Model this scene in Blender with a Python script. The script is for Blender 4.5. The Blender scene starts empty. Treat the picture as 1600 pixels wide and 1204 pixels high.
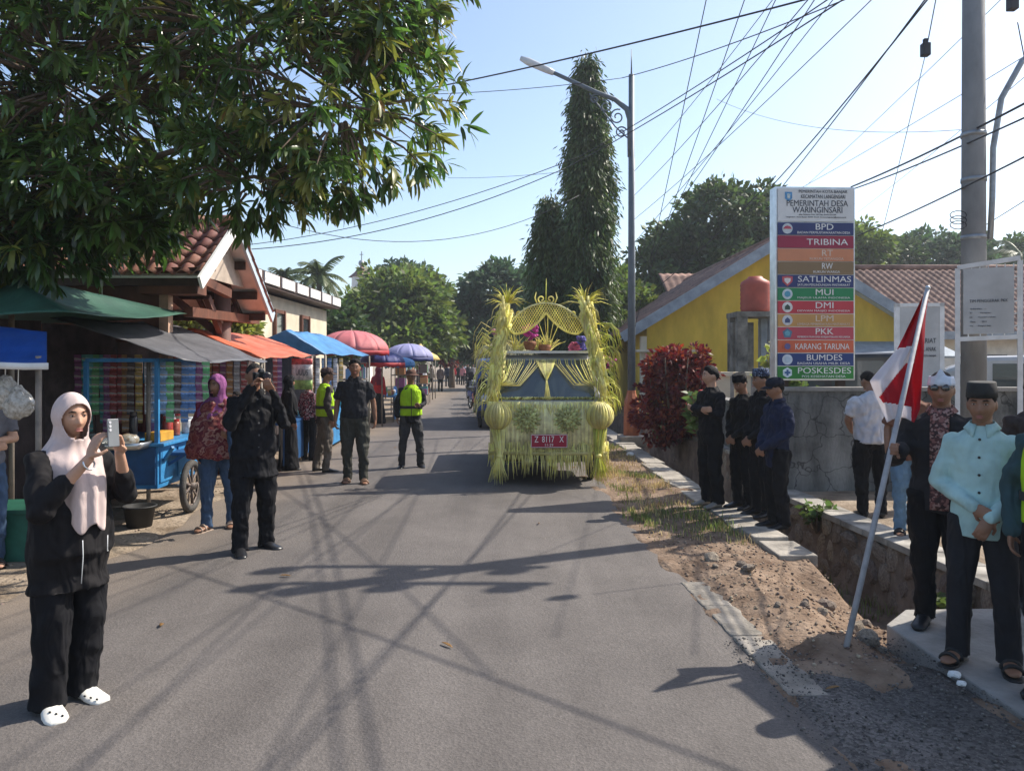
import bpy, math, random
import numpy as np
from mathutils import Vector, Matrix, Euler, noise as mnoise

# ------------------------------------------------------------------ camera, sky, sun
scene = bpy.context.scene
col = scene.collection
R = math.radians
F_PX, CAM_H, HORIZON = 1200.0, 1.70, 567.0
cam_data = bpy.data.cameras.new('camera')
cam_data.sensor_width = 36.0
cam_data.lens = 36.0 * F_PX / 1600.0
cam_data.shift_y = -(602.0 - HORIZON) / 1600.0
cam_data.clip_start = 0.05
cam_data.clip_end = 2000.0
cam = bpy.data.objects.new('camera', cam_data)
cam.location = (0, 0, CAM_H)
cam.rotation_euler = (R(90), 0, 0)
col.objects.link(cam)
scene.camera = cam

SUN_AZ, SUN_EL = 27.0, 45.0          # azimuth from +X towards +Y, elevation
to_sun = Vector((math.cos(R(SUN_EL)) * math.cos(R(SUN_AZ)), math.cos(R(SUN_EL)) * math.sin(R(SUN_AZ)), math.sin(R(SUN_EL))))
world = bpy.data.worlds.new('World')
scene.world = world
world.use_nodes = True
wn = world.node_tree.nodes
sky = wn.new('ShaderNodeTexSky')
sky.sky_type = 'NISHITA'
sky.sun_disc = False
sky.sun_elevation = R(SUN_EL)
sky.sun_rotation = R(90 - SUN_AZ)
sky.altitude = 50
sky.air_density = 1.0
sky.dust_density = 1.6
sky.ozone_density = 1.5
wn['Background'].inputs['Strength'].default_value = 0.15
world.node_tree.links.new(sky.outputs[0], wn['Background'].inputs['Color'])

sun_data = bpy.data.lights.new('sun', 'SUN')
sun_data.energy = 4.7
sun_data.angle = R(0.42)
sun_data.color = (1.0, 0.93, 0.82)
sun = bpy.data.objects.new('sun', sun_data)
sun.rotation_euler = to_sun.to_track_quat('Z', 'Y').to_euler()
sun.location = to_sun * 60
col.objects.link(sun)

scene.view_settings.view_transform = 'Standard'
scene.view_settings.look = 'None'
scene.view_settings.gamma = 1.0
scene.view_settings.exposure = 0.62
scene.render.engine = 'CYCLES'
scene.cycles.use_denoising = True
scene.cycles.max_bounces = 8
scene.cycles.transparent_max_bounces = 8

rng = random.Random(11)
nrg = np.random.default_rng(5)

# ------------------------------------------------------------------ helpers
def W(px, py, Y):
    """point of the place that lies at this depth on the sight line of a pixel (used for surveying)"""
    return Vector(((px - 800) * Y / F_PX, Y, CAM_H - (py - HORIZON) * Y / F_PX))

ROAD = -0.05                           # the road drifts to the left: dX/dY
def T(t, s, z=0.0):                    # lateral offset t from the road's line, distance s ahead
    return Vector((t + ROAD * s, s, z))

def tag(o, label=None, cat=None, group=None, kind=None):
    if label: o['label'] = label
    if cat: o['category'] = cat
    if group: o['group'] = group
    if kind: o['kind'] = kind
    return o

def empty(name, loc=(0, 0, 0), rz=0.0, sc=1.0):
    o = bpy.data.objects.new(name, None)
    o.location = loc
    o.rotation_euler = (0, 0, rz)
    o.scale = (sc, sc, sc)
    o.empty_display_size = 0.1
    col.objects.link(o)
    return o

def obj(name, me, parent=None, loc=None, rot=None, sc=None):
    o = bpy.data.objects.new(name, me)
    col.objects.link(o)
    if parent is not None: o.parent = parent
    if loc is not None: o.location = loc
    if rot is not None: o.rotation_euler = rot
    if sc is not None: o.scale = sc if hasattr(sc, '__len__') else (sc, sc, sc)
    return o

def copy_tree(o, parent=None):
    c = o.copy()
    col.objects.link(c)
    c.parent = parent
    for ch in list(o.children):
        copy_tree(ch, c)
    return c

def npmesh(name, V, Fc, mats, smooth=False):
    """V (n,3); Fc (m,k) with constant k"""
    me = bpy.data.meshes.new(name)
    V = np.asarray(V, dtype=np.float32); Fc = np.asarray(Fc, dtype=np.int32)
    me.vertices.add(len(V)); me.vertices.foreach_set('co', V.ravel())
    m, k = Fc.shape
    me.loops.add(m * k); me.loops.foreach_set('vertex_index', Fc.ravel())
    me.polygons.add(m)
    me.polygons.foreach_set('loop_start', np.arange(0, m * k, k, dtype=np.int32))
    if smooth: me.polygons.foreach_set('use_smooth', np.ones(m, dtype=bool))
    me.update(calc_edges=True); me.validate()
    for mt in (mats if isinstance(mats, (list, tuple)) else [mats]): me.materials.append(mt)
    return me

class MB:
    def __init__(self):
        self.v = []; self.f = []; self.m = []
    def add(self, vs, fs, mi=0):
        b = len(self.v)
        self.v.extend([tuple(x) for x in vs])
        self.f.extend([tuple(i + b for i in f) for f in fs])
        self.m.extend([mi] * len(fs))
        return self
    def box(self, c, s, rz=0.0, mi=0, M=None, taper=1.0):
        hx, hy, hz = s[0] / 2, s[1] / 2, s[2] / 2
        vs = [Vector((x * hx * (taper if z > 0 else 1), y * hy * (taper if z > 0 else 1), z * hz)) for z in (-1, 1) for y in (-1, 1) for x in (-1, 1)]
        Q = (M if M is not None else Matrix.Rotation(rz, 3, 'Z'))
        c = Vector(c)
        vs = [Q @ v + c for v in vs]
        return self.add(vs, [(0, 2, 3, 1), (4, 5, 7, 6), (0, 1, 5, 4), (2, 6, 7, 3), (0, 4, 6, 2), (1, 3, 7, 5)], mi)
    def bar(self, a, b, w, h=None, mi=0, up=(0, 0, 1)):
        a, b = Vector(a), Vector(b); h = h or w
        d = (b - a); L = d.length; d = d / L
        u = Vector(up)
        if abs(d.dot(u)) > .98: u = Vector((1, 0, 0))
        x = d.cross(u).normalized(); z = x.cross(d)
        M = Matrix((x, d, z)).transposed()
        return self.box((a + b) / 2, (w, L, h), M=M, mi=mi)
    def tube(self, pts, rad, n=8, mi=0, sq=None, cap=True, up=None):
        pts = [Vector(p) for p in pts]
        if not hasattr(rad, '__len__'): rad = [rad] * len(pts)
        N = len(pts); vs = []; fs = []
        prev = Vector(up) if up is not None else None
        for i, p in enumerate(pts):
            d = (pts[min(i + 1, N - 1)] - pts[max(i - 1, 0)])
            d = d.normalized() if d.length > 1e-9 else Vector((0, 0, 1))
            if prev is None:
                prev = Vector((0, 1, 0)) if abs(d.z) > .7 else Vector((0, 0, 1))
            x = prev - d * prev.dot(d)
            if x.length < 1e-5: x = d.orthogonal()
            x.normalize(); y = d.cross(x); prev = x
            r = rad[i]; k = sq if sq else 1.0
            for j in range(n):
                a = 2 * math.pi * j / n
                vs.append(p + x * (math.cos(a) * r) + y * (math.sin(a) * r * k))
        for i in range(N - 1):
            for j in range(n):
                j2 = (j + 1) % n
                fs.append((i * n + j, i * n + j2, (i + 1) * n + j2, (i + 1) * n + j))
        if cap:
            fs.append(tuple(range(n - 1, -1, -1))); fs.append(tuple((N - 1) * n + j for j in range(n)))
        return self.add(vs, fs, mi)
    def limb(self, pts, rad, n=12, mi=0):
        """tube with rounded ends"""
        pts = [Vector(p) for p in pts]; rad = list(rad)
        d0 = (pts[0] - pts[1]).normalized(); d1 = (pts[-1] - pts[-2]).normalized()
        P = []; Q = []
        for a in (80, 50, 25):
            P.append(pts[0] + d0 * rad[0] * math.sin(R(a))); Q.append(rad[0] * math.cos(R(a)))
        P += pts; Q += rad
        for a in (25, 50, 80):
            P.append(pts[-1] + d1 * rad[-1] * math.sin(R(a))); Q.append(rad[-1] * math.cos(R(a)))
        return self.tube(P, Q, n, mi)
    def rings(self, rs, n=24, mi=0, cap=True, p=2.0):
        """rs: (cx,cy,z,rx,ry[,tilt]) stacked super-ellipse rings"""
        vs = []; fs = []
        for q in rs:
            cx, cy, z, rx, ry = q[:5]
            for j in range(n):
                a = 2 * math.pi * j / n; c, s = math.cos(a), math.sin(a)
                e = 2.0 / p
                vs.append((cx + rx * math.copysign(abs(c) ** e, c), cy + ry * math.copysign(abs(s) ** e, s), z + (q[5] * math.sin(a) if len(q) > 5 else 0)))
        for i in range(len(rs) - 1):
            for j in range(n):
                j2 = (j + 1) % n
                fs.append((i * n + j, i * n + j2, (i + 1) * n + j2, (i + 1) * n + j))
        if cap:
            fs.append(tuple(range(n - 1, -1, -1))); fs.append(tuple((len(rs) - 1) * n + j for j in range(n)))
        return self.add(vs, fs, mi)
    def ell(self, c, r, M=None, nu=14, nv=9, mi=0):
        if not hasattr(r, '__len__'): r = (r, r, r)
        c = Vector(c); vs = []; fs = []
        vs.append(Vector((0, 0, r[2])))
        for i in range(1, nv):
            la = math.pi * i / nv
            for j in range(nu):
                lo = 2 * math.pi * j / nu
                vs.append(Vector((r[0] * math.sin(la) * math.cos(lo), r[1] * math.sin(la) * math.sin(lo), r[2] * math.cos(la))))
        vs.append(Vector((0, 0, -r[2])))
        for j in range(nu):
            fs.append((0, 1 + j, 1 + (j + 1) % nu))
            for i in range(nv - 2):
                a = 1 + i * nu
                fs.append((a + j, a + nu + j, a + nu + (j + 1) % nu, a + (j + 1) % nu))
            a = 1 + (nv - 2) * nu
            fs.append((a + j, len(vs) - 1, a + (j + 1) % nu))
        if M is not None: vs = [M @ v for v in vs]
        return self.add([v + c for v in vs], fs, mi)
    def sheet(self, fn, nu, nv, mi=0, closed=False):
        vs = [fn(i / nu, j / nv) for i in range(nu + 1) for j in range(nv + 1)]
        fs = [(i * (nv + 1) + j, (i + 1) * (nv + 1) + j, (i + 1) * (nv + 1) + j + 1, i * (nv + 1) + j + 1) for i in range(nu) for j in range(nv)]
        return self.add(vs, fs, mi)
    def prism(self, pts, a, b, mi=0):
        """polygon (list of 3-vectors) extruded by vector b-a"""
        d = Vector(b) - Vector(a); n = len(pts)
        vs = [Vector(p) for p in pts] + [Vector(p) + d for p in pts]
        fs = [tuple(range(n - 1, -1, -1)), tuple(range(n, 2 * n))] + [(i, (i + 1) % n, (i + 1) % n + n, i + n) for i in range(n)]
        return self.add(vs, fs, mi)
    def mesh(self, name, mats, smooth=False):
        used = sorted({i for f in self.f for i in f})
        if len(used) < len(self.v):
            mp = {o: n for n, o in enumerate(used)}
            self.v = [self.v[i] for i in used]; self.f = [tuple(mp[i] for i in f) for f in self.f]
        me = bpy.data.meshes.new(name)
        me.from_pydata(self.v, [], self.f)
        for mt in (mats if isinstance(mats, (list, tuple)) else [mats]): me.materials.append(mt)
        if any(self.m): me.polygons.foreach_set('material_index', self.m)
        if smooth: me.polygons.foreach_set('use_smooth', [True] * len(self.f))
        me.update()
        return me
    def build(self, name, mats, parent=None, smooth=False, loc=None, rot=None, bevel=0.0):
        o = obj(name, self.mesh(name, mats, smooth), parent, loc, rot)
        if bevel:
            b = o.modifiers.new('bevel', 'BEVEL'); b.width = bevel; b.segments = 2; b.limit_method = 'ANGLE'
        return o

def solid(o, t, off=0.0):
    m = o.modifiers.new('thickness', 'SOLIDIFY'); m.thickness = t; m.offset = off
    return o

# ------------------------------------------------------------------ materials
_mats = {}
def pm(name, c, rough=.75, var=.22, sc=6.0, bump=.15, bsc=40.0, metal=0.0, c2=None, trans=0.0, rnd=0.0, spec=.4, isl=0.0, coat=0.0, contrast=.3, bdist=.01, stretch=None):
    if name in _mats: return _mats[name]
    m = bpy.data.materials.new(name); m.use_nodes = True
    nt = m.node_tree; N = nt.nodes; L = nt.links
    bs = N['Principled BSDF']; out = N['Material Output']
    bs.inputs['Roughness'].default_value = rough
    bs.inputs['Metallic'].default_value = metal
    bs.inputs['Specular IOR Level'].default_value = spec
    bs.inputs['Coat Weight'].default_value = coat
    tc = N.new('ShaderNodeTexCoord'); src = tc.outputs['Object']
    if stretch:
        mp = N.new('ShaderNodeMapping'); mp.inputs['Scale'].default_value = stretch
        L.new(src, mp.inputs[0]); src = mp.outputs[0]
    nz = N.new('ShaderNodeTexNoise'); nz.inputs['Scale'].default_value = sc; nz.inputs['Detail'].default_value = 7; nz.inputs['Roughness'].default_value = .62
    L.new(src, nz.inputs['Vector'])
    mr = N.new('ShaderNodeMapRange'); mr.inputs[1].default_value = .5 - contrast / 2; mr.inputs[2].default_value = .5 + contrast / 2
    L.new(nz.outputs['Fac'], mr.inputs[0])
    mx = N.new('ShaderNodeMix'); mx.data_type = 'RGBA'
    ca = [max(0, x * (1 - var)) for x in c]; cb = list(c2) if c2 else [min(1, x * (1 + var)) for x in c]
    mx.inputs[6].default_value = (*ca, 1); mx.inputs[7].default_value = (*cb, 1)
    L.new(mr.outputs[0], mx.inputs[0]); cout = mx.outputs[2]
    if rnd or isl:
        hs = N.new('ShaderNodeHueSaturation'); L.new(cout, hs.inputs['Color'])
        if isl:
            ge = N.new('ShaderNodeNewGeometry'); rs = ge.outputs['Random Per Island']; amt = isl
        else:
            oi = N.new('ShaderNodeObjectInfo'); rs = oi.outputs['Random']; amt = rnd
        r1 = N.new('ShaderNodeMapRange'); r1.inputs[3].default_value = 1 - amt; r1.inputs[4].default_value = 1 + amt
        L.new(rs, r1.inputs[0]); L.new(r1.outputs[0], hs.inputs['Value'])
        r2 = N.new('ShaderNodeMapRange'); r2.inputs[3].default_value = .5 - amt * .06; r2.inputs[4].default_value = .5 + amt * .035
        L.new(rs, r2.inputs[0]); L.new(r2.outputs[0], hs.inputs['Hue'])
        cout = hs.outputs[0]
    L.new(cout, bs.inputs['Base Color'])
    if bump:
        n2 = N.new('ShaderNodeTexNoise'); n2.inputs['Scale'].default_value = bsc; n2.inputs['Detail'].default_value = 5
        L.new(src, n2.inputs['Vector'])
        bp = N.new('ShaderNodeBump'); bp.inputs['Strength'].default_value = bump; bp.inputs['Distance'].default_value = bdist
        L.new(n2.outputs['Fac'], bp.inputs['Height']); L.new(bp.outputs[0], bs.inputs['Normal'])
    if trans:
        tr = N.new('ShaderNodeBsdfTranslucent')
        hs2 = N.new('ShaderNodeHueSaturation'); hs2.inputs['Value'].default_value = 1.5; hs2.inputs['Saturation'].default_value = 1.1
        L.new(cout, hs2.inputs['Color']); L.new(hs2.outputs[0], tr.inputs['Color'])
        ms = N.new('ShaderNodeMixShader'); ms.inputs[0].default_value = trans
        L.new(bs.outputs[0], ms.inputs[1]); L.new(tr.outputs[0], ms.inputs[2]); L.new(ms.outputs[0], out.inputs['Surface'])
    _mats[name] = m
    return m

def cloth(name, c, rough=.85, var=.14, trans=0.0, bump=.25, folds=.62, **k):
    m = pm('cloth_' + name, c, rough, var, k.pop('sc', 5), bump, k.pop('bsc', 160), trans=trans, spec=.2, bdist=.002, **k)
    nt = m.node_tree; N = nt.nodes; L = nt.links
    fine = [n for n in N if n.type == 'BUMP'][0]
    tc = [n for n in N if n.type == 'TEX_COORD'][0]
    prev = None                                    # soft hanging folds, then sharper diagonal creases
    for scv, rot, det, dist, st, disto in (((1.0, 1.0, .34), (0, 0, 0), 1, .085, folds, .9), ((1.1, 1.1, .5), (.7, .5, .3), 1.5, .06, folds, 1.5)):
        mp = N.new('ShaderNodeMapping'); mp.inputs['Scale'].default_value = scv; mp.inputs['Rotation'].default_value = rot
        L.new(tc.outputs['Object'], mp.inputs[0])
        nz = N.new('ShaderNodeTexNoise'); nz.inputs['Scale'].default_value = 6.5; nz.inputs['Detail'].default_value = det; nz.inputs['Distortion'].default_value = disto
        L.new(mp.outputs[0], nz.inputs['Vector'])
        bp = N.new('ShaderNodeBump'); bp.inputs['Strength'].default_value = st; bp.inputs['Distance'].default_value = dist
        L.new(nz.outputs['Fac'], bp.inputs['Height'])
        if prev: L.new(prev.outputs[0], bp.inputs['Normal'])
        prev = bp
    L.new(prev.outputs[0], fine.inputs['Normal'])
    return m

def glass(name, c, rough=.05):
    if name in _mats: return _mats[name]
    m = bpy.data.materials.new(name); m.use_nodes = True
    b = m.node_tree.nodes['Principled BSDF']
    b.inputs['Base Color'].default_value = (*c, 1); b.inputs['Roughness'].default_value = rough
    b.inputs['Specular IOR Level'].default_value = .8; b.inputs['Coat Weight'].default_value = .6; b.inputs['Coat Roughness'].default_value = .03
    _mats[name] = m
    return m

def pattern(name, cols, kind='voronoi', sc=40.0, rough=.8, stretch=None):
    """printed cloth: hard-edged colour cells"""
    if name in _mats: return _mats[name]
    m = bpy.data.materials.new(name); m.use_nodes = True
    N = m.node_tree.nodes; L = m.node_tree.links; bs = N['Principled BSDF']
    bs.inputs['Roughness'].default_value = rough; bs.inputs['Specular IOR Level'].default_value = .2
    tc = N.new('ShaderNodeTexCoord'); src = tc.outputs['Object']
    if stretch:
        mp = N.new('ShaderNodeMapping'); mp.inputs['Scale'].default_value = stretch
        L.new(src, mp.inputs[0]); src = mp.outputs[0]
    if kind == 'voronoi':
        t = N.new('ShaderNodeTexVoronoi'); t.inputs['Scale'].default_value = sc; o = t.outputs['Color']
        sp = N.new('ShaderNodeSeparateColor'); L.new(o, sp.inputs[0]); fac = sp.outputs[0]
    elif kind == 'noise':
        t = N.new('ShaderNodeTexNoise'); t.inputs['Scale'].default_value = sc; t.inputs['Detail'].default_value = 3; fac = t.outputs['Fac']
    else:
        t = N.new('ShaderNodeTexWave'); t.inputs['Scale'].default_value = sc; t.inputs['Distortion'].default_value = 1.0; fac = t.outputs['Fac']
    L.new(src, t.inputs['Vector'])
    cr = N.new('ShaderNodeValToRGB'); cr.color_ramp.interpolation = 'CONSTANT'
    e = cr.color_ramp.elements
    lo, hi = (.3, .7) if kind == 'noise' else (0, 1)
    while len(e) < len(cols): e.new(.5)
    for i, c in enumerate(cols):
        e[i].position = lo + (hi - lo) * i / len(cols); e[i].color = (*c, 1)
    L.new(fac, cr.inputs[0]); L.new(cr.outputs[0], bs.inputs['Base Color'])
    _mats[name] = m
    return m

def text_mesh(s, size, mat, extrude=.002, bold=0.0, align='CENTER'):
    cu = bpy.data.curves.new('lettering', 'FONT')
    cu.body = s; cu.size = size; cu.align_x = align; cu.align_y = 'CENTER'; cu.extrude = extrude; cu.offset = bold
    cu.resolution_u = 3
    o = bpy.data.objects.new('lettering', cu); col.objects.link(o)
    dg = bpy.context.evaluated_depsgraph_get()
    me = bpy.data.meshes.new_from_object(o.evaluated_get(dg))
    bpy.data.objects.remove(o); bpy.data.curves.remove(cu)
    me.materials.clear(); me.materials.append(mat)
    return me

def fit_text(me, w, h):
    """scale a lettering mesh to this width and height"""
    n = len(me.vertices)
    if n == 0: return me
    co = np.empty(n * 3, dtype=np.float32); me.vertices.foreach_get('co', co); co = co.reshape(-1, 3)
    lo, hi = co.min(0), co.max(0)
    co[:, 0] = (co[:, 0] - (lo[0] + hi[0]) / 2) * (w / max(hi[0] - lo[0], 1e-6))
    co[:, 1] = (co[:, 1] - (lo[1] + hi[1]) / 2) * (h / max(hi[1] - lo[1], 1e-6))
    me.vertices.foreach_set('co', co.ravel()); me.update()
    return me
# ------------------------------------------------------------------ lettering first (cheap while the scene is empty)
M_white_print = pm('white_print', (.80, .80, .78), .5, .05, bump=0)
M_dark_print = pm('dark_print', (.04, .05, .07), .6, .05, bump=0)
M_pale_print = pm('faded_print', (.72, .60, .50), .5, .05, bump=0)
TEXT = {}
def prep(key, s, mat, w, h, bold=0.0008):
    TEXT[key] = fit_text(text_mesh(s, .1, mat, .0015, 0.0), w, h)
SIGN_ROWS = [('BPD', 'BADAN PERMUSYAWARATAN DESA', (.035, .05, .16), 1, 0), ('TRIBINA', '', (.33, .03, .07), 0, 0), ('RT', 'RUKUN TETANGGA', (.62, .25, .13), 0, 1),
             ('RW', 'RUKUN WARGA', (.25, .17, .09), 0, 0), ('SATLINMAS', 'SATUAN PERLINDUNGAN MASYARAKAT', (.03, .05, .17), 2, 0), ('MUI', 'MAJELIS ULAMA INDONESIA', (.02, .23, .09), 3, 0),
             ('DMI', 'DEWAN MASJID INDONESIA', (.52, .05, .07), 4, 0), ('LPM', 'LEMBAGA PEMBERDAYAAN MASYARAKAT', (.55, .30, .10), 5, 1), ('PKK', 'PEMBERDAYAAN DAN KESEJAHTERAAN KELUARGA', (.50, .07, .10), 6, 0),
             ('KARANG TARUNA', '', (.62, .13, .06), 7, 0), ('BUMDES', 'BADAN USAHA MILIK DESA', (.02, .05, .19), 8, 0), ('POSKESDES', 'POS KESEHATAN DESA', (.03, .23, .04), 9, 0)]
for i, (a, b, c, e, fd) in enumerate(SIGN_ROWS):
    mt = M_pale_print if fd else M_white_print
    prep('big%d' % i, a, mt, min(.115 * len(a) * .72, .76) if len(a) > 2 else .15, .082, .0011)
    if b: prep('sub%d' % i, b, mt, min(.034 * len(b), .74), .032, .0003)
for i, (s, w, h) in enumerate([('PEMERINTAH KOTA BANJAR', .68, .052), ('KECAMATAN LANGENSARI', .62, .052), ('PEMERINTAH DESA', .86, .082), ('WARINGINSARI', .70, .082), ('Jalan Pahlawan 2 No. 105 Telp. (0265) 2731280', .52, .022), ('Langensari - Kota Banjar 46344  Email: desawaringinsari@yahoo.co.id', .84, .022)]):
    prep('head%d' % i, s, M_dark_print, w, h, .0008 if i < 4 else .0)
prep('plate', 'Z  8117   X', M_white_print, .40, .085, .0); prep('plate2', '11-29', M_white_print, .11, .035, .0)
prep('banner', 'UUUS', M_dark_print, .30, .15, .002)
prep('board0', 'TIM PENGGERAK PKK', M_dark_print, .38, .035, .001)
for i, s in enumerate(['Kelurahan : ---', 'RT          : Waringinsari', 'RW         : Kecamatan Langensari', 'Desa       : 2019', 'Kota        : Waringinsari Banjar']):
    prep('board%d' % (i + 1), s, M_dark_print, .16 + .05 * (i % 3), .018, .001)
prep('boardB0', 'SEKRETARIAT', M_dark_print, .44, .07, .002); prep('boardB1', 'DESA LAYAK ANAK', M_dark_print, .44, .06, .002); prep('boardB2', 'DESA WARINGINSARI KOTA BANJAR', M_dark_print, .44, .035, .001)

# ------------------------------------------------------------------ ground
def fbm(x, y, z=0.0, o=4):
    return mnoise.fractal(Vector((x, y, z)), 1.0, 2.0, o)
def sstep(a, b, x):
    k = min(1, max(0, (x - a) / (b - a))); return k * k * (3 - 2 * k)

DRAIN0, DRAIN1 = 3.02, 3.95
def ground_z(t, s):
    n = fbm(t * 1.3, s * 1.3) * .022 + fbm(t * 6, s * 6, 3) * .008
    if t < 1.55:
        return -.03 + (n * (1 if t < -3.2 else .15)) + (.035 if t < -3.3 else 0) + (.02 * min(1, max(0, (-3.4 - t) / 2)))
    if s > 60: return -.02
    z = .0 + n * 1.6
    dirt = sstep(3.7, 4.6, s) * (1 - sstep(5.8, 6.9, s) * .92) * (1 - sstep(7.2, 8.2, s))
    z += dirt * (.05 * sstep(1.75, 2.1, t) - .30 * sstep(2.15, 2.95, t) + fbm(t * 4, s * 4, 7) * .04 + fbm(t * 11, s * 11, 9) * .014)
    d = sstep(DRAIN0 - .05, DRAIN0 + .04, t) * (1 - sstep(DRAIN1 - .02, DRAIN1 + .04, t))
    deep = -.26 - .42 * sstep(5.3, 7.0, s) + fbm(t * 5, s * 5, 5) * .05
    if s > 4.6: z = z * (1 - d) + deep * d
    if t > DRAIN1 + .02: z = .0 + n + (.28 * sstep(10.6, 11.2, s))
    return z

ts = [-320, -120, -60, -30, -18, -12, -9, -7.5] + list(np.arange(-6.6, -3.0, .3)) + [-3.0, -2, -1, 0, 1, 1.4] + list(np.arange(1.5, 4.16, .045)) + [4.3, 4.6, 5, 5.6, 6.4, 7.5, 9, 12, 18, 30, 60, 120, 320]
ss = [-60, -20, -6, 0, 1.5] + list(np.arange(2.2, 9.0, .075)) + list(np.arange(9.0, 16, .25)) + list(np.arange(16, 40, 1.5)) + [45, 52, 60, 62, 80, 110, 160, 260, 420, 800]
gv = [T(t, s, ground_z(t, s)) for s in ss for t in ts]
nt_ = len(ts)
gf = [(i * nt_ + j, i * nt_ + j + 1, (i + 1) * nt_ + j + 1, (i + 1) * nt_ + j) for i in range(len(ss) - 1) for j in range(nt_ - 1)]
M_red = pm('red_earth', (.17, .105, .068), .95, .4, 3.0, .9, 22, c2=(.30, .22, .16), contrast=.4, bdist=.03, spec=.15)
M_dirt = pm('earth', (.24, .18, .125), .95, .4, 2.2, .9, 22, c2=(.36, .29, .22), contrast=.35, bdist=.03, spec=.15)
gm = npmesh('ground', gv, gf, [M_dirt, M_red], True)
gm.polygons.foreach_set('material_index', [1 if ts[j] > 1.2 and ss[i] < 30 and ts[j] < 4 else 0 for i in range(len(ss) - 1) for j in range(nt_ - 1)])
tag(obj('ground', gm), kind='structure')

def asphalt(name, base, dark, spk):
    m = bpy.data.materials.new(name); m.use_nodes = True
    N = m.node_tree.nodes; L = m.node_tree.links; bs = N['Principled BSDF']
    bs.inputs['Roughness'].default_value = .8; bs.inputs['Specular IOR Level'].default_value = .35
    tc = N.new('ShaderNodeTexCoord')
    mp = N.new('ShaderNodeMapping'); mp.inputs['Scale'].default_value = (1.6, .10, 1); mp.inputs['Rotation'].default_value = (0, 0, R(-2.9))
    L.new(tc.outputs['Object'], mp.inputs[0])
    n1 = N.new('ShaderNodeTexNoise'); n1.inputs['Scale'].default_value = 1.3; n1.inputs['Detail'].default_value = 6; L.new(mp.outputs[0], n1.inputs['Vector'])
    n3 = N.new('ShaderNodeTexNoise'); n3.inputs['Scale'].default_value = .9; n3.inputs['Detail'].default_value = 8; n3.inputs['Roughness'].default_value = .65; L.new(tc.outputs['Object'], n3.inputs['Vector'])
    ad = N.new('ShaderNodeMath'); ad.operation = 'ADD'; L.new(n1.outputs['Fac'], ad.inputs[0]); L.new(n3.outputs['Fac'], ad.inputs[1])
    mr = N.new('ShaderNodeMapRange'); mr.inputs[1].default_value = .78; mr.inputs[2].default_value = 1.2; L.new(ad.outputs[0], mr.inputs[0])
    mx = N.new('ShaderNodeMix'); mx.data_type = 'RGBA'; mx.inputs[6].default_value = (*dark, 1); mx.inputs[7].default_value = (*base, 1); L.new(mr.outputs[0], mx.inputs[0])
    vo = N.new('ShaderNodeTexVoronoi'); vo.inputs['Scale'].default_value = 70; L.new(tc.outputs['Object'], vo.inputs['Vector'])
    sp = N.new('ShaderNodeSeparateColor'); L.new(vo.outputs['Color'], sp.inputs[0])
    m2 = N.new('ShaderNodeMapRange'); m2.inputs[3].default_value = 1 - spk; m2.inputs[4].default_value = 1 + spk; L.new(sp.outputs[0], m2.inputs[0])
    n4 = N.new('ShaderNodeTexNoise'); n4.inputs['Scale'].default_value = 260; n4.inputs['Detail'].default_value = 3; L.new(tc.outputs['Object'], n4.inputs['Vector'])
    m3 = N.new('ShaderNodeMapRange'); m3.inputs[1].default_value = .3; m3.inputs[2].default_value = .7; m3.inputs[3].default_value = .70; m3.inputs[4].default_value = 1.22; L.new(n4.outputs['Fac'], m3.inputs[0])
    mu = N.new('ShaderNodeMath'); mu.operation = 'MULTIPLY'; L.new(m2.outputs[0], mu.inputs[0]); L.new(m3.outputs[0], mu.inputs[1])
    hs = N.new('ShaderNodeHueSaturation'); L.new(mx.outputs[2], hs.inputs['Color']); L.new(mu.outputs[0], hs.inputs['Value']); 
    if name == 'asphalt':                              # dust blown on from the shoulder along the left edge, older worn patches
        sx = N.new('ShaderNodeSeparateXYZ'); L.new(tc.outputs['Object'], sx.inputs[0])
        dm = N.new('ShaderNodeMapRange'); dm.inputs[1].default_value = -2.3; dm.inputs[2].default_value = -3.9; L.new(sx.outputs['X'], dm.inputs[0])
        dn = N.new('ShaderNodeMath'); dn.operation = 'MULTIPLY'; L.new(dm.outputs[0], dn.inputs[0]); L.new(n3.outputs['Fac'], dn.inputs[1])
        d2 = N.new('ShaderNodeMapRange'); d2.inputs[1].default_value = .08; d2.inputs[2].default_value = .5; d2.inputs[4].default_value = .75; L.new(dn.outputs[0], d2.inputs[0])
        dx = N.new('ShaderNodeMix'); dx.data_type = 'RGBA'; dx.inputs[7].default_value = (.24, .185, .135, 1); L.new(d2.outputs[0], dx.inputs[0]); L.new(hs.outputs[0], dx.inputs[6]); L.new(dx.outputs[2], bs.inputs['Base Color'])
    else: L.new(hs.outputs[0], bs.inputs['Base Color'])
    bp = N.new('ShaderNodeBump'); bp.inputs['Strength'].default_value = .5; bp.inputs['Distance'].default_value = .006
    m4 = N.new('ShaderNodeMath'); m4.operation = 'ADD'; L.new(vo.outputs['Distance'], m4.inputs[0]); L.new(n4.outputs['Fac'], m4.inputs[1])
    L.new(m4.outputs[0], bp.inputs['Height']); L.new(bp.outputs[0], bs.inputs['Normal'])
    return m
M_asphalt = asphalt('asphalt', (.142, .126, .116), (.092, .081, .075), .12)
M_asph2 = asphalt('loose_asphalt', (.13, .118, .11), (.06, .055, .052), .5)
rs_ = list(np.arange(-8, 20, .25)) + list(np.arange(20, 130, 3))
rv = []; rt = [0, .02, .3, .5, .7, .98, 1]
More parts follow.
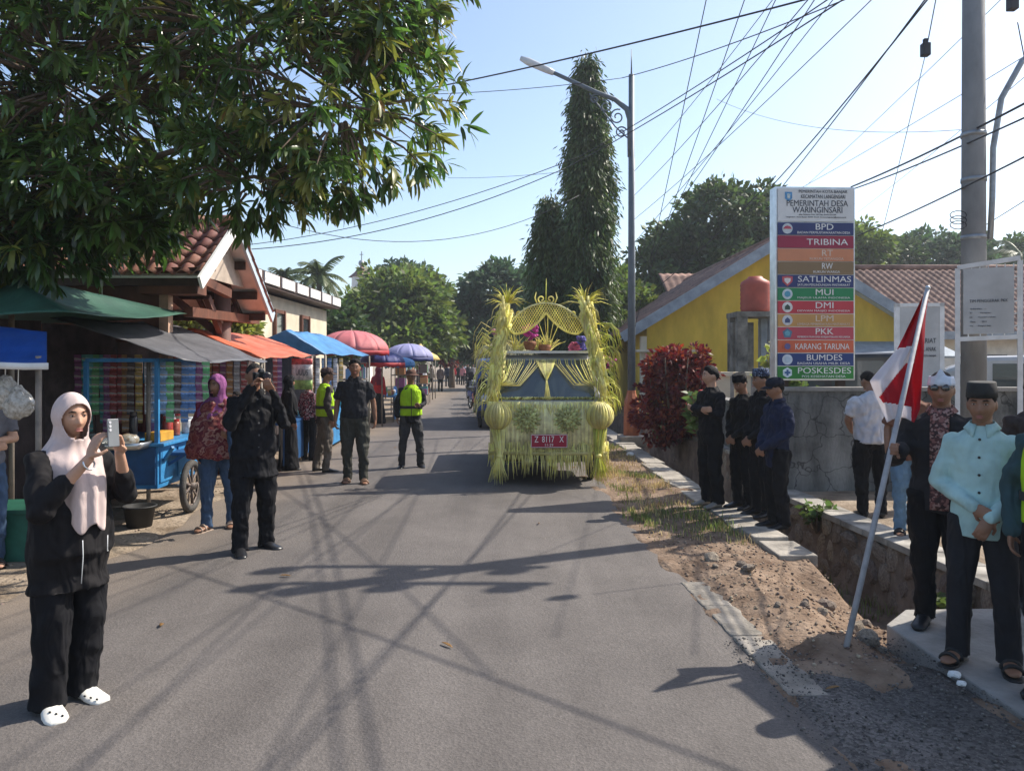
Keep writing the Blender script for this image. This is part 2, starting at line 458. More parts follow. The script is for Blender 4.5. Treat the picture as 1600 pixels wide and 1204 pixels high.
for s in rs_:
    l = -3.15 + fbm(.3, s * .7) * .16 + fbm(2, s * 3) * .05 - (.35 * sstep(7, 4.5, s) if s < 7 else 0)
    r = 1.66 + fbm(9, s * .8) * .06 + fbm(5, s * 4) * .04 + .28 * sstep(8, 13, s)
    for k in rt:
        rv.append(T(l + (r - l) * k, s, -.006 if k in (0, 1) else .004 + .014 * (1 - (2 * k - 1) ** 2)))
rf = [(i * 7 + j, i * 7 + j + 1, (i + 1) * 7 + j + 1, (i + 1) * 7 + j) for i in range(len(rs_) - 1) for j in range(6)]
tag(obj('road', npmesh('road', rv, rf, M_asphalt, True)), kind='structure')

# crumbled asphalt apron in front of the slab, right foreground
av = []; an = 24
for i in range(an + 1):
    s = -1 + 5.55 * i / an
    for j in range(9):
        r = 2.62 - .0 * s
        t = 1.50 + (r - 1.50) * j / 8
        edge = s if i < an else 4.5 + fbm(t * 3, 2) * .25 - .35 * (j / 8)
        av.append(T(t, edge, .012 + fbm(t * 8, s * 8) * .015 if 0 < j < 8 and i < an else -.03))
M_apron = M_asph2
tag(obj('gravel_apron', npmesh('gravel_apron', av, [(i * 9 + j, i * 9 + j + 1, (i + 1) * 9 + j + 1, (i + 1) * 9 + j) for i in range(an) for j in range(8)], M_apron, True)), kind='structure')

M_conc = pm('old_concrete', (.30, .27, .23), .9, .45, 4, .7, 30, contrast=.4, bdist=.012)
M_concd = pm('weathered_concrete', (.27, .255, .235), .92, .45, 2.2, .6, 30, contrast=.4, bdist=.012)
def slab(name, label, pts, z0, z1, mat, kind=None, cat='slab', group=None):
    b = MB()
    n = len(pts)
    b.prism([(p[0], p[1], z0) for p in pts], (0, 0, z0), (0, 0, z1))
    o = b.build(name, mat, bevel=.012)
    if kind: tag(o, kind=kind)
    else: tag(o, label, cat, group)
    return o
def tpoly(l): return [tuple(T(t, s))[:2] for t, s in l]
M_kerb = pm('dusty_concrete', (.25, .225, .19), .95, .4, 4, .7, 30, c2=(.36, .32, .27), contrast=.4, bdist=.02)
# concrete edging of the road
kb = empty('kerb'); tag(kb, kind='structure')
for k, (s0, s1) in enumerate([(3.9, 4.75), (4.77, 5.35), (5.36, 5.95)]):
    P_l = [(1.58 + .015 * fbm(k, i * 1.7) + .02, s0 + (s1 - s0) * i / 6) for i in range(7)]; P_r = [(1.81 + .05 * fbm(k + 5, i * 1.9), s0 + (s1 - s0) * i / 6) for i in range(6, -1, -1)]
    b = MB(); b.prism([(*p, -.08) for p in tpoly(P_r[::-1] + P_l[::-1])], (0, 0, 0), (0, 0, .098 - .004 * k))
    b.build('kerb_stone', M_kerb, kb, bevel=.012)
# concrete lip of the drain
lip = empty('pavement'); tag(lip, kind='structure')
s = 6.75; k = 0
while s < 26:
    L_ = rng.uniform(.45, .8) if s < 8 else rng.uniform(.75, 1.25)
    w0 = 2.66 + .05 * rng.random() + max(0, s - 9) * .045; w1 = 3.01 + .04 * rng.random() + max(0, s - 9) * .045
    b = MB(); dz = rng.uniform(-.012, .012) - (.02 if s < 7.2 else 0); J_ = lambda: rng.uniform(-.05, .05)
    b.prism([(*p, -.085 + dz) for p in tpoly([(w0 + J_() * .6, s), ((w0 + w1) / 2, s + J_() * .5), (w1 + J_() * .3, s + .02), (w1 + J_() * .4, s + L_ * .6), (w1 + J_() * .5, s + L_ - .04), (w0 + J_(), s + L_ - .03)])], (0, 0, 0), (0, 0, .115))
    b.build('paving_slab', M_conc, lip, bevel=.012)
    s += L_
# slab bridging the drain where the men stand
slab('concrete_platform', 'flat concrete slab bridging the drain beside the road', tpoly([(2.62, -1.5), (2.60, 2.0), (2.63, 4.0), (2.66, 4.95), (2.95, 5.25), (4.3, 5.3), (4.3, -1.5)]), -.15, .02, M_concd, kind='structure')

# stone retaining wall on the far side of the drain
M_stone = pm('river_stone', (.20, .15, .11), .9, .5, 5, .5, 25, rnd=.35, c2=(.30, .25, .20), contrast=.4)
M_mortar = pm('mortar', (.20, .185, .165), .95, .4, 6, .6, 40)
def stone_mesh(seed, r=1.0, n=2, flat=.75):
    rr = random.Random(seed); b = MB(); b.ell((0, 0, 0), (1, 1, 1), nu=8, nv=5)
    vs = []
    for v in b.v:
        v = Vector(v); k = 1 + .28 * mnoise.noise(v * 1.3 + Vector((seed * 3.1, 0, 0))) + .1 * mnoise.noise(v * 3 + Vector((0, seed, 0)))
        v = v * k
        m = max(abs(v.x), abs(v.y), abs(v.z)); v = v * (.75 + .25 / max(m, .3))
        vs.append(v)
    b.v = [tuple(v) for v in vs]
    return b.mesh('stone', M_stone, False)
STONES = [stone_mesh(i) for i in range(9)]
rw = empty('retaining_wall', T(3.95, 8)); tag(rw, 'stone retaining wall with pale coping on the far side of the drain', 'wall')
b = MB(); Q = T(3.95, 8)
b.prism([tuple(T(t, s, -.9) - Q) for t, s in [(3.99, 4.9), (4.22, 4.9), (4.22, 11.05), (3.99, 11.05)]], (0, 0, 0), (0, 0, .86)); b.build('mortar_core', M_mortar, rw)
for i in range(22):
    for j in range(3):
        s = 5.05 + i * .275 + (.13 if j % 2 else 0) + rng.uniform(-.03, .03); z = -.58 + j * .215 + rng.uniform(-.02, .02)
        obj('stone', STONES[(i * 3 + j * 5) % 9], rw, T(3.99 + rng.uniform(-.01, .02), s, z) - Q, (rng.uniform(-3, 3), rng.uniform(-.2, .2), rng.uniform(-.2, .2)), (.075, .145 + rng.uniform(-.02, .03), .112))
M_coping = pm('pale_coping', (.27, .25, .22), .9, .5, 2.5, .4, 30, c2=(.46, .43, .38), contrast=.3)
for i in range(13):
    s = 4.95 + i * .47
    b = MB(); b.prism([tuple(T(t, ss_, -.04) - Q) for t, ss_ in [(3.93, s), (4.27, s), (4.27, s + .455), (3.93, s + .455)]], (0, 0, 0), (0, 0, .062 + rng.uniform(0, .008))); b.build('coping_slab', M_coping, rw, bevel=.006)
# higher garden wall further on
gw = empty('garden_wall', T(4.1, 14)); tag(gw, 'low mossy stone garden wall below the red leaved bush', 'wall')
Q = T(4.1, 14); b = MB()
b.prism([tuple(T(t, s, -.9) - Q) for t, s in [(3.99, 11.1), (4.3, 11.1), (4.75, 21), (4.45, 21)]], (0, 0, 0), (0, 0, 1.16)); b.build('mortar_core', M_mortar, gw)
for i in range(28):
    for j in range(4):
        s = 11.25 + i * .35 + (.17 if j % 2 else 0); z = -.55 + j * .235
        obj('stone', STONES[(i * 2 + j * 5) % 9], gw, T(3.99 + .0465 * (s - 11.1), s, z) - Q, (rng.uniform(-3, 3), rng.uniform(-.2, .2), rng.uniform(-.2, .2)), (.08, .18, .125))
for i in range(10):
    s = 11.08 + i * .99; a = 3.95 + .0465 * (s - 11.1)
    b = MB(); b.prism([tuple(T(t, q, .262) - Q) for t, q in [(a, s), (a + .40, s), (a + .446, s + .97), (a + .046, s + .97)]], (0, 0, 0), (0, 0, .07)); b.build('coping_slab', M_coping, gw, bevel=.006)

# ------------------------------------------------------------------ rubble, pebbles, grass
for i in range(30):
    s = rng.uniform(4.25, 6.5); t = rng.uniform(1.95, 3.6)
    if s > 6 and t > 3.0: continue
    r = rng.choice([.022, .026, .03, .035, .04, .05, .06, .075]) * (1.1 if t > 2.4 else .8)
    big = r > .07
    o = obj('rubble_stone', STONES[i % 9], None, T(t, s, ground_z(t, s) + r * .3), (rng.uniform(-3, 3), rng.uniform(-.4, .4), rng.uniform(-3, 3)), (r, r * rng.uniform(.7, 1.1), r * rng.uniform(.45, .8)))
    tag(o, 'large brown stone in the dug earth near the foot of the flag pole' if big and s < 5.2 else 'large brown stone in the dug earth towards the broken paving' if big else 'small broken stone in the dug earth near the flag pole' if s < 5.3 else 'small broken stone in the dug earth towards the broken paving', 'stone', 'rubble stones in the dug earth')
def scatter_pebbles(name, n, region, mat, r0, r1):
    base = MB(); base.ell((0, 0, 0), (1, 1, .6), nu=5, nv=3); bv = np.array(base.v); 
    tri = [f if len(f) == 4 else (*f, f[-1]) for f in base.f]
    V = []; Fc = []
    f4 = np.array([f for f in base.f if len(f) == 4] or [[0, 0, 0, 0]]); f3 = np.array([f for f in base.f if len(f) == 3])
    quads = np.array([list(f) for f in base.f if len(f) == 4])
    tris = [list(f) for f in base.f if len(f) == 3]
    alltri = np.array(tris + [[q[0], q[1], q[2]] for q in quads.tolist()] + [[q[0], q[2], q[3]] for q in quads.tolist()])
    k = 0
    while k < n:
        p = region()
        if p is None: continue
        r = r0 + (r1 - r0) * rng.random() ** 3
        a = rng.uniform(0, 6.28); ca, sa = math.cos(a), math.sin(a); e = rng.uniform(.6, 1)
        v = bv * np.array([r, r * e, r]) * (1 + nrg.uniform(-.25, .25, bv.shape))
        v = np.stack([v[:, 0] * ca - v[:, 1] * sa, v[:, 0] * sa + v[:, 1] * ca, v[:, 2]], 1) + np.array(p)
        V.append(v); Fc.append(alltri + k * len(bv)); k += 1
    return obj(name, npmesh(name, np.concatenate(V), np.concatenate(Fc), mat))
M_peb = pm('pebbles', (.20, .14, .10), .9, .4, 9, 0, isl=.6, c2=(.32, .25, .19))
def reg_dirt():
    s = rng.uniform(4.1, 7.6); t = rng.uniform(1.7, 3.3)
    return T(t, s, ground_z(t, s) + .002)
def reg_apron():
    s = rng.uniform(2.4, 4.7); t = rng.uniform(1.5, 2.62); return T(t, s, .02)
def reg_left():
    s = rng.uniform(5, 14); t = -3.15 - abs(rng.gauss(0, .5)); return T(t, s, ground_z(t, s))
tag(scatter_pebbles('gravel', 3600, reg_dirt, M_peb, .003, .017), 'loose brown gravel and pebbles over the dug earth', 'gravel', kind='stuff')
M_chip = pm('asphalt_chips', (.12, .11, .10), .85, .3, 9, 0, isl=.6)
tag(scatter_pebbles('loose_chippings', 3500, reg_apron, M_chip, .003, .011), 'dark loose chippings on the crumbled asphalt apron', 'gravel', kind='stuff')
tag(scatter_pebbles('roadside_grit', 1500, reg_left, M_peb, .003, .02), 'pale grit along the left edge of the road', 'gravel', kind='stuff')

def blades(name, pts, mat, h0, h1, w=.005, lean=.6):
    V = []; Fc = []
    for k, (p, hs) in enumerate(pts):
        h = rng.uniform(h0, h1) * hs; a = rng.uniform(0, 6.28); d = Vector((math.cos(a), math.sin(a), 0)); sd = Vector((-d.y, d.x, 0)) * w
        l = rng.uniform(.15, lean) * h
        p = Vector(p)
        m = p + d * l * .35 + Vector((0, 0, h * .6)); e = p + d * l + Vector((0, 0, h * (1 - .35 * l / h)))
        i = len(V)
        V += [p - sd, p + sd, m + sd * .7, m - sd * .7, e + sd * .1, e - sd * .1]
        Fc += [(i, i + 1, i + 2, i + 3), (i + 3, i + 2, i + 4, i + 5)]
    return obj(name, npmesh(name, V, Fc, mat))
M_dry = pm('dry_grass', (.42, .33, .17), .9, .3, 3, 0, isl=.4, trans=.25)
M_green = pm('green_grass', (.16, .20, .06), .9, .3, 3, 0, isl=.45, trans=.3)
pts_d = []; pts_g = []
for i in range(420):
    s = rng.uniform(7.3, 16); c = 1.75 + .02 * s
    t = rng.uniform(1.78 + .12 * sstep(8, 13, s), 2.65 + max(0, s - 9) * .04)
    dense = fbm(t * 1.7, s * .9, 4)
    green = fbm(t * 1.2, s * 1.0, 8) + (.25 if 7.4 < s < 9.5 else -.2) > 0
    for q in range(18 if dense > 0 else 5):
        tt = t + rng.gauss(0, .06); sq = s + rng.gauss(0, .08)
        (pts_g if green and rng.random() < .7 else pts_d).append((T(tt, sq, ground_z(tt, sq)), .7 + .6 * max(0, dense)))
for i in range(160):
    s = rng.uniform(7.0, 10.5); t = rng.uniform(3.05, 3.9)
    for q in range(6): pts_g.append((T(t + rng.gauss(0, .05), s + rng.gauss(0, .05), ground_z(t, s)), 1.2))
tag(blades('dry_grass', pts_d, M_dry, .03, .12), 'dry straw coloured grass on the verge', 'grass', kind='stuff')
tag(blades('green_grass', pts_g, M_green, .04, .14), 'patchy green weeds on the verge and in the drain', 'grass', kind='stuff')

# small litter
M_paper = pm('litter_white', (.78, .78, .76), .7, .1, bump=.3)
for (px, py, sz, lb) in [(1492, 1062, .07, 'crumpled white litter beside the concrete slab, larger piece'), (1503, 1076, .05, 'crumpled white litter beside the concrete slab, smaller piece'), (985, 712, .14, 'white crumpled litter at the foot of the street lamp')]:
    Y = CAM_H * F_PX / (py - HORIZON); p = W(px, py, Y); p.z = .03
    b = MB(); b.ell((0, 0, 0), (sz * .5, sz * .4, sz * .3), nu=9, nv=6)
    b.v = [tuple(Vector(v) * (1 + .35 * mnoise.noise(Vector(v) * 60 / (sz * 15)))) for v in b.v]
    tag(b.build('paper_litter', M_paper, None, False, p), lb, 'litter')
# ------------------------------------------------------------------ buildings
M_tile = pm('clay_tile', (.33, .125, .085), .6, .35, 7, .25, 40, rnd=.28, c2=(.42, .20, .14), spec=.45)
M_tile_old = pm('old_clay_tile', (.20, .10, .075), .8, .5, 1.6, .4, 30, c2=(.31, .18, .135), contrast=.35)
M_brown = pm('brown_timber', (.12, .045, .025), .6, .35, 5, .3, 30, stretch=(1, 1, .3))
M_dkwood = pm('dark_timber', (.055, .028, .02), .6, .3, 6, .3, 30)
M_whitep = pm('white_paint', (.74, .73, .70), .7, .12, 3, .1)
M_bluewhite = pm('pale_blue_paint', (.45, .53, .60), .6, .12, 3, .1)
M_cream = pm('cream_plaster', (.60, .53, .40), .9, .15, 1.6, .15, 60)
M_yellow = pm('yellow_plaster', (.64, .44, .06), .85, .30, 1.3, .25, 40, contrast=.45, stretch=(1, 1, .4))
M_greybeam = pm('grey_timber', (.25, .29, .33), .7, .2, 4, .2)
M_redwall = pm('rust_wall', (.13, .05, .03), .8, .4, 2.5, .3, 20, stretch=(1, 1, .4))

def tile_mesh(w=.215, l=.30, rise=.032, th=.012):
    """one clay pantile: S-profile, tilted up at its lower end; x across, y down the slope"""
    b = MB(); n = 8
    prof = []
    for i in range(n + 1):
        u = i / n; prof.append((u * w * 1.06 - w * .53, rise * math.sin(u * 2 * math.pi - .6) ))
    vs = []
    for (y, dz) in ((-l * .55, 0), (l * .5, .022)):
        for x, z in prof: vs.append((x, y, z + dz))
        for x, z in prof: vs.append((x, y, z + dz - th))
    m = n + 1; fs = []
    for i in range(n):
        fs += [(i, i + 2 * m, i + 1 + 2 * m, i + 1), (i + m, i + 1 + m, i + 1 + 3 * m, i + 3 * m), (i + 2 * m, i + 3 * m, i + 1 + 3 * m, i + 1 + 2 * m)]
    b.add(vs, fs)
    return b.mesh('roof_tile', M_tile, True)
TILE = tile_mesh()

# --- porch house behind the stalls: ridge square to the road, gable towards it
ph = empty('tiled_house', (-7.5, 11, 0)); tag(ph, 'brown house with red tiled gable porch behind the left stalls', 'house')
O = Vector((-7.5, 11, 0))
RX0, RX1 = -3.95, -12.0
ridge_z, near_y, near_z, far_y, far_z = 3.70, 9.82, 2.86, 12.5, 2.56
def nslope(x, k, dz=0): return Vector((x, 11 + (near_y - 11) * k, ridge_z + (near_z - ridge_z) * k + dz)) - O
def fslope(x, k, dz=0): return Vector((x, 11 + (far_y - 11) * k, ridge_z + (far_z - ridge_z) * k + dz)) - O
rf_ = MB()
rf_.add([nslope(RX0, 0, -.06), nslope(RX0, 1, -.06), nslope(RX1, 1, -.06), nslope(RX1, 0, -.06)], [(0, 1, 2, 3)])
rf_.add([fslope(RX0, 0, -.06), fslope(RX0, 1, -.06), fslope(RX1, 1, -.06), fslope(RX1, 0, -.06)], [(3, 2, 1, 0)])
ro = rf_.build('roof', M_whitep, ph); solid(ro, .03)
a_n = math.atan2(ridge_z - near_z, 11 - near_y)
ROT_N = Matrix(((-1, 0, 0), (0, -math.cos(a_n), -math.sin(a_n)), (0, -math.sin(a_n), math.cos(a_n)))).to_euler()
LN = math.hypot(ridge_z - near_z, 11 - near_y); rows = 6
for i in range(rows):
    for j in range(37):
        k = (i + .5) / rows
        p = nslope(RX0 - .08 - j * .2145, k, .0)
        obj('roof_tile', TILE, ro, p, ROT_N)
LF = math.hypot(ridge_z - far_z, far_y - 11); rows2 = 8
a_f = math.atan2(ridge_z - far_z, far_y - 11)
ROT_F = Matrix(((1, 0, 0), (0, math.cos(a_f), math.sin(a_f)), (0, -math.sin(a_f), math.cos(a_f)))).to_euler()
for i in range(rows2):
    for j in range(2):
        p = fslope(RX0 - .04 - j * .2145, (i + .5) / rows2, .0)
        obj('roof_tile', TILE, ro, p, ROT_F)
b = MB()
for j in range(36):
    x = RX0 - j * .23
    b.tube([Vector((x + .03, 11, ridge_z + .03)) - O, Vector((x - .22, 11, ridge_z + .045)) - O], [.085, .075], 8)
b.build('ridge_cap', M_tile, ro, True)
b = MB()
b.bar(nslope(RX0 + .02, -.01, -.02), nslope(RX0 + .02, 1.12, -.05), .035, .17)
b.build('bargeboard', M_whitep, ro)
b = MB(); b.bar(fslope(RX0 + .03, -.01, -.04), fslope(RX0 + .03, 1.06, -.05), .04, .19); b.build('bargeboard', M_bluewhite, ro)
b = MB()
for k in (.33, .68, .95):                      # gable purlins and rafters seen under the roof
    b.bar(nslope(RX0 + .0, k, -.15), nslope(RX0 - 3, k, -.15), .08, .12); b.bar(fslope(RX0 - .05, k, -.17), fslope(RX0 - 3, k, -.17), .08, .12)
for j in range(7):
    x = RX0 - .45 - j * .55
    b.bar(fslope(x, .02, -.11), fslope(x, .99, -.11), .06, .08)
b.build('rafters', M_dkwood, ro)
b = MB(); b.bar(Vector((-4.1, 10.05, 2.80)) - O, Vector((-4.1, 11.1, 2.70)) - O, .10, .12); b.bar(Vector((-4.3, 10.2, 2.38)) - O, Vector((-4.3, 12.9, 2.42)) - O, .12, .13)
b.build('tie_beam', M_brown, ph)
b = MB(); b.box(Vector((-7.3, 10.12, 2.45)) - O, (5.5, .12, .95)); b.box(Vector((-4.42, 10.02, 2.76)) - O, (.75, .30, .34)); b.build('beam_wall', M_redwall, ph)
b = MB(); b.box(Vector((-4.55, 10.1, 1.35)) - O, (.12, .14, 2.5)); b.build('post', pm('pale_timber', (.42, .27, .19), .8, .2, 5, .2), ph)
b = MB(); b.tube([Vector((-4.45, 11.8, 0)) - O, Vector((-4.45, 11.8, 2.95)) - O], [.14, .12], 14)
M_col = pm('brown_column', (.15, .075, .06), .7, .25, 4, .2); b.build('column', M_col, ph, True)
b = MB()
for d in (-1, 1): b.bar(Vector((-4.45, 11.8, 2.1)) - O, Vector((-4.45, 11.8 + d * .6, 2.66)) - O, .08, .10)
b.bar(Vector((-4.45, 11.8, 2.1)) - O, Vector((-5.2, 11.8, 2.7)) - O, .08, .10)
b.build('brace', M_col, ph)
b = MB(); b.add([Vector((-4.15, 10.0, 2.86)) - O, Vector((-4.15, 11.9, 2.86)) - O, Vector((-4.15, 11, 3.58)) - O], [(0, 1, 2)]); solid(b.build('gable_panel', pm('soffit_board', (.40, .33, .27), .8, .2, 4, .2), ph), .02)
b = MB(); b.box(Vector((-9.6, 11.6, 1.2)) - O, (6.6, 2.4, 2.4)); b.build('wall', M_cream, ph)

# --- cream building with dark framed openings further back on the left
cb = empty('cream_building', (-8.2, 22, 0)); tag(cb, 'cream building with white fascia and dark window frames beyond the porch house', 'building')
O = Vector((-8.2, 22, 0)); b = MB(); b.box((0, 0, 1.75), (3.6, 9, 3.5)); b.build('wall', M_cream, cb)
b = MB(); b.box((.1, -.1, 3.62), (4.2, 9.6, .10)); b.build('roof', M_dkwood, cb)
for i in range(7):
    b = MB(); b.box((2.22, -4.3 + i * 1.4, 3.78), (.06, 1.15, .26)); b.build('fascia_panel', M_whitep, cb)
b = MB(); b.box((2.20, -.1, 3.78), (.04, 9.6, .32)); b.build('fascia', M_dkwood, cb)
for i in range(3):
    fy = -3.6 + i * 2.6
    f = MB()
    for dy in (-.42, .42): f.box((1.84, fy + dy, 2.3), (.10, .10, 1.7))
    for dz in (1.5, 1.95, 3.1): f.box((1.83, fy, dz), (.08, .8, .09))
    w_ = f.build('window', M_brown, cb)
    b = MB(); b.box((1.815, fy, 2.3), (.04, .74, 1.55)); b.build('pane', glass('dark_pane', (.03, .035, .04)), w_)
for i in range(2):
    fx = -.9 + i * 1.7; f = MB()
    for dx in (-.3, .3): f.box((fx + dx, -4.54, 2.1), (.10, .10, 2.3))
    for dz in (1.4, 2.0, 2.7): f.box((fx, -4.535, dz), (.6, .08, .09))
    w_ = f.build('window', M_brown, cb)
    b = MB(); b.box((fx, -4.51, 2.1), (.5, .04, 2.2)); b.build('pane', glass('dark_pane', (.03, .035, .04)), w_)

# --- yellow gabled office on the right
yb = empty('yellow_house', (7.0, 20.5, 0)); tag(yb, 'yellow gabled house with tiled roof behind the tall office sign', 'house')
O = Vector((7.0, 20.5, 0)); AZ, EZ, HW = 4.95, 2.42, 4.15
b = MB(); b.prism([(-3.4, 0, -.2), (3.4, 0, -.2), (3.4, 0, 2.9), (0, 0, AZ - .18), (-3.4, 0, 2.9)], (0, 0, 0), (0, 11, 0)); b.build('wall', M_yellow, yb)
for sx in (-1, 1):
    b = MB()
    cols_ = 26; rw_ = 15
    Ls = math.hypot(HW, AZ - EZ)
    def rp(u, v, dz): return Vector((sx * HW * u, -.6 + 12 * v, AZ + (EZ - AZ) * u + dz))
    vs = []; fs = []
    nv_ = 120; nu_ = rw_ * 2
    for i in range(nu_ + 1):
        u = (i // 2 + (i % 2) * .98) / rw_ if i < nu_ else 1.0
        for j in range(nv_ + 1):
            vs.append(rp(u, j / nv_, .05 + .025 * math.sin(j * 2 * math.pi / 4) + (.03 if i % 2 else 0)))
    for i in range(nu_):
        for j in range(nv_): fs.append((i * (nv_ + 1) + j, i * (nv_ + 1) + j + 1, (i + 1) * (nv_ + 1) + j + 1, (i + 1) * (nv_ + 1) + j))
    b.add(vs, fs); r_ = b.build('roof', M_tile_old, yb, True); solid(r_, .03)
    b = MB(); b.bar((0, -.62, AZ - .06), (sx * HW, -.62, EZ - .06), .05, .26); b.build('bargeboard', M_greybeam, yb)
    b = MB(); b.add([(0, -.6, AZ - .1), (sx * HW, -.6, EZ - .1), (sx * HW, 0.1, EZ - .1), (0, .1, AZ - .1)], [(0, 1, 2, 3)]); b.build('soffit', M_bluewhite, yb)
b = MB(); b.tube([(0, -.65, AZ + .07), (0, 11.4, AZ + .07)], .10, 8); b.build('ridge_cap', M_tile_old, yb, True)
# windows, verandah opening on the left of the gable wall
for (x, z, w, h) in [(-3.0, 1.35, .22, .7), (-2.68, 1.35, .22, .7), (-2.2, 1.4, .3, .75)]:
    f = MB(); f.box((x, -.02, z), (w + .1, .06, h + .1)); w_ = f.build('window', M_whitep, yb)
    b = MB(); b.box((x, -.045, z), (w, .03, h)); b.build('pane', glass('dark_pane', (.03, .035, .04)), w_)
b = MB(); b.box((-3.55, -.3, 1.1), (.16, .16, 2.6)); b.box((-3.0, -.35, 2.02), (1.5, .5, .06)); b.build('porch_post', M_cream, yb)
b = MB(); b.box((2.3, -.06, 1.4), (1.5, .08, 1.0)); f_ = b.build('window', M_dkwood, yb)
b = MB(); b.box((2.3, -.11, 1.4), (1.3, .03, .8)); b.build('pane', glass('dark_pane', (.03, .035, .04)), f_)
b = MB(); b.add([(1.4, -.1, 2.25), (4.2, -.1, 2.25), (4.2, -1.5, 1.85), (1.4, -1.5, 1.85)], [(0, 1, 2, 3)]); solid(b.build('lean_to_roof', M_greybeam, yb), .05)

# --- long tiled roof to the right of it
lh = empty('long_tiled_house', (17, 28, 0)); tag(lh, 'long low building with a broad red tiled roof behind the notice boards', 'house')
b = MB(); vs = []; fs = []; rw_ = 17; nv_ = 300; nu_ = rw_ * 2
for i in range(nu_ + 1):
    u = (i // 2 + (i % 2) * .98) / rw_ if i < nu_ else 1.0
    for j in range(nv_ + 1):
        vs.append(Vector((-7.2 + 15 * j / nv_, -5.2 * u, 5.1 - 2.55 * u + .028 * math.sin(j * 2 * math.pi / 5) + (.04 if i % 2 else 0))))
for i in range(nu_):
    for j in range(nv_): fs.append((i * (nv_ + 1) + j, i * (nv_ + 1) + j + 1, (i + 1) * (nv_ + 1) + j + 1, (i + 1) * (nv_ + 1) + j))
b.add(vs, fs); solid(b.build('roof', M_tile_old, lh, True), .03)
b = MB(); b.tube([(-7.3, 0, 5.17), (7.9, 0, 5.17)], .11, 8); b.build('ridge_cap', M_tile_old, lh, True)
b = MB(); b.box((.3, -5.25, 2.52), (15, .06, .24)); b.build('fascia', M_greybeam, lh)
b = MB(); b.box((.3, -2.2, 1.2), (14.4, 4.2, 2.6)); b.build('wall', M_whitep, lh)
for i in range(5):
    f = MB(); f.box((-5 + i * 2.6, -4.32, 1.4), (1.3, .06, 1.1)); w_ = f.build('window', M_dkwood, lh)
    b = MB(); b.box((-5 + i * 2.6, -4.36, 1.4), (1.1, .03, .9)); b.build('pane', glass('dark_pane', (.03, .035, .04)), w_)
# small tiled roof peeping out on the left of the gable
sr = empty('rear_roof', (6.6, 31.5, 0)); tag(sr, 'small red tiled roof peeping out behind the left eave of the yellow house', 'roof')
b = MB(); vs = []; fs = []
for i in range(13):
    for j in range(41): vs.append((-.6 + 3 * j / 40, -2.2 * (i // 2 + i % 2 * .95) / 6, 5.35 - 1.2 * (i // 2 + i % 2 * .95) / 6 + .02 * math.sin(j * 1.6) + (.03 if i % 2 else 0)))
for i in range(12):
    for j in range(40): fs.append((i * 41 + j, i * 41 + j + 1, (i + 1) * 41 + j + 1, (i + 1) * 41 + j))
b.add(vs, fs); solid(b.build('tiles', M_tile_old, sr, True), .03)
b = MB(); b.box((.9, -.6, 2), (2.6, 1.2, 4)); b.build('wall', M_yellow, sr)

# water tank on a stained concrete stand
wt = empty('water_tank', W(1180, 560, 18.0)); wt.location.z = 0; tag(wt, 'orange red plastic water tank on a stained concrete stand', 'water tank')
M_tank = pm('tank_plastic', (.36, .07, .045), .55, .15, 4, .1)
b = MB(); prof = [(0, 2.93), (.22, 2.93), (.34, 2.96)]
rr = [(0, 0, 2.88, .30, .30), (0, 0, 2.92, .33, .33)] + [q for i in range(6) for q in ((0, 0, 2.95 + i * .105, .33, .33), (0, 0, 2.99 + i * .105, .345, .345))] + [(0, 0, 3.60, .32, .32), (0, 0, 3.68, .18, .18), (0, 0, 3.72, .16, .16)]
b.rings(rr, 24); b.build('tank', M_tank, wt, True)
M_stain = pm('stained_concrete', (.13, .12, .10), .9, .6, 2.5, .3, 30, c2=(.28, .26, .22), contrast=.3)
b = MB(); b.box((0, 0, 2.82), (1.1, .9, .12)); b.build('platform', M_stain, wt)
for (x, y) in ((-.42, -.33), (.32, -.33), (-.42, .33), (.32, .33)):
    b = MB(); b.box((x, y, 1.38), (.22, .22, 2.76)); b.build('leg', M_stain if x < 0 else M_greybeam, wt)
b = MB(); b.box((-.3, .1, 1.5), (.5, .3, 2.3)); b.build('infill', M_stain, wt)

# --- grey mossy compound wall
M_moss = pm('mossy_concrete', (.11, .12, .12), .92, .6, 2.2, .6, 18, c2=(.30, .295, .28), contrast=.35, bdist=.03, stretch=(1, 1, .45))
N_ = M_moss.node_tree.nodes; L_n = M_moss.node_tree.links            # hairline cracks through the render
vo_ = N_.new('ShaderNodeTexVoronoi'); vo_.feature = 'DISTANCE_TO_EDGE'; vo_.inputs['Scale'].default_value = 3.2
tc_ = [n for n in N_ if n.type == 'TEX_COORD'][0]; nd_ = N_.new('ShaderNodeTexNoise'); nd_.inputs['Scale'].default_value = 5; mxv = N_.new('ShaderNodeMix'); mxv.data_type = 'RGBA'; mxv.inputs[0].default_value = .22
L_n.new(tc_.outputs['Object'], nd_.inputs['Vector']); L_n.new(tc_.outputs['Object'], mxv.inputs[6]); L_n.new(nd_.outputs['Color'], mxv.inputs[7]); L_n.new(mxv.outputs[2], vo_.inputs['Vector'])
cm_ = N_.new('ShaderNodeMapRange'); cm_.inputs[1].default_value = .004; cm_.inputs[2].default_value = .02; cm_.inputs[3].default_value = .35; L_n.new(vo_.outputs['Distance'], cm_.inputs[0])
hs_ = N_.new('ShaderNodeHueSaturation'); bs_ = N_['Principled BSDF']; L_n.new(bs_.inputs['Base Color'].links[0].from_socket, hs_.inputs['Color']); L_n.new(cm_.outputs[0], hs_.inputs['Value']); L_n.new(hs_.outputs[0], bs_.inputs['Base Color'])
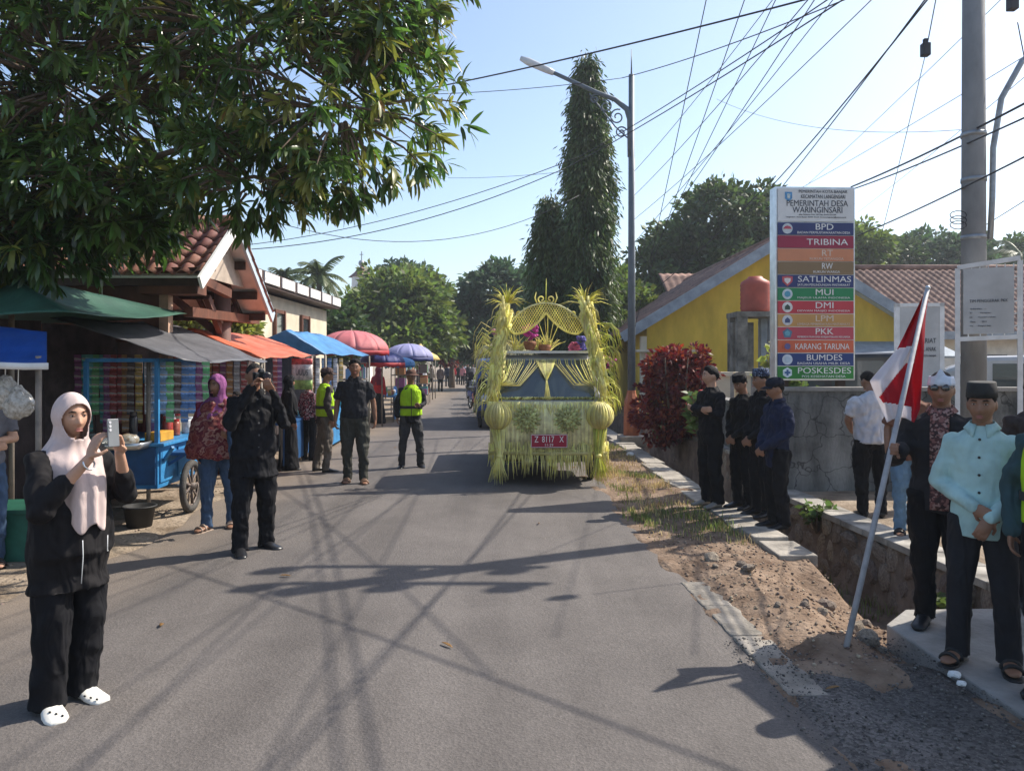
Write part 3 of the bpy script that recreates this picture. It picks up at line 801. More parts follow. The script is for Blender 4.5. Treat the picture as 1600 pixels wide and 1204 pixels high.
def wall_run(name, label, a, b_, z0, z1, th, mat, cap=True):
    root = empty(name, ((a[0] + b_[0]) / 2, (a[1] + b_[1]) / 2, z0)); tag(root, label, 'wall'); Q = root.location
    m = MB(); m.bar(Vector((*a, (z0 + z1) / 2)) - Q, Vector((*b_, (z0 + z1) / 2)) - Q, th, z1 - z0); m.build('wall_face', mat, root)
    if cap:
        m = MB(); m.bar(Vector((*a, z1 + .025)) - Q, Vector((*b_, z1 + .025)) - Q, th + .06, .05); m.build('coping', M_concd, root)
    return root
wall_run('compound_wall', 'grey mossy cracked concrete wall under the tall office sign', (3.56, 10.3), (7.5, 10.15), -.3, 1.33, .2, M_moss)
wall_run('compound_wall', 'dark receding side of the compound wall behind the four men', (3.50, 10.45), (3.85, 17), -.1, 1.05, .16, M_moss)
wall_run('boundary_wall', 'low brown boundary wall with white posts before the yellow house', (3.9, 17.3), (9.5, 17.0), -.1, 1.35, .16, M_concd)
wall_run('cream_wall', 'low cream wall at the right edge behind the standing men', (7.6, 10.2), (13, 9.6), -.2, 1.40, .2, M_cream)
for i, (px, lb) in enumerate([(1128, 'squat cream gate post behind the first of the four men'), (1160, 'squat cream gate post behind the second of the four men')]):
    p = W(px, 600, 15.5); b = MB(); b.box((0, 0, .7), (.26, .26, 1.5)); b.box((0, 0, 1.48), (.36, .36, .08)); tag(b.build('gate_post', M_cream, None, False, (p.x, p.y, 0)), lb, 'post')

# ------------------------------------------------------------------ tall office sign
SG = empty('office_sign', (4.17, 10.55, 1.48), R(3)); tag(SG, 'tall white village office sign with stacked coloured name rows', 'sign')
M_alu = pm('aluminium', (.62, .63, .64), .3, .15, 6, .1, metal=.9)
M_signw = pm('sign_white', (.70, .70, .69), .55, .08, 2, 0)
sw, sh = 1.06, 2.62
b = MB(); b.box((0, .11, sh / 2), (sw + .06, .2, sh + .04)); b.build('cabinet', M_alu, SG, bevel=.006)
for lx in (-.4, .4):
    b = MB(); b.box((lx, .11, -.6), (.1, .1, 1.2)); b.build('leg', M_dkwood, SG)
hp = MB(); hp.box((0, -.002, sh - .235), (sw, .02, .45)); hpo = hp.build('header_panel', M_signw, SG)
for i, (x, z) in enumerate([(.10, .405), (.10, .342), (.02, .250), (.02, .160), (.02, .092), (.0, .058)]):
    obj('lettering', TEXT['head%d' % i], hpo, (x, -.0155, sh - .46 + z), (R(90), 0, 0))
b = MB(); b.prism([(-.435, -.013, sh - .06), (-.335, -.013, sh - .06), (-.335, -.013, sh - .15), (-.385, -.013, sh - .19), (-.435, -.013, sh - .15)], (0, 0, 0), (0, -.004, 0)); 
b.build('crest', pm('crest_blue', (.10, .30, .55), .5, .2, 30, 0), hpo)
b = MB(); b.prism([(-.405, -.018, sh - .085), (-.365, -.018, sh - .085), (-.365, -.018, sh - .14), (-.385, -.018, sh - .155), (-.405, -.018, sh - .14)], (0, 0, 0), (0, -.002, 0)); b.build('crest_field', pm('crest_pale', (.55, .62, .60), .5, .3, 60, 0), hpo)
rowh = (sh - .47) / 12
EMB = {1: [(.55, .6, .62), (.5, .08, .12)], 2: [(.55, .1, .12), (.75, .72, .7)], 3: [(.6, .68, .72), (.1, .35, .5)], 4: [(.72, .72, .7), (.05, .09, .07)], 5: [(.62, .64, .66), (.06, .09, .2)], 6: [(.1, .2, .3), (.15, .4, .5)], 7: [(.55, .12, .06), (.12, .12, .3)], 8: [(.62, .68, .75), (.5, .6, .7)], 9: [(.72, .8, .82), (.06, .15, .35)]}
for i, (a, b_, c, e, fd) in enumerate(SIGN_ROWS):
    zc = sh - .47 - rowh * (i + .5)
    m = MB(); m.box((0, -.002, zc), (sw, .018, rowh - .010)); po = m.build('name_panel', pm('sign_row_%d' % i, c, .5, .08, 2, 0), SG)
    x = .12 if e else .16
    if a == 'KARANG TARUNA': x = .09
    obj('lettering', TEXT['big%d' % i], po, (x, -.0145, zc + (.028 if b_ else 0)), (R(90), 0, 0))
    if b_: obj('lettering', TEXT['sub%d' % i], po, (x - .01, -.0145, zc - .052), (R(90), 0, 0))
    if e:
        c1, c2 = EMB[e]; n = {2: 3, 9: 6, 6: 5}.get(e, 20); r = .072
        if e == 2: pts = [(-.075, .06), (0, .07), (.075, .06), (.07, -.01), (0, -.075), (-.07, -.01)]
        else: pts = [(r * math.sin(2 * math.pi * k / n), r * math.cos(2 * math.pi * k / n)) for k in range(n)]
        ex = -.40
        m = MB(); m.prism([(ex + px, -.0105, zc + pz) for px, pz in reversed(pts)], (0, 0, 0), (0, -.004, 0)); em = m.build('emblem', pm('emblem_%d' % e, c1, .5, .1, 20, 0), po)
        m = MB(); q = .58
        if e == 9:
            m.box((ex, -.0155, zc), (.08, .003, .028)); m.box((ex, -.016, zc), (.028, .003, .08))
        elif e in (4, 5): m.prism([(ex - .035, -.015, zc - .035), (ex + .035, -.015, zc - .035), (ex + .035, -.015, zc + .01), (ex, -.015, zc + .04), (ex - .035, -.015, zc + .01)], (0, 0, 0), (0, -.003, 0))
        elif e == 1: m.prism([(ex - .06, -.015, zc - .005), (ex + .06, -.015, zc - .005), (ex + .035, -.015, zc + .03), (ex, -.015, zc + .04), (ex - .035, -.015, zc + .03)], (0, 0, 0), (0, -.003, 0))
        else: m.prism([(ex + px * q, -.015, zc + pz * q) for px, pz in reversed(pts)], (0, 0, 0), (0, -.003, 0))
        m.build('emblem_device', pm('emblem_dev_%d' % e, c2, .5, .1, 20, 0), em)

# ------------------------------------------------------------------ notice boards
M_bframe = pm('board_frame_white', (.68, .69, .70), .6, .12, 6, .1)
M_bpanel = pm('board_panel_grey', (.46, .47, .48), .7, .12, 3, .1)
nb = empty('notice_board', (5.52, 8.9, 0), R(-26)); tag(nb, 'white framed notice board with typed list in front of the utility pole', 'notice board')
for x in (-.31, .31):
    b = MB(); b.box((x, 0, 1.42), (.05, .05, 2.9 if x > 0 else 2.78)); b.build('post', M_bframe, nb)
b = MB(); b.bar((-.31, 0, 2.82), (.31, 0, 2.90), .05, .05); b.build('frame_rail', M_bframe, nb)
b = MB(); b.bar((-.285, 0, 1.98), (.285, 0, 2.0), .05, .05); b.build('frame_rail', M_bframe, nb)
b = MB(); b.box((0, -.01, 2.42), (.50, .03, .76)); p_ = b.build('panel', M_bpanel, nb)
obj('lettering', TEXT['board0'], p_, (0, -.028, 2.42), (R(90), 0, 0))
for i in range(5): obj('lettering', TEXT['board%d' % (i + 1)], p_, (-.10 + .02 * (i % 3), -.028, 2.33 - i * .05), (R(90), 0, 0))
b = MB()
for k in range(7): b.bar((-.25 + k * .083, 0, 2.78), (-.25 + k * .083, 0, 2.84), .012)
for k in range(5): b.bar((.25, 0, 2.12 + k * .14), (.30, 0, 2.14 + k * .14), .012)
for k in range(4): b.bar((-.2 + k * .12, 0, 2.0), (-.2 + k * .12, 0, 2.05), .012)
b.build('lashing', M_bframe, nb)
nb = empty('notice_board', (5.83, 11.0, 0), R(-8)); tag(nb, 'grey notice board with bold heading half hidden behind the flag', 'notice board')
for x in (-.30, .30):
    b = MB(); b.box((x, 0, 1.3), (.06, .06, 2.5)); b.build('post', M_bframe, nb)
b = MB(); b.box((0, 0, 2.53), (.66, .06, .05)); b.build('frame_rail', M_bframe, nb)
b = MB(); b.box((0, -.01, 1.92), (.54, .03, 1.16)); p_ = b.build('panel', M_bpanel, nb)
for i, z in enumerate((2.02, 1.9, 1.8)): obj('lettering', TEXT['boardB%d' % i], p_, (0, -.028, z), (R(90), 0, 0))

# ------------------------------------------------------------------ poles and cables
M_polec = pm('pole_concrete', (.21, .21, .21), .85, .25, 2, .2, 40, stretch=(1, 1, .4))
M_steel = pm('galvanised', (.30, .32, .34), .5, .2, 6, .1, metal=.6)
M_wire = pm('cable_black', (.03, .03, .035), .6, .1, bump=0)
UP = Vector((5.62, 9.35, 0))
up = empty('utility_pole', UP); tag(up, 'thick grey concrete utility pole carrying many cables', 'utility pole')
b = MB(); b.tube([(0, 0, -.2), (0, 0, 4), (0, 0, 8.2)], [.145, .132, .115], 20); b.build('pole', M_polec, up, True)
for yq in (-.24, .24):
    z = 7.15; b = MB(); b.bar(Vector((-1.0, 0, z)), Vector((1.0, 0, z)), .06, .09); ca = b.build('crossarm', M_steel, up); ca.location = (0, yq, 0)
    for x in (-.95, .05, .95):
        b = MB(); b.rings([(x, 0, z + .05, .02, .02), (x, 0, z + .16, .02, .02), (x, 0, z + .17, .10, .10), (x, 0, z + .26, .07, .07), (x, 0, z + .27, .12, .12), (x, 0, z + .42, .06, .06)], 10)
        b.build('insulator', pm('insulator', (.16, .07, .04), .3, .1, bump=0), ca, True)
for z in (3.9, 4.45, 3.2):
    b = MB(); b.rings([(0, 0, z, .142, .142), (0, 0, z + .05, .142, .142)], 20); b.build('band', M_steel, up, True)
b = MB(); pts = [(.17, -.05, 3.2), (.19, -.06, 3.7), (.2, -.06, 4.3), (.30, -.06, 4.9), (.55, -.06, 5.35), (.9, -.06, 5.62), (1.15, -.06, 5.7)]
b.tube(pts, .035, 10); b.build('lamp_arm', M_steel, up, True)
b = MB()
for k in range(3):
    c = Vector((-.28, -.16, 3.35 + .06 * k)); b.tube([c + Vector((.10 * math.cos(a * .6), 0, .05 * math.sin(a * .6))) for a in range(12)], .006, 5)
b.build('cable_coil', M_wire, up)

SL = Vector((2.55, 16.4, 0))
sl = empty('street_lamp', SL); tag(sl, 'tall slate grey street lamp with ornate bracket and rust red base', 'street lamp')
M_lampp = pm('lamp_paint', (.10, .125, .15), .5, .15, 4, .05)
M_lampb = pm('lamp_base_paint', (.42, .13, .055), .6, .2, 6, .1)
b = MB(); b.tube([(0, 0, 1.0), (0, 0, 4.5), (0, 0, 7.85)], [.085, .07, .06], 12); b.tube([(0, 0, 7.85), (0, 0, 8.4)], [.02, .006], 6); b.build('pole', M_lampp, sl, True)
b = MB(); b.rings([(0, 0, .1, .17, .17), (0, 0, .85, .16, .16), (0, 0, 1.05, .10, .10), (0, 0, 1.12, .09, .09)], 8); b.build('base', M_lampb, sl)
b = MB(); b.box((0, 0, .05), (.55, .55, .22)); b.build('footing', M_conc, sl, bevel=.02)
b = MB(); arm = [(-.02, 0, 6.1), (-.03, 0, 6.9), (-.10, 0, 7.12), (-.35, 0, 7.32), (-.8, 0, 7.5), (-1.72, -.05, 7.90)]
b.tube(arm, [.065, .065, .06, .05, .045, .04], 10); ao = b.build('bracket_arm', M_lampp, sl, True)
b = MB()
def curl(c, r, a0, turns, sgn=1): return [Vector(c) + Vector((r * (1 - .75 * k / 24) * math.cos(a0 + sgn * turns * 2 * math.pi * k / 24), 0, r * (1 - .75 * k / 24) * math.sin(a0 + sgn * turns * 2 * math.pi * k / 24))) for k in range(25)]
for c, r, a0, sg in [((-.30, 0, 6.95), .17, 1.2, 1), ((-.55, 0, 7.18), .14, 2.0, -1), ((-.22, 0, 6.62), .13, .4, 1), ((-.78, 0, 7.33), .10, 1.0, 1)]:
    b.tube(curl(c, r, a0, 1.4, sg), .016, 6)
b.tube([(-.08, 0, 6.5), (-.35, 0, 6.75), (-.9, 0, 7.45)], .016, 6); b.build('scrollwork', M_lampp, ao)
b = MB(); b.rings([(0, 0, 0, .06, .04), (0, 0, .15, .075, .055), (0, 0, .60, .085, .05), (0, 0, .78, .05, .03)], 12)
hd = b.build('lamp_head', pm('lamp_head_grey', (.55, .56, .57), .4, .1, bump=0), ao, True, loc=(-1.66, -.05, 7.87), rot=(0, R(-66), 0))

# second thin pole behind the street lamp
tp = MB(); tp.tube([(0, 0, 0), (0, 0, 6.9)], [.09, .07], 10)
tpo = tp.build('telecom_pole', M_steel, None, True, (3.05, 19.5, 0)); tag(tpo, 'thin dark telecom pole just behind the street lamp', 'pole')
TP = Vector((3.05, 19.5, 6.6))
def cable(a, c, sag, r, label, group='overhead cables', n=20):
    a, c = Vector(a), Vector(c)
    pts = [a.lerp(c, i / n) + Vector((0, 0, -sag * 4 * (i / n) * (1 - i / n))) for i in range(n + 1)]
    b = MB(); b.tube(pts, r * .56, 6)
    return tag(b.build('overhead_cable', M_wire, None, True), label, 'cable', group)
# thick twisted cable above the mango crown
def off(p, q, k): return p + (q - p) * k
def cab(p0, p1, sag, r, label, ext=0.25, group='overhead cables'):
    a = W(*p0); c = W(*p1); d = c - a
    return cable(a - d * 0.0, c + d * ext, sag, r, label, group)
cab((520, 165, 14), (1165, 0, 8.5), .18, .020, 'thickest twisted black cable crossing the sky above the lamp head', .6)
cab((560, 149, 16), (972, 122, 16.4), .10, .013, 'thin cable running left from the top of the street lamp', 0)
cab((972, 122, 16.4), (1300, -8, 10), .15, .016, 'cable rising right from the street lamp top', .5)
cab((330, 388, 20), (905, 245, 17), .35, .016, 'sagging cable from the lower mango branches to the street lamp', 0)
cab((905, 245, 17), (1255, 12, 9.5), .12, .016, 'cable continuing up to the right across the columnar tree', .5)
cab((330, 392, 18), (885, 262, 18), .45, .018, 'lower sagging cable passing under the mango crown', 0)
cab((885, 262, 18), (1305, -10, 9), .15, .018, 'lower cable climbing right past the lamp bracket', .5)
cab((380, 330, 17), (905, 305, 21), .95, .014, 'deeply sagging cable above the palms and far trees', 0)
cab((700, 278, 24), (885, 268, 19.5), .05, .010, 'short thin cable left of the columnar tree', 0)
FAN = [((1100, 0), 9), ((1158, 0), 9.5), ((1205, 0), 10), ((1262, 0), 9), ((1290, 0), 10), ((1345, 0), 9), ((1248, 0), 8.5), ((1198, 0), 12)]
for i, ((px, py), Y) in enumerate(FAN):
    e = W(px, py, Y); s0 = Vector((3.05, 19.5, 2.3 + .60 * i if i < 7 else 6.5))
    d = e - s0
    cable(s0, e + d * .4, .15, .011, 'thin cable fanning up from behind the street lamp, %s from the left' % ['first', 'third', 'fifth', 'seventh', 'eighth', 'last', 'sixth', 'fourth'][i], 'thin cables fanning from the telecom pole')
cab((1205, 292, 12.5), (1437, 0, 7.5), .10, .015, 'left of two thick cables rising steeply above the office sign', .6)
cab((1222, 292, 12.5), (1447, -10, 7.5), .05, .013, 'right of two thick cables rising steeply above the office sign', .6)
cab((1000, 470, 21), (1212, 275, 13), .10, .016, 'cable dropping left from the office sign to the yellow house', 0)
cab((1330, 292, 14), (1600, 156, 8.2), .06, .026, 'upper thick cable bundle strung from the utility pole to the right edge', .3)
cab((1328, 297, 14), (1600, 178, 8.0), .06, .020, 'middle thick cable bundle strung from the utility pole to the right edge', .3)
cab((1340, 368, 14), (1600, 240, 7.8), .05, .020, 'lowest thick cable crossing the utility pole to the right edge', .3)
cab((1240, 300, 20), (1600, 85, 9.5), .05, .010, 'thin cable just above the sign rising to the right edge', .2)
cab((1260, 290, 22), (1560, 0, 10), .05, .009, 'thin cable behind the utility pole rising to the top right', .2)
cab((1340, 332, 26), (1600, 118, 10), .05, .009, 'thin cable passing low behind the utility pole', .2)
cab((1120, 155, 18), (1500, 203, 10), .28, .007, 'faint slack cable in the open sky left of the utility pole', 0)
cab((1490, 380, 14), (1600, 312, 8), .02, .010, 'short thin cable right of the utility pole above the notice board', .3)
cab((1376, 372, 12), (1446, 85, 9), .02, .008, 'near vertical thin wire above the right half of the office sign', 0)
cab((1446, 85, 9), (1466, -20, 9), .0, .011, 'upper part of the wire above the small black splice box', .6)
for (px, py, Y, lb) in [(1446, 78, 9, 'small black splice box hanging on a wire above the office sign'), (1582, 5, 8, 'small black splice box at the top right edge')]:
    b = MB(); b.box((0, 0, 0), (.09, .09, .15)); b.box((0, 0, .1), (.05, .05, .06)); tag(b.build('splice_box', M_wire, None, False, W(px, py, Y), bevel=.01), lb, 'splice box')
cab((1590, 35, 8), (1610, 140, 8), .0, .010, 'short thin wire hanging at the top right edge', .1)

# --- unseen canopy added right of the view to shade the men on the slab
tn = empty('unseen_shade_canopy', (4.28, 5.62, 0)); tag(tn, 'unseen white canopy on posts added beyond the right edge to shade the men', 'canopy')
c0, c1, c3 = Vector((0, 0, 3.5)), Vector((3.4, 2.2, 3.5)), Vector((1.2, -5.0, 3.5)); c2 = c1 + c3 - c0
b = MB(); b.sheet(lambda u, v: c0.lerp(c1, u).lerp(c3.lerp(c2, u), v) + Vector((0, 0, .35 * math.sin(math.pi * u))), 10, 10); solid(b.build('sheet', pm('canopy_cloth', (.62, .60, .56), .7, .1, 3, .1), tn, True), .01)
for q in (c0, c1, c2, c3):
    b = MB(); b.tube([(q.x, q.y, 0), q], .03, 8); b.build('pole', M_steel, tn, True)
# ------------------------------------------------------------------ vegetation
def rand_dirs(n):
    v = nrg.normal(size=(n, 3)); return v / np.linalg.norm(v, axis=1, keepdims=True)
def leaf_quads(P, D, size, width, up_bias=.0, fold=True):
    """P (n,3) base points, D (n,3) leaf directions; returns rhomb leaves as quads"""
    n = len(P); Nn = rand_dirs(n); S = np.cross(D, Nn); S /= np.linalg.norm(S, axis=1, keepdims=True) + 1e-9
    L = size * nrg.uniform(.7, 1.25, (n, 1)); Wd = width * nrg.uniform(.7, 1.2, (n, 1))
    a = P; c = P + D * L; m = P + D * L * .45
    b = m + S * Wd; d = m - S * Wd
    V = np.stack([a, b, c, d], 1).reshape(-1, 3)
    return V, np.arange(4 * n).reshape(n, 4)

def crown(name, lobes, n, leaf, mat, parent, O, clump=.55, per=26, sun_bias=0.0):
    """lobes: (centre, radii); leaf clumps spread through the lobes' outer volume"""
    Ps = []; Ds = []
    tot = sum(r[0] * r[1] * r[2] for _, r in lobes)
    for c, r in lobes:
        k = max(6, int(n / per * (r[0] * r[1] * r[2]) / tot))
        d = rand_dirs(k); rad = nrg.uniform(.35, 1.0, (k, 1)) ** .45
        lump = np.array([1 + .22 * mnoise.noise(Vector(x * 2.2) + Vector(c)) for x in d])[:, None]
        cc = np.array(c) + d * np.array(r) * rad * lump
        sz = clump * nrg.uniform(.5, 1.15, (k, 1, 1))
        q = rand_dirs(k * per).reshape(k, per, 3) * nrg.uniform(.1, 1, (k, per, 1)) ** .5
        q[:, :, 2] *= .6
        P = cc[:, None, :] + q * sz
        Dr = q * .7 + d[:, None, :] * .5 + rand_dirs(k * per).reshape(k, per, 3) * .6; Dr[:, :, 2] -= .25
        Ps.append(P.reshape(-1, 3)); Ds.append(Dr.reshape(-1, 3))
    P = np.concatenate(Ps); D = np.concatenate(Ds); D /= np.linalg.norm(D, axis=1, keepdims=True) + 1e-9
    V, Fq = leaf_quads(P - np.array(O), D, leaf, leaf * .3)
    o = obj(name, npmesh(name, V, Fq, mat), parent)
    return tag(o, kind='stuff')

M_bark = pm('bark', (.13, .095, .07), .95, .4, 5, .8, 18, stretch=(1, 1, .25), bdist=.03)
M_leafA = pm('leaf_mid', (.095, .155, .035), .55, .35, .5, 0, trans=.35, isl=.45, c2=(.15, .20, .05))
M_leafB = pm('leaf_dark', (.045, .085, .028), .55, .35, .5, 0, trans=.3, isl=.45, c2=(.075, .115, .035))
M_leafC = pm('leaf_blue', (.055, .095, .045), .6, .3, .4, 0, trans=.3, isl=.4)
M_leafY = pm('leaf_yellow_green', (.19, .22, .05), .55, .3, .7, 0, trans=.35, isl=.4)
M_leafR = pm('leaf_red', (.115, .016, .018), .5, .4, 2.5, 0, trans=.25, isl=.55, c2=(.26, .045, .03))

def tree(name, label, base, lobes, n, leaf, mat, clump=.55, trunk_r=.18, group=None, cat='tree'):
    base = Vector(base); root = empty(name, base); tag(root, label, cat, group)
    zc = min(c[2] for c, r in lobes); b = MB(); top = Vector(lobes[0][0]) - base
    b.tube([(0, 0, -.1), (top.x * .25, top.y * .25, top.z * .4), (top.x * .8, top.y * .8, top.z * .8), top + Vector((0, 0, lobes[0][1][2] * .5))], [trunk_r * 1.25, trunk_r, trunk_r * .7, trunk_r * .2], 9)
    for c, r in lobes:
        e = Vector(c) - base; s0 = Vector((top.x * .3, top.y * .3, e.z * .55))
        b.tube([s0, s0.lerp(e, .5) + Vector((0, 0, .15)), e, e + Vector((rng.uniform(-.3, .3) * r[0], 0, r[2] * .6))], [trunk_r * .6, trunk_r * .45, trunk_r * .28, trunk_r * .08], 7)
    b.build('trunk', M_bark, root, True)
    crown('crown', lobes, n, leaf, mat, root, base, clump)
    return root

def lobes_px(l):
    return [(tuple(W(px, py, Y)), (rx * Y / F_PX, d, rz * Y / F_PX)) for px, py, Y, rx, d, rz in l]
def gp(px, Y): return ((px - 800) * Y / F_PX, Y, 0)
# left side, far
tree('broad_tree', 'broad bright green tree beyond the umbrellas on the left', gp(628, 44), lobes_px([(630, 480, 44, 62, 3, 55), (575, 500, 43, 52, 2.6, 42), (672, 515, 44, 42, 2.5, 45), (600, 445, 45, 36, 2, 28), (650, 450, 46, 40, 2.4, 32), (620, 535, 42, 60, 2.4, 28)]), 15000, .42, M_leafA, .75)
tree('tall_tree', 'tall dark tree top rising behind the broad green tree', gp(640, 56), lobes_px([(640, 440, 56, 34, 2.4, 32), (612, 430, 56, 20, 1.8, 22), (660, 468, 56, 36, 2.4, 30), (690, 495, 56, 24, 2, 26)]), 5500, .45, M_leafC, .7)
tree('shade_tree', 'dark blue green tree at the end of the road left of the truck', gp(770, 50), lobes_px([(775, 455, 50, 50, 3, 40), (735, 495, 50, 30, 2.4, 38), (800, 490, 50, 45, 2.6, 45), (760, 530, 49, 58, 2.6, 30), (815, 440, 51, 28, 2, 26)]), 12000, .42, M_leafC, .7)
tree('roadside_tree', 'low hazy tree closing the far end of the road', gp(725, 75), lobes_px([(722, 545, 75, 34, 3, 26), (750, 535, 76, 30, 3, 26), (700, 552, 74, 20, 3, 18)]), 4200, .6, M_leafC, .9)
tree('small_tree', 'small loose tree beside the cream building', gp(520, 33), lobes_px([(520, 505, 33, 42, 1.8, 30), (480, 520, 32, 34, 1.6, 26), (548, 530, 33, 30, 1.6, 24), (505, 545, 32, 46, 1.8, 20)]), 6000, .32, M_leafB, .55)
tree('small_tree', 'leafy tree filling the gap behind the blue tarpaulin', gp(440, 36), lobes_px([(450, 510, 36, 46, 2, 34), (410, 530, 35, 34, 2, 30), (470, 540, 35, 40, 2, 22)]), 4200, .36, M_leafC, .6)
tree('red_tree', 'small dark red leaved tree at the end of the left stalls', gp(706, 52), lobes_px([(706, 545, 52, 14, .8, 16), (704, 558, 52, 12, .7, 12)]), 1300, .28, M_leafR, .35)
# right side
tree('large_tree', 'largest dark round crowned tree behind the yellow house', gp(1115, 38), lobes_px([(1125, 345, 38, 62, 3.4, 58), (1180, 345, 38, 36, 2.6, 50), (1060, 395, 38, 48, 3, 46), (1020, 425, 37, 36, 2.6, 44), (1110, 420, 37, 70, 3.2, 52), (1180, 410, 38, 40, 2.8, 50), (1040, 470, 37, 52, 2.6, 40), (1250, 400, 40, 60, 2.6, 50)]), 22000, .36, M_leafB, .7, .32)
for i, (px, py, Y, rx, rz, mt, lb) in enumerate([(1385, 400, 50, 45, 42, M_leafB, 'dark tree behind the tiled roof just right of the office sign'), (1440, 395, 54, 42, 40, M_leafC, 'second tree behind the tiled roof, left of the utility pole'), (1495, 402, 50, 42, 38, M_leafC, 'tree behind the tiled roof hidden half by the utility pole'), (1560, 405, 52, 50, 36, M_leafB, 'rightmost broad tree behind the tiled roof'), (1345, 385, 46, 30, 34, M_leafA, 'feathery pale tree immediately right of the sign')]):
    tree('background_tree', lb, gp(px, Y), lobes_px([(px, py, Y, rx, 2.4, rz), (px - rx * .5, py + 18, Y, rx * .7, 2.2, rz * .8), (px + rx * .55, py + 14, Y, rx * .7, 2.2, rz * .8), (px, py + 45, Y, rx * 1.1, 2.2, rz * .7)]), 4200, .40, mt, .6, .2, 'trees behind the tiled roof')
tree('leafy_tree', 'bright leafy tree just right of the columnar tree', gp(965, 30), lobes_px([(962, 455, 30, 26, 1.4, 40), (985, 480, 30, 24, 1.4, 40), (950, 500, 29, 26, 1.4, 40), (1005, 500, 30, 22, 1.4, 34), (985, 540, 30, 40, 1.6, 30)]), 5200, .30, M_leafA, .5)
tree('garden_tree', 'feathery green garden tree behind the porch column', gp(335, 14.5), lobes_px([(310, 505, 14.5, 40, .6, 22), (355, 500, 14.5, 34, .6, 20), (380, 520, 14.5, 26, .5, 20)]), 2000, .17, M_leafY, .22, .05)

# columnar drooping trees
def column_tree(label, X, Y, top, hw, n, seed):
    root = empty('columnar_tree', (X, Y, 0)); tag(root, label, 'tree')
    b = MB(); b.tube([(0, 0, -.1), (0, 0, top * .5), (0, 0, top)], [.15, .10, .02], 8); b.build('trunk', M_bark, root, True)
    k = n // 16
    z = 1.0 + (top - 1.2) * nrg.uniform(0, 1, k); a = nrg.uniform(0, 2 * math.pi, k)
    prof = np.clip((top - z) / (top * .48), 0.05, 1) ** .62 * np.clip(.6 + (z - .8) / (top * .5), .5, 1)
    lump = np.array([1 + .38 * mnoise.noise(Vector((math.cos(aa) * 1.2 + seed, math.sin(aa) * 1.2, zz * .85))) + .34 * mnoise.noise(Vector((math.cos(aa) * 2.2, math.sin(aa) * 2.2 + seed, zz * 2.1))) for aa, zz in zip(a, z)])
    rad = hw * prof * lump * nrg.uniform(.45, 1.0, k) ** .5
    gap = np.array([mnoise.noise(Vector((math.cos(aa) * 1.6 + seed * 2, math.sin(aa) * 1.6, zz * 1.25 + 7))) for aa, zz in zip(a, z)])
    rad = np.where(gap < -.08, rad * .60, rad * 1.08)
    C = np.stack([np.cos(a) * rad, np.sin(a) * rad, z], 1)
    P = C[:, None, :] + nrg.normal(size=(k, 16, 3)) * np.array([.11, .11, .20])
    D = np.stack([np.cos(a), np.sin(a), np.full(k, -1.7)], 1)[:, None, :] * .6 + nrg.normal(size=(k, 16, 3)) * .33
    D = D.reshape(-1, 3); D /= np.linalg.norm(D, axis=1, keepdims=True)
    V, Fq = leaf_quads(P.reshape(-1, 3), D, .22, .026)
    tag(obj('crown', npmesh('crown', V, Fq, M_col_leaf), root), kind='stuff')
M_col_leaf = pm('drooping_leaf', (.055, .11, .032), .45, .35, .7, 0, trans=.28, isl=.45, c2=(.095, .125, .040))
column_tree('tallest columnar tree with drooping foliage behind the truck', 2.36, 24, 11.2, .80, 52000, 1)
column_tree('shorter columnar tree with drooping foliage left of the tallest', 1.18, 24.5, 6.9, .72, 22000, 4)
column_tree('middle columnar tree with drooping foliage close behind the truck', 1.75, 24.9, 6.2, .62, 9000, 8)

# coconut palms
def palm(label, X, Y, hgt, fl, seed, nf=17):
    rr = random.Random(seed); root = empty('coconut_palm', (X, Y, 0)); tag(root, label, 'palm tree')
    b = MB(); b.tube([(0, 0, -.2), (.1, 0, hgt * .5), (.05, 0, hgt)], [.22, .16, .13], 8); b.build('trunk', pm('palm_bark', (.20, .17, .14), .9, .3, 5, .4, 12), root, True)
    for i in range(nf):
        az = 2 * math.pi * i / nf + rr.uniform(-.2, .2); el = R(rr.uniform(-25, 65)); L = fl * rr.uniform(.85, 1.1)
        dh = Vector((math.cos(az), math.sin(az), 0)); rib = []
        p = Vector((.05, 0, hgt)); d = dh * math.cos(el) + Vector((0, 0, math.sin(el)))
        for k in range(11):
            rib.append(p.copy()); p = p + d * L / 10; d = (d + Vector((0, 0, -.16))).normalized()
        V = []; Fq = []; sd = dh.cross(Vector((0, 0, 1)))
        for k in range(1, 11):
            for q in range(3):
                c = rib[k - 1].lerp(rib[k], q / 3); tl = L * .28 * math.sin(math.pi * (.15 + .8 * (k - 1 + q / 3) / 10))
                ax = (rib[k] - rib[k - 1]).normalized()
                for sg in (-1, 1):
                    dd = (sd * sg * .75 + ax * .45 + Vector((0, 0, -.55 + rr.uniform(-.15, .15)))).normalized() * tl
                    w = ax * .045; i0 = len(V); V += [c - w, c + w, c + dd + w * .3, c + dd - w * .3]; Fq.append((i0, i0 + 1, i0 + 2, i0 + 3))
        for k in range(10):
            i0 = len(V); w = sd * .03; V += [rib[k] - w, rib[k] + w, rib[k + 1] + w, rib[k + 1] - w]; Fq.append((i0, i0 + 1, i0 + 2, i0 + 3))
        obj('frond', npmesh('frond', V, Fq, M_palm), root)
M_palm = pm('palm_leaf', (.065, .10, .035), .5, .3, 1, 0, trans=.25, c2=(.11, .14, .05))
palm('coconut palm with full drooping crown beside the cream building', gp(497, 38)[0], 38, 6.0, 1.75, 3)
palm('farther ragged coconut palm left of the fuller one', gp(443, 42)[0], 42, 6.2, 1.6, 5, 13)
palm('coconut palm at the right edge above the tiled roof', gp(1592, 44)[0], 44, 8.0, 2.0, 9, 15)
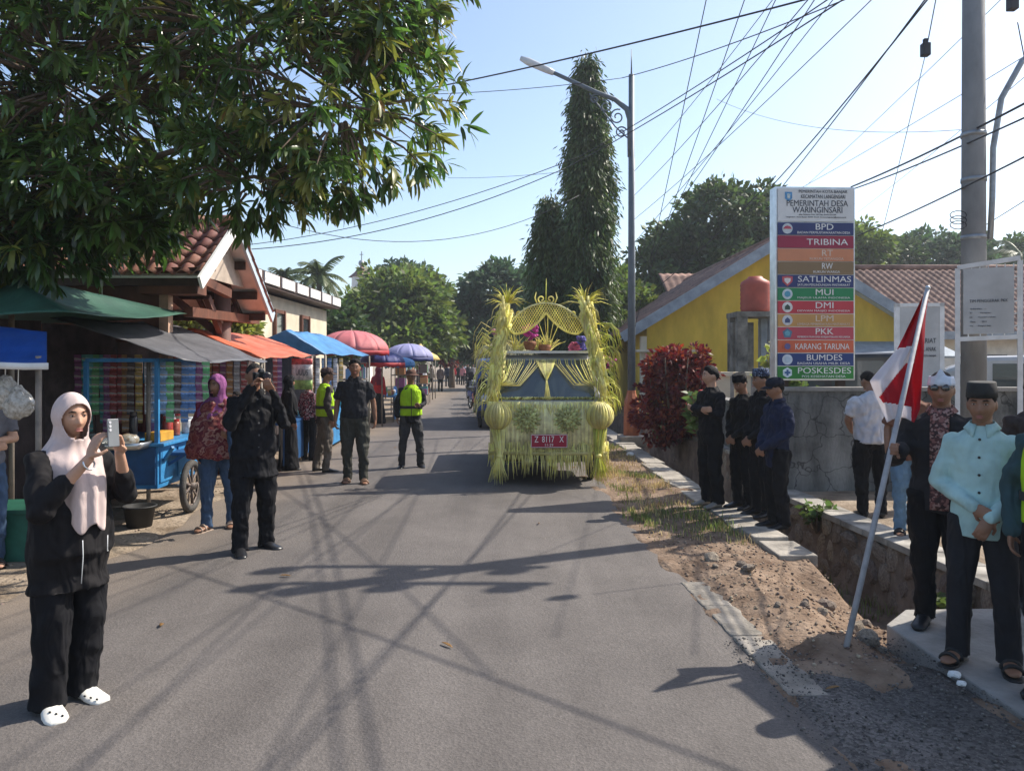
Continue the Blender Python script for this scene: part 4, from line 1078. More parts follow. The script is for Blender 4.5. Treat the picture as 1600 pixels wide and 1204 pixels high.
mn = empty('minaret', gp(565, 62)); tag(mn, 'small mosque roof spire poking above the far left trees', 'minaret')
b = MB(); b.tube([(0, 0, 0), (0, 0, 8.6)], [.9, .8], 8); b.build('tower', M_whitep, mn)
b = MB(); b.rings([(0, 0, 8.6, 1.1, 1.1), (0, 0, 9.0, .6, .6), (0, 0, 9.5, .1, .1)], 4); b.build('roof', M_tile_old, mn)
b = MB(); b.ell((0, 0, 9.75), .26); b.tube([(0, 0, 9.9), (0, 0, 10.7)], .04, 6); b.box((0, 0, 10.45), (.3, .05, .05)); b.build('finial', M_steel, mn)

# red leaved bush, flowering plants
rb = empty('red_bush', (3.1, 14.6, 0)); tag(rb, 'dense dark red leaved bush beside the street lamp', 'bush')
b = MB()
for i in range(9):
    a = i * .7; b.tube([(.1 * math.cos(a), .1 * math.sin(a), .2), (.5 * math.cos(a), .5 * math.sin(a), 1.2), (.6 * math.cos(a), .6 * math.sin(a), 1.8)], [.03, .02, .008], 6)
b.build('trunk', M_bark, rb, True)
crown('crown', [((3.05, 14.6, 1.25), (.62, .6, .75)), ((2.85, 14.5, .75), (.55, .5, .6)), ((3.35, 14.6, 1.55), (.45, .5, .5)), ((2.95, 14.6, 1.65), (.45, .5, .38)), ((3.35, 14.5, .85), (.45, .5, .6))], 9000, .11, M_leafR, rb, (3.1, 14.6, 0), .16)
def shrub(name, label, base, h, w, n, leaf, mat, flower=None):
    base = Vector(base); root = empty(name, base); tag(root, label, 'plant')
    b = MB(); tips = []
    for i in range(n):
        a = rng.uniform(0, 6.28); e = Vector((w * math.cos(a) * rng.uniform(.3, 1), w * math.sin(a) * rng.uniform(.3, 1), h * rng.uniform(.6, 1)))
        b.tube([(0, 0, 0), e * .5 + Vector((0, 0, .06 * h)), e], [.012, .009, .004], 5); tips.append(e)
    b.build('stem', M_bark, root, True)
    P = []; D = []
    for e in tips:
        for k in range(16):
            u = rng.uniform(.45, 1.02); P.append(tuple(e * u)); a = rng.uniform(0, 6.28); D.append((math.cos(a), math.sin(a), rng.uniform(-.3, .5)))
    D = np.array(D); D /= np.linalg.norm(D, axis=1, keepdims=True)
    V, Fq = leaf_quads(np.array(P), D, leaf, leaf * .3); obj('foliage', npmesh('foliage', V, Fq, mat), root)
    if flower:
        for e in tips[::2]:
            m = MB(); m.ell(e + Vector((0, 0, .05)), (.05, .05, .03), nu=8, nv=5); m.build('flower', flower, root, True)
M_flower = pm('red_flower', (.55, .05, .04), .6, .2, 20, 0)
M_shrub = pm('shrub_leaf', (.11, .17, .05), .5, .3, 2, 0, trans=.3, isl=.4)
shrub('flowering_shrub', 'green shrub with red flowers behind the arms-folded man', (3.05, 12.4, .3), .95, .28, 14, .16, M_shrub, M_flower)
shrub('slender_shrub', 'slender pale leaved shrub left of the office sign', (3.95, 11.4, .3), 1.75, .35, 16, .17, M_leafY)
shrub('slender_shrub', 'bushy leaved plant under the left edge of the sign', (3.95, 11.0, .9), .65, .45, 14, .12, M_shrub)
shrub('drain_weed', 'leafy weed growing on the drain wall below the mossy wall', T(3.93, 8.8, -.25), .4, .22, 12, .10, M_shrub)
shrub('drain_weed', 'small green weed at the bottom of the drain', T(3.75, 6.1, -.35), .25, .16, 8, .09, M_shrub)
shrub('vine', 'thin bush at the left base of the lamp and garden wall', T(3.75, 15.0, .0), .7, .3, 12, .13, M_shrub)

# ------------------------------------------------------------------ mango tree over the left foreground
mg = empty('mango_tree', (-6.9, 8.2, 0)); MO = Vector((-6.9, 8.2, 0)); tag(mg, 'large mango tree overhanging the left stalls', 'tree')
LOB = [((-5.6, 8.1, 5.2), (2.9, 2.2, 2.4)), ((-2.6, 7.3, 4.95), (2.05, 1.6, 1.6)), ((-1.55, 7.0, 4.05), (1.25, 1.1, 1.0)), ((-2.35, 7.0, 3.4), (1.0, .9, .50)), ((-4.55, 7.4, 3.3), (1.5, 1.2, .62)), ((-5.9, 7.5, 3.2), (1.3, 1.2, .62)), ((-1.35, 7.2, 5.3), (1.0, 1.1, 1.0)), ((-4.2, 7.3, 4.4), (1.6, 1.4, 1.2)), ((-4.0, 7.2, 5.9), (2.2, 1.5, 1.0)), ((-5.2, 7.2, 2.95), (1.1, .9, .42)), ((-3.9, 7.1, 3.25), (.8, .8, .36)), ((-6.0, 7.6, 4.2), (1.6, 1.5, 1.1)), ((-4.55, 7.2, 2.78), (.9, .7, .40)), ((-3.7, 7.3, 2.98), (.55, .6, .32)), ((-5.3, 7.0, 2.7), (.8, .7, .34))]
b = MB()
b.tube([(0, 0, -.2), (.05, 0, 1.2), (.2, -.1, 2.6), (.5, -.1, 4.2), (.9, 0, 6)], [.30, .25, .22, .15, .06], 12)
b.build('trunk', M_bark, mg, True)
LIMBS = []
for c, r in LOB:
    e = Vector(c) - MO; s0 = Vector((.2, -.1, min(2.6, e.z * .65)))
    LIMBS.append([s0, s0.lerp(e, .35) + Vector((0, 0, .25)), s0.lerp(e, .7) + Vector((0, 0, .15)), e, e + Vector((r[0] * .5, 0, -.1))])
for l in LIMBS:
    b = MB(); b.tube(l, [.07, .045, .028, .016, .007], 8); b.build('limb', M_bark, mg, True)
tips = []; tb = MB()
for c, r in LOB:
    k = int(118 * (r[0] * r[1] * r[2]) ** .62) + 22
    for i in range(k):
        d = Vector(rand_dirs(1)[0]); rad = rng.uniform(.3, 1.0) ** .4
        lump = 1 + .22 * mnoise.noise(d * 2.1 + Vector(c))
        p = Vector(c) + Vector((d.x * r[0], d.y * r[1], d.z * r[2])) * rad * lump
        od = (d + Vector((0, -.15, .25))).normalized()
        tips.append((p, od))
        if i % 3 == 0:
            q = Vector(c) + (p - Vector(c)) * .35
            tb.tube([q - MO, q.lerp(p, .5) - MO + Vector((0, 0, .06)), p - MO], [.018, .012, .005], 4)
tag(tb.build('twigs', M_bark, mg), kind='stuff')
def mango_leaf(seed):
    rr = random.Random(seed); vs = []; n = 5
    droop = rr.uniform(.10, .55); wd = rr.uniform(.085, .115)
    for i in range(n + 1):
        u = i / n; w = wd * (math.sin(math.pi * min(1, u * .92 + .06)) ** .8) * (1 if 0 < i < n else .12)
        y = u * (1 - .12 * droop * u); z = -droop * u * u * .6
        vs += [(-w, y, z + .25 * w), (0, y, z), (w, y, z + .25 * w)]
    fs = []
    for i in range(n): fs += [(i * 3, i * 3 + 1, i * 3 + 4, i * 3 + 3), (i * 3 + 1, i * 3 + 2, i * 3 + 5, i * 3 + 4)]
    return np.array(vs), np.array(fs)
ML = [mango_leaf(i) for i in range(6)]
M_mango = pm('mango_leaf', (.055, .118, .028), .30, .35, .9, 0, trans=.42, isl=.6, c2=(.10, .165, .04), spec=.65)
M_mangoY = pm('young_sunlit_mango_leaf', (.17, .20, .045), .4, .3, 2, 0, trans=.35, isl=.3, c2=(.24, .25, .06))
M_mangoO = pm('old_mango_leaf', (.24, .13, .04), .5, .3, 2, 0, trans=.3)
items = []
for p, od in tips:
    young = rng.random() < (.30 if p.x > -2.0 else .08)  # more yellow-green leaves on the right: its sunlit side put into the leaf colour
    nl = rng.randint(9, 15); sc = rng.uniform(.17, .235)
    side = od.orthogonal().normalized(); s2 = od.cross(side)
    for j in range(nl):
        a = 2.4 * j + rng.uniform(-.3, .3); sp = rng.uniform(.45, 1.25)
        d = (od * (1.1 - sp * .6) + (side * math.cos(a) + s2 * math.sin(a)) * sp + Vector((0, 0, -.55))).normalized()
        p0 = p + od * rng.uniform(-.13, .03)
        items.append((p0, d, sc * rng.uniform(.75, 1.1), young, rng.randrange(6)))
for k in range(26):
    p, od = tips[rng.randrange(len(tips))]; items.append((p, (od + Vector((0, 0, -1))).normalized(), .18, 'old', rng.randrange(6)))
def leaf_matrix(d, roll):
    x = d.cross(Vector((0, 0, 1)))
    x = x.normalized() if x.length > 1e-4 else Vector((1, 0, 0))
    z = x.cross(d)
    M = Matrix((x, d, z)).transposed()
    return M @ Matrix.Rotation(roll, 3, 'Y')
for k, (px_, py_, lb_) in enumerate([(842, 822, 'dry brown leaf lying on the road left of the verge'), (455, 905, 'dry leaf lying on the road in front of the photographer'), (620, 700, 'dry leaf lying on the road near the lone warden'), (690, 1010, 'dry curled leaf on the road in the middle foreground'), (1290, 1085, 'dry leaf on the shaded apron by the kerb end'), (250, 985, 'dry leaf on the road right of the woman filming')]):
    Yq = CAM_H * F_PX / (py_ - HORIZON); o = obj('dry_leaf', npmesh('dry_leaf', ML[k][0], ML[k][1], M_mangoO, True), None, ((px_ - 800) * Yq / F_PX, Yq, .030), (R(4), R(5 * k - 12), k * 1.3), .11)
    solid(o, .01); tag(o, lb_, 'leaf', 'dry leaves fallen on the road')
items.sort(key=lambda it: (it[0] - Vector((0, 0, CAM_H))).length)
vis = [it for it in items if 0 < 800 + F_PX * it[0].x / it[0].y < 1600 and HORIZON - F_PX * (it[0].z - CAM_H) / it[0].y > 0]
near = set(id(it) for it in vis[:300])
LEAFM = {(k, y): npmesh('leaf', ML[k][0], ML[k][1], {False: M_mango, True: M_mangoY, 'old': M_mangoO}[y], True) for k in range(6) for y in (False, True, 'old')}
buf = {False: ([], []), True: ([], []), 'old': ([], [])}
for it in items:
    p, d, sc_, y, k = it
    M3 = leaf_matrix(d, rng.uniform(-.9, .9))
    if id(it) in near:
        o = obj('leaf', LEAFM[(k, y)], mg); o.matrix_basis = Matrix.Translation(p - MO) @ (M3 * sc_).to_4x4()
    else:
        V = ML[k][0] @ np.array(M3).T * sc_ + np.array(p - MO)
        Vl, Fl = buf[y]; Fl.append(ML[k][1] + len(Vl) * len(V)); Vl.append(V)
for y, nm in ((False, M_mango), (True, M_mangoY), ('old', M_mangoO)):
    Vl, Fl = buf[y]
    tag(obj('foliage', npmesh('foliage', np.concatenate(Vl), np.concatenate(Fl), nm, True), mg), kind='stuff')
# ------------------------------------------------------------------ people
FOLD = bpy.data.textures.new('cloth_folds', 'CLOUDS'); FOLD.noise_scale = .13; FOLD.noise_depth = 2
FOLD2 = bpy.data.textures.new('cloth_folds_fine', 'MARBLE'); FOLD2.noise_scale = .16; FOLD2.noise_depth = 2; FOLD2.turbulence = 9; FOLD2.marble_type = 'SOFT'
SKIN = {'a': pm('skin_tan', (.36, .19, .115), .5, .12, 14, .12, 160, spec=.4, bdist=.002), 'b': pm('skin_brown', (.25, .125, .075), .5, .12, 14, .12, 160, spec=.4, bdist=.002), 'c': pm('skin_light', (.46, .26, .17), .5, .12, 14, .12, 160, spec=.4, bdist=.002)}
M_hair = pm('hair_black', (.010, .008, .008), .7, .3, 30, .9, 90, spec=.15)
M_hairg = pm('hair_greying', (.028, .025, .024), .75, .5, 60, .9, 90, spec=.15)
M_eyew = pm('eye_white', (.55, .50, .46), .3, .05, bump=0)
M_iris = pm('iris', (.02, .012, .01), .2, .05, bump=0)
M_lip = pm('lips', (.34, .12, .10), .45, .1, bump=0)
M_sole = pm('rubber_black', (.02, .02, .02), .6, .2, 10, .1)
M_leather = pm('leather_black', (.015, .015, .017), .35, .2, 10, .15)

def sm(o, vox, it=3, folds=0.0, fine=0.0):
    m = o.modifiers.new('union', 'REMESH'); m.mode = 'VOXEL'; m.voxel_size = vox; m.use_smooth_shade = True
    if it:
        s = o.modifiers.new('relax', 'SMOOTH'); s.iterations = it; s.factor = .5
    if folds:
        d = o.modifiers.new('folds', 'DISPLACE'); d.texture = FOLD; d.strength = folds; d.mid_level = .5; d.texture_coords = 'LOCAL'
    if fine:
        d = o.modifiers.new('creases', 'DISPLACE'); d.texture = FOLD2; d.strength = fine; d.mid_level = .5; d.texture_coords = 'LOCAL'
    return o

def gs(x, c, w): return math.exp(-((x - c) / w) ** 2)
def head_pt(lon, lat, off=0.0):
    cl = math.cos(lat); d = Vector((math.sin(lon) * cl, -math.cos(lon) * cl, math.sin(lat)))
    x, y, z = d.x * .073, d.y * .093, d.z * .112
    if z < 0:
        k = -z / .112; x *= 1 - .26 * k ** 1.4
        if y > 0: y *= 1 - .5 * k
        else: y *= 1 - .02 * k
    fr = max(0.0, -d.y)
    if fr > .3:
        w = min(1, (fr - .3) / .3)
        nose = gs(x, 0, .0115 + .006 * gs(z, -.030, .012)) * (.020 * gs(z, -.028, .016) + .009 * gs(z, -.004, .018))
        eye = -.0095 * (gs(x, .031, .017) + gs(x, -.031, .017)) * gs(z, .013, .012)
        brow = .0045 * (gs(x, .028, .022) + gs(x, -.028, .022)) * gs(z, .033, .009)
        lips = .0065 * gs(x, 0, .022) * (gs(z, -.056, .0055) + gs(z, -.068, .0065)) - .003 * gs(x, 0, .02) * gs(z, -.062, .003)
        chin = .008 * gs(x, 0, .022) * gs(z, -.094, .014)
        cheek = .005 * (gs(x, .042, .02) + gs(x, -.042, .02)) * gs(z, -.022, .022)
        y -= w * (nose + eye + brow + lips + chin + cheek)
    p = Vector((x, y, z))
    return p + d * off
def head_grid(nu, nv, off=None, keep=None):
    vs = []; fs = []; idx = {}
    for i in range(nv + 1):
        lat = math.pi * (i / nv - .5)
        for j in range(nu):
            lon = 2 * math.pi * j / nu - math.pi
            vs.append(head_pt(lon, lat, off(lon, lat) if off else 0.0))
    for i in range(nv):
        for j in range(nu):
            j2 = (j + 1) % nu
            if keep:
                lat = math.pi * ((i + .5) / nv - .5); lon = 2 * math.pi * (j + .5) / nu - math.pi
                if not keep(lon, lat): continue
            fs.append((i * nu + j, i * nu + j2, (i + 1) * nu + j2, (i + 1) * nu + j))
    return vs, fs
HEADC = Vector((0, -.012, 1.583))

def hand(b, wrist, d, n, curl=.5, spread=.10, thumb=1, sc=1.0, side=1):
    """palm and five separate fingers; d finger direction, n palm normal (palm faces n)"""
    d = Vector(d).normalized(); n = Vector(n); n = (n - d * n.dot(d)).normalized(); x = d.cross(n) * side
    wrist = Vector(wrist)
    M = Matrix((x, d, n)).transposed()
    b.ell(wrist + d * .045 * sc, (.040 * sc, .054 * sc, .0165 * sc), M, 12, 8)
    for k, (fx, L) in enumerate(((-.030, .062), (-.010, .076), (.011, .080), (.031, .070))):
        base = wrist + d * .082 * sc + x * fx * sc
        dd = (d + x * fx * 30 * spread * .1).normalized()
        p = base.copy(); pts = [p.copy() - dd * .02 * sc]; ang = 0
        for j in range(3):
            ang += curl * (.75 if j == 0 else .95)
            f = dd * math.cos(ang) + n * math.sin(ang)
            p = p + f * L * sc * (.42, .32, .26)[j]; pts.append(p.copy())
        b.limb(pts, [.0098 * sc, .0092 * sc, .0082 * sc, .007 * sc], 8)
    base = wrist + d * .025 * sc + x * .032 * sc
    t1 = (d * .55 + x * .75 + n * .35 * (1 + curl)).normalized(); t2 = (d * .8 + x * (.35 - .3 * curl) + n * .5 * (1 + curl)).normalized()
    b.limb([base - t1 * .01, base + t1 * .034 * sc, base + t1 * .034 * sc + t2 * .034 * sc], [.013 * sc, .0115 * sc, .009 * sc], 8)

def shoe_rings(b, a, yaw, L=.265, w=.048, h=.075, lift=0.0):
    c, s = math.cos(yaw), math.sin(yaw)
    prof = [(.075, .55, .8), (.06, .85, 1.0), (.02, .92, 1.05), (-.04, .9, .95), (-.10, 1.05, .62), (-.15, 1.0, .5), (-.185, .6, .36)]
    vs = []; n = 10; fs = []
    for (y, kw, kh) in prof:
        y *= L / .265
        for j in range(n):
            t = 2 * math.pi * j / n; x = math.cos(t) * w * kw; z = max(0, (math.sin(t) * .5 + .5)) ** .8 * h * kh
            X = x * c - y * s; Y = x * s + y * c
            vs.append((a[0] + X, a[1] + Y, lift + z))
    for i in range(len(prof) - 1):
        for j in range(n):
            j2 = (j + 1) % n; fs.append((i * n + j, i * n + j2, (i + 1) * n + j2, (i + 1) * n + j))
    fs.append(tuple(range(n - 1, -1, -1))); fs.append(tuple((len(prof) - 1) * n + j for j in range(n)))
    b.add(vs, fs)

def person(label, loc, face, h, top, bottom, group=None, wide=1.0, belly=0.0, skin='b', sleeve='long', hem=.80, arms=None, feet=None, head=(0, 0), hair='short', hat=None, shoes='shoe', shoe_mat=None, lod=1, flare=1.0, skirt=False, collar=None, vest=None, hairmat=None, sleeve_w=1.0, long_hem=None, hijab=None, hij=None, crisp=1.0, opened=None, lean=0.0, buttons=None):
    """face: heading in degrees, 0 looks at the camera (towards -Y), positive turns towards +X"""
    root = empty('person', loc, R(face), h / 1.70); tag(root, label, 'person', group)
    vox = (.0062, .0105, .016, .022)[lod]; cvox = (.010, .013, .018, .025)[lod]
    SK = SKIN[skin]; w = wide
    arms = arms or {}; feet = feet or ((-.10, 0, -.12), (.10, 0, .12))
    sh = {-1: Vector((-.158 * w, lean * -.4, 1.358)), 1: Vector((.158 * w, lean * -.4, 1.358))}
    J = {}
    for sd in (-1, 1):
        a = arms.get(sd)
        if a is None: a = ((sd * (.215 * w + belly * .2), .035, 1.115), (sd * (.225 * w + belly * .25), -.05, .875), (0, -.15, -1), (-sd, 0, 0), .35)
        J[sd] = [Vector(a[0]), Vector(a[1]), Vector(a[2]), Vector(a[3]), a[4]]
    L = {}
    for k, sd in enumerate((-1, 1)):
        fx, fy, yaw = feet[k]
        hip = Vector((sd * .088 * w, 0, .88)); an = Vector((fx, fy + .02, .085)); kn = hip.lerp(an, .5) + Vector((sd * .005, -.035, .01))
        L[sd] = (hip, kn, an, yaw)
    hr = Euler((R(head[1]), 0, R(head[0]))).to_matrix(); piv = Vector((0, -.0 - lean * .45, 1.46))
    def HT(v): return hr @ (Vector(v) + HEADC - Vector((0, 0, 1.46))) + piv
    # ---- body: one continuous skin surface
    b = MB()
    nu, nv = ((64, 44), (40, 30), (24, 18), (16, 12))[lod]
    hv, hf = head_grid(nu, nv); b.add([HT(v) for v in hv], hf)
    for sd in (-1, 1): b.ell(HT((sd * .074, .012, -.004)), (.010, .020, .031), nu=8, nv=6)
    b.limb([Vector((0, .018, 1.38)), Vector((0, .008, 1.46)) + Vector((0, -lean * .4, 0)), HT((0, .015, -.045))], [.062 * (w * .5 + .5), .056 * (w * .5 + .5), .054], 12)
    b.rings([(0, 0, .84, .13 * w, .09), (0, 0, 1.0, .125 * w, .085), (0, -lean * .2, 1.25, .145 * w, .09), (0, -lean * .4, 1.36, .12 * w, .07), (0, -lean * .4, 1.41, .07, .05)], 14)
    for sd in (-1, 1):
        e, wr, hd, hn, cu = J[sd]; s0 = sh[sd]
        cv = {'long': (.030, .028), 'mid': (.030, .034), 'short': (.042, .038)}[sleeve]
        b.limb([s0.lerp(e, .12), s0.lerp(e, .5), e], [cv[0] * w, cv[0] * w, min(cv) * w], 10)
        b.limb([e, e.lerp(wr, .35), wr], [min(cv) * w, cv[1] * w, .026], 10)
        hand(b, wr, hd, hn, cu, side=sd)
        hip, kn, an, yaw = L[sd]
        b.limb([hip, kn, an], [.072, .050, .034], 10)
        if shoes in ('sandal', 'bare'): shoe_rings(b, (an.x, an.y - .02), yaw, .245, .044, .062, .018)
    sm(b.build('body', SK, root, True), vox, 2 if lod < 2 else 1)
    # ---- face
    if lod < 3:
        for sd in (-1, 1):
            m = MB(); m.ell(HT((sd * .031, -.0785, .0125)), (.0125, .008, .0058), hr, 10, 6); e_ = m.build('eye', M_eyew if lod < 2 else M_iris, root, True)
            if lod < 2:
                m = MB(); m.ell(HT((sd * .031, -.0850, .0125)), (.0052, .003, .0052), hr, 8, 6); m.build('iris', M_iris, e_, True)
                m = MB(); m.tube([HT((sd * .0465, -.080, .0115)), HT((sd * .038, -.0875, .0185)), HT((sd * .026, -.0885, .0185)), HT((sd * .0165, -.085, .0125))], [.0012, .0024, .0024, .0012], 5); m.build('eyelid', SK, e_, True)
                m = MB(); m.tube([HT((sd * .050, -.079, .030)), HT((sd * .036, -.091, .036)), HT((sd * .016, -.093, .032))], [.0015, .0042, .003], 6); m.build('eyebrow', M_hair, root, True)
        if lod < 2:
            m = MB()
            for z, r_ in ((-.0565, .0042), (-.0685, .0052)):
                m.tube([HT((x, -.0985 + 9 * x * x - (.0 if z > -.06 else .001), z + 4 * x * x * (1 if z < -.06 else -1))) for x in (-.022, -.012, 0, .012, .022)], [.0012, r_ * .8, r_, r_ * .8, .0012], 6)
            sm(m.build('lips', M_lip, root, True), .0022, 1)
    # ---- hair
    if hair and not hijab:
        def hl(lon):
            a = abs(lon)
            if a < .75: return R(40 - 6 * (a / .75))
            if a < 1.35: return R(34 - (a - .75) / .6 * 26)
            if a < 1.75: return R(8)
            return R(8 - (a - 1.75) / 1.39 * 42)
        def offh(lon, lat):
            k = max(0, min(1, (lat - hl(lon) + .05) / .30)); base = {'short': .014, 'crop': .006, 'thick': .022}[hair]
            return -.004 + (base + .004) * k + (.004 * k * mnoise.noise(Vector((lon * 6, lat * 6, 1))))
        vs, fs = head_grid(nu, nv, offh, lambda lo, la: la > hl(lo) - .06)
        m = MB(); m.add([HT(v) for v in vs], fs); m.build('hair', hairmat or M_hair, root, True)
    # ---- bottom garment
    b = MB(); f = flare
    if skirt:
        b.rings([(0, 0, .03, .21 * w * f, .19 * f), (0, 0, .3, .19 * w * f, .17 * f), (0, 0, .6, .175 * w, .15), (0, 0, .85, .175 * w + belly * .5, .135 + belly * .5), (0, 0, 1.02, .15 * w, .11)], 28)
    else:
        b.rings([(0, .005, .80, .10 * w, .085), (0, .005, .84, .155 * w, .115), (0, 0, .92, .165 * w + belly * .3, .12 + belly * .4), (0, 0, 1.03, .15 * w + belly * .5, .105 + belly * .6)], 24)
        for sd in (-1, 1):
            hip, kn, an, yaw = L[sd]
            b.tube([hip + Vector((0, 0, .02)), hip.lerp(kn, .45), kn, kn.lerp(an, .5), an + Vector((0, .0, .02)), an + Vector((0, .0, -.045))], [.098 * w, .092 * w, .072 * w * (f * .5 + .5), .066 * f, .066 * f, .070 * f], 14)
    sm(b.build('skirt' if skirt else 'trousers', bottom, root, True), cvox, 2, (.034 if lod < 2 else .02) * crisp, .020 * crisp if lod < 2 else 0)
    # ---- top garment
    b = MB(); z0 = long_hem or hem
    rg = [(0, .005, z0, .172 * w + belly * .45, .128 + belly * .5), (0, -belly * .25, (z0 + 1.06) / 2, .170 * w + belly * .6, .125 + belly * .8), (0, -belly * .3 - lean * .1, 1.08, .164 * w + belly * .6, .120 + belly * .8), (0, -lean * .25, 1.22, .178 * w + belly * .2, .122 + belly * .3), (0, -lean * .35, 1.32, .178 * w, .114), (0, -lean * .4, 1.38, .158 * w, .094), (0, .004 - lean * .4, 1.415, .120 * w, .078), (0, .008 - lean * .4, 1.44, .086 * (w * .5 + .5), .068), (0, .010 - lean * .4, 1.46, .066, .062)]
    if z0 < .7: rg[0:1] = [(0, .0, z0, .20 * w, .16), (0, 0, (z0 + .8) / 2, .185 * w, .145), (0, 0, .82, .175 * w + belly * .4, .13 + belly * .4)]
    b.rings(rg, 28)
    for sd in (-1, 1):
        e, wr = J[sd][0], J[sd][1]; s0 = sh[sd] * 1.0; q = sleeve_w
        b.ell(s0, (.060 * w, .060, .056), nu=12, nv=8)
        if sleeve == 'long':
            b.limb([s0, s0.lerp(e, .4), e], [.058 * w, .060 * w * q, .053 * w * q], 14)
            b.limb([e, e.lerp(wr, .5), wr.lerp(e, .02)], [.054 * w * q, .047 * q, .039 * q], 14)
        elif sleeve == 'mid':
            b.limb([s0, s0.lerp(e, .4), e], [.058 * w, .062 * w * q, .057 * w * q], 14)
            b.limb([e, e.lerp(wr, .5)], [.058 * w * q, .054 * q], 14)
        else:
            b.tube([s0, s0.lerp(e, .4), s0.lerp(e, .78)], [.060 * w, .063 * w * q, .064 * w * q], 14)
    sm(b.build('shirt' if z0 > .5 else 'robe', top, root, True), cvox, 2, (.030 if lod < 2 else .015) * crisp, .022 * crisp if lod < 2 else 0)
    if collar:
        m = MB(); lc = -lean * .4
        vs = []; n = 20; fs = []
        for i in range(n + 1):
            a = -math.pi / 2 + .38 + (2 * math.pi - .76) * i / n
            x, y = math.cos(a), math.sin(a)
            vs += [(x * .067, y * .064 + .006 + lc, 1.478 + .014 * y), (x * .098, y * .098 + .002 + lc, 1.440 + .014 * y - (.035 if i in (0, 1, n, n - 1) else 0))]
        for i in range(n): fs.append((2 * i, 2 * i + 1, 2 * i + 3, 2 * i + 2))
        m.add(vs, fs); solid(m.build('collar', collar, root, True), .006)
    if buttons:
        for i in range(5):
            z = 1.38 - i * .105; yb = -.118 - (.012 if z < 1.3 else -.012) - belly * .9 * gs(z, 1.03, .2)
            m = MB(); m.ell((.0, yb - .006, z), (.0085, .004, .0085), nu=8, nv=6); m.build('button', buttons, root, True)
    if vest:
        m = MB(); mv = .018
        m.rings([(0, .0, .92, .178 * w + belly * .6 + mv, .130 + belly * .7 + mv), (0, -belly * .3, 1.08, .170 * w + belly * .6 + mv, .125 + belly * .8 + mv), (0, 0, 1.22, .180 * w + mv, .122 + mv + belly * .3), (0, 0, 1.34, .165 * w + mv, .112 + mv), (0, .0, 1.42, .11 * w, .085), (0, .012, 1.45, .08, .07)], 28)
        vo = sm(m.build('safety_vest', vest, root, True), cvox, 2, .012)
        m = MB(); m.rings([(0, -belly * .3, 1.04, .172 * w + belly * .6 + mv * 1.5, .127 + belly * .8 + mv * 1.5), (0, -belly * .3, 1.09, .172 * w + belly * .6 + mv * 1.5, .127 + belly * .8 + mv * 1.5)], 28, cap=False)
        m.build('belt_strip', pm('vest_strip_dark', (.03, .03, .03), .6, bump=0), vo, True)
        m = MB(); m.bar((0, -.148 - belly * .9, .92), (0, -.145 - belly * .8, 1.38), .018, .01); m.build('zip', pm('vest_strip_dark', (.03, .03, .03), .6, bump=0), vo)
    if opened:                                    # shirt showing through an open jacket
        m = MB(); m.sheet(lambda u, v: (-.055 + .11 * u, -.142 - belly * .9 * gs(.80 + .62 * v, 1.03, .2) + .0 + (.045 * max(0, v - .75) * 4) - .010 * math.sin(math.pi * u), .80 + .665 * v), 6, 12)
        solid(m.build('inner_shirt', opened, root, True), .006)
    # ---- shoes
    smat = shoe_mat or M_leather
    for sd in (-1, 1):
        hip, kn, an, yaw = L[sd]; m = MB()
        if shoes in ('shoe', 'clog'):
            shoe_rings(m, (an.x, an.y - .02), yaw, .28 if shoes == 'shoe' else .275, .050 if shoes == 'shoe' else .058, .082 if shoes == 'shoe' else .085, 0)
            m.build('shoe', smat, root, True)
        elif shoes == 'sandal':
            shoe_rings(m, (an.x, an.y - .02), yaw, .275, .052, .02, 0)
            c, s_ = math.cos(yaw), math.sin(yaw)
            for yy in (-.10, -.04):
                pts = []
                for k in range(9):
                    t = math.pi * k / 8; x = math.cos(t) * .05; z = .022 + math.sin(t) * (.045 if yy < -.07 else .058); pts.append((an.x + x * c - (yy - .02) * s_, an.y - .02 + x * s_ + yy * c, z))
                m.tube(pts, .012, 6)
            m.build('sandal', smat, root, True)
    # ---- headgear
    if hijab: make_hijab(root, HT, hijab, w, lod, lean, hij)
    if hat:
        kind, hm = hat; m = MB()
        def ring(z, kx, ky, yo=0.006): return [HT((math.cos(2 * math.pi * j / 24) * kx, math.sin(2 * math.pi * j / 24) * ky + yo, z)) for j in range(24)]
        def lath(rl, capt=True):
            vs = [p for r_ in rl for p in r_]; n = 24; fs = [(i * n + j, i * n + (j + 1) % n, (i + 1) * n + (j + 1) % n, (i + 1) * n + j) for i in range(len(rl) - 1) for j in range(n)]
            if capt: fs.append(tuple((len(rl) - 1) * n + j for j in range(n)))
            m.add(vs, fs)
        if kind == 'peci': lath([ring(.048, .083, .102), ring(.085, .081, .100), ring(.135, .075, .094), ring(.140, .070, .088), ring(.134, .02, .03)])
        elif kind in ('cap', 'bucket'):
            lath([ring(.040, .084, .104), ring(.07, .084, .104), ring(.10, .078, .096), ring(.125, .058, .070), ring(.134, .02, .025)])
        if kind == 'cap':
            vs = []; fs = []
            for i in range(5):
                for j in range(9):
                    a = R(-68 + 136 * j / 8); k = i / 4
                    vs.append(HT((math.sin(a) * (.078 + .006 * k), -math.cos(a) * (.098 + .075 * k) + .006 - (.0), .045 - .022 * k - .012 * k * abs(math.sin(a)))))
            fs = [(i * 9 + j, i * 9 + j + 1, (i + 1) * 9 + j + 1, (i + 1) * 9 + j) for i in range(4) for j in range(8)]
            bm_ = MB(); bm_.add(vs, fs); solid(bm_.build('brim', hm, root, True), .006)
        if kind == 'bucket': lath([ring(.052, .083, .103), ring(.045, .105, .125), ring(.034, .128, .148), ring(.030, .130, .150), ring(.036, .105, .125), ring(.042, .083, .103)], False)
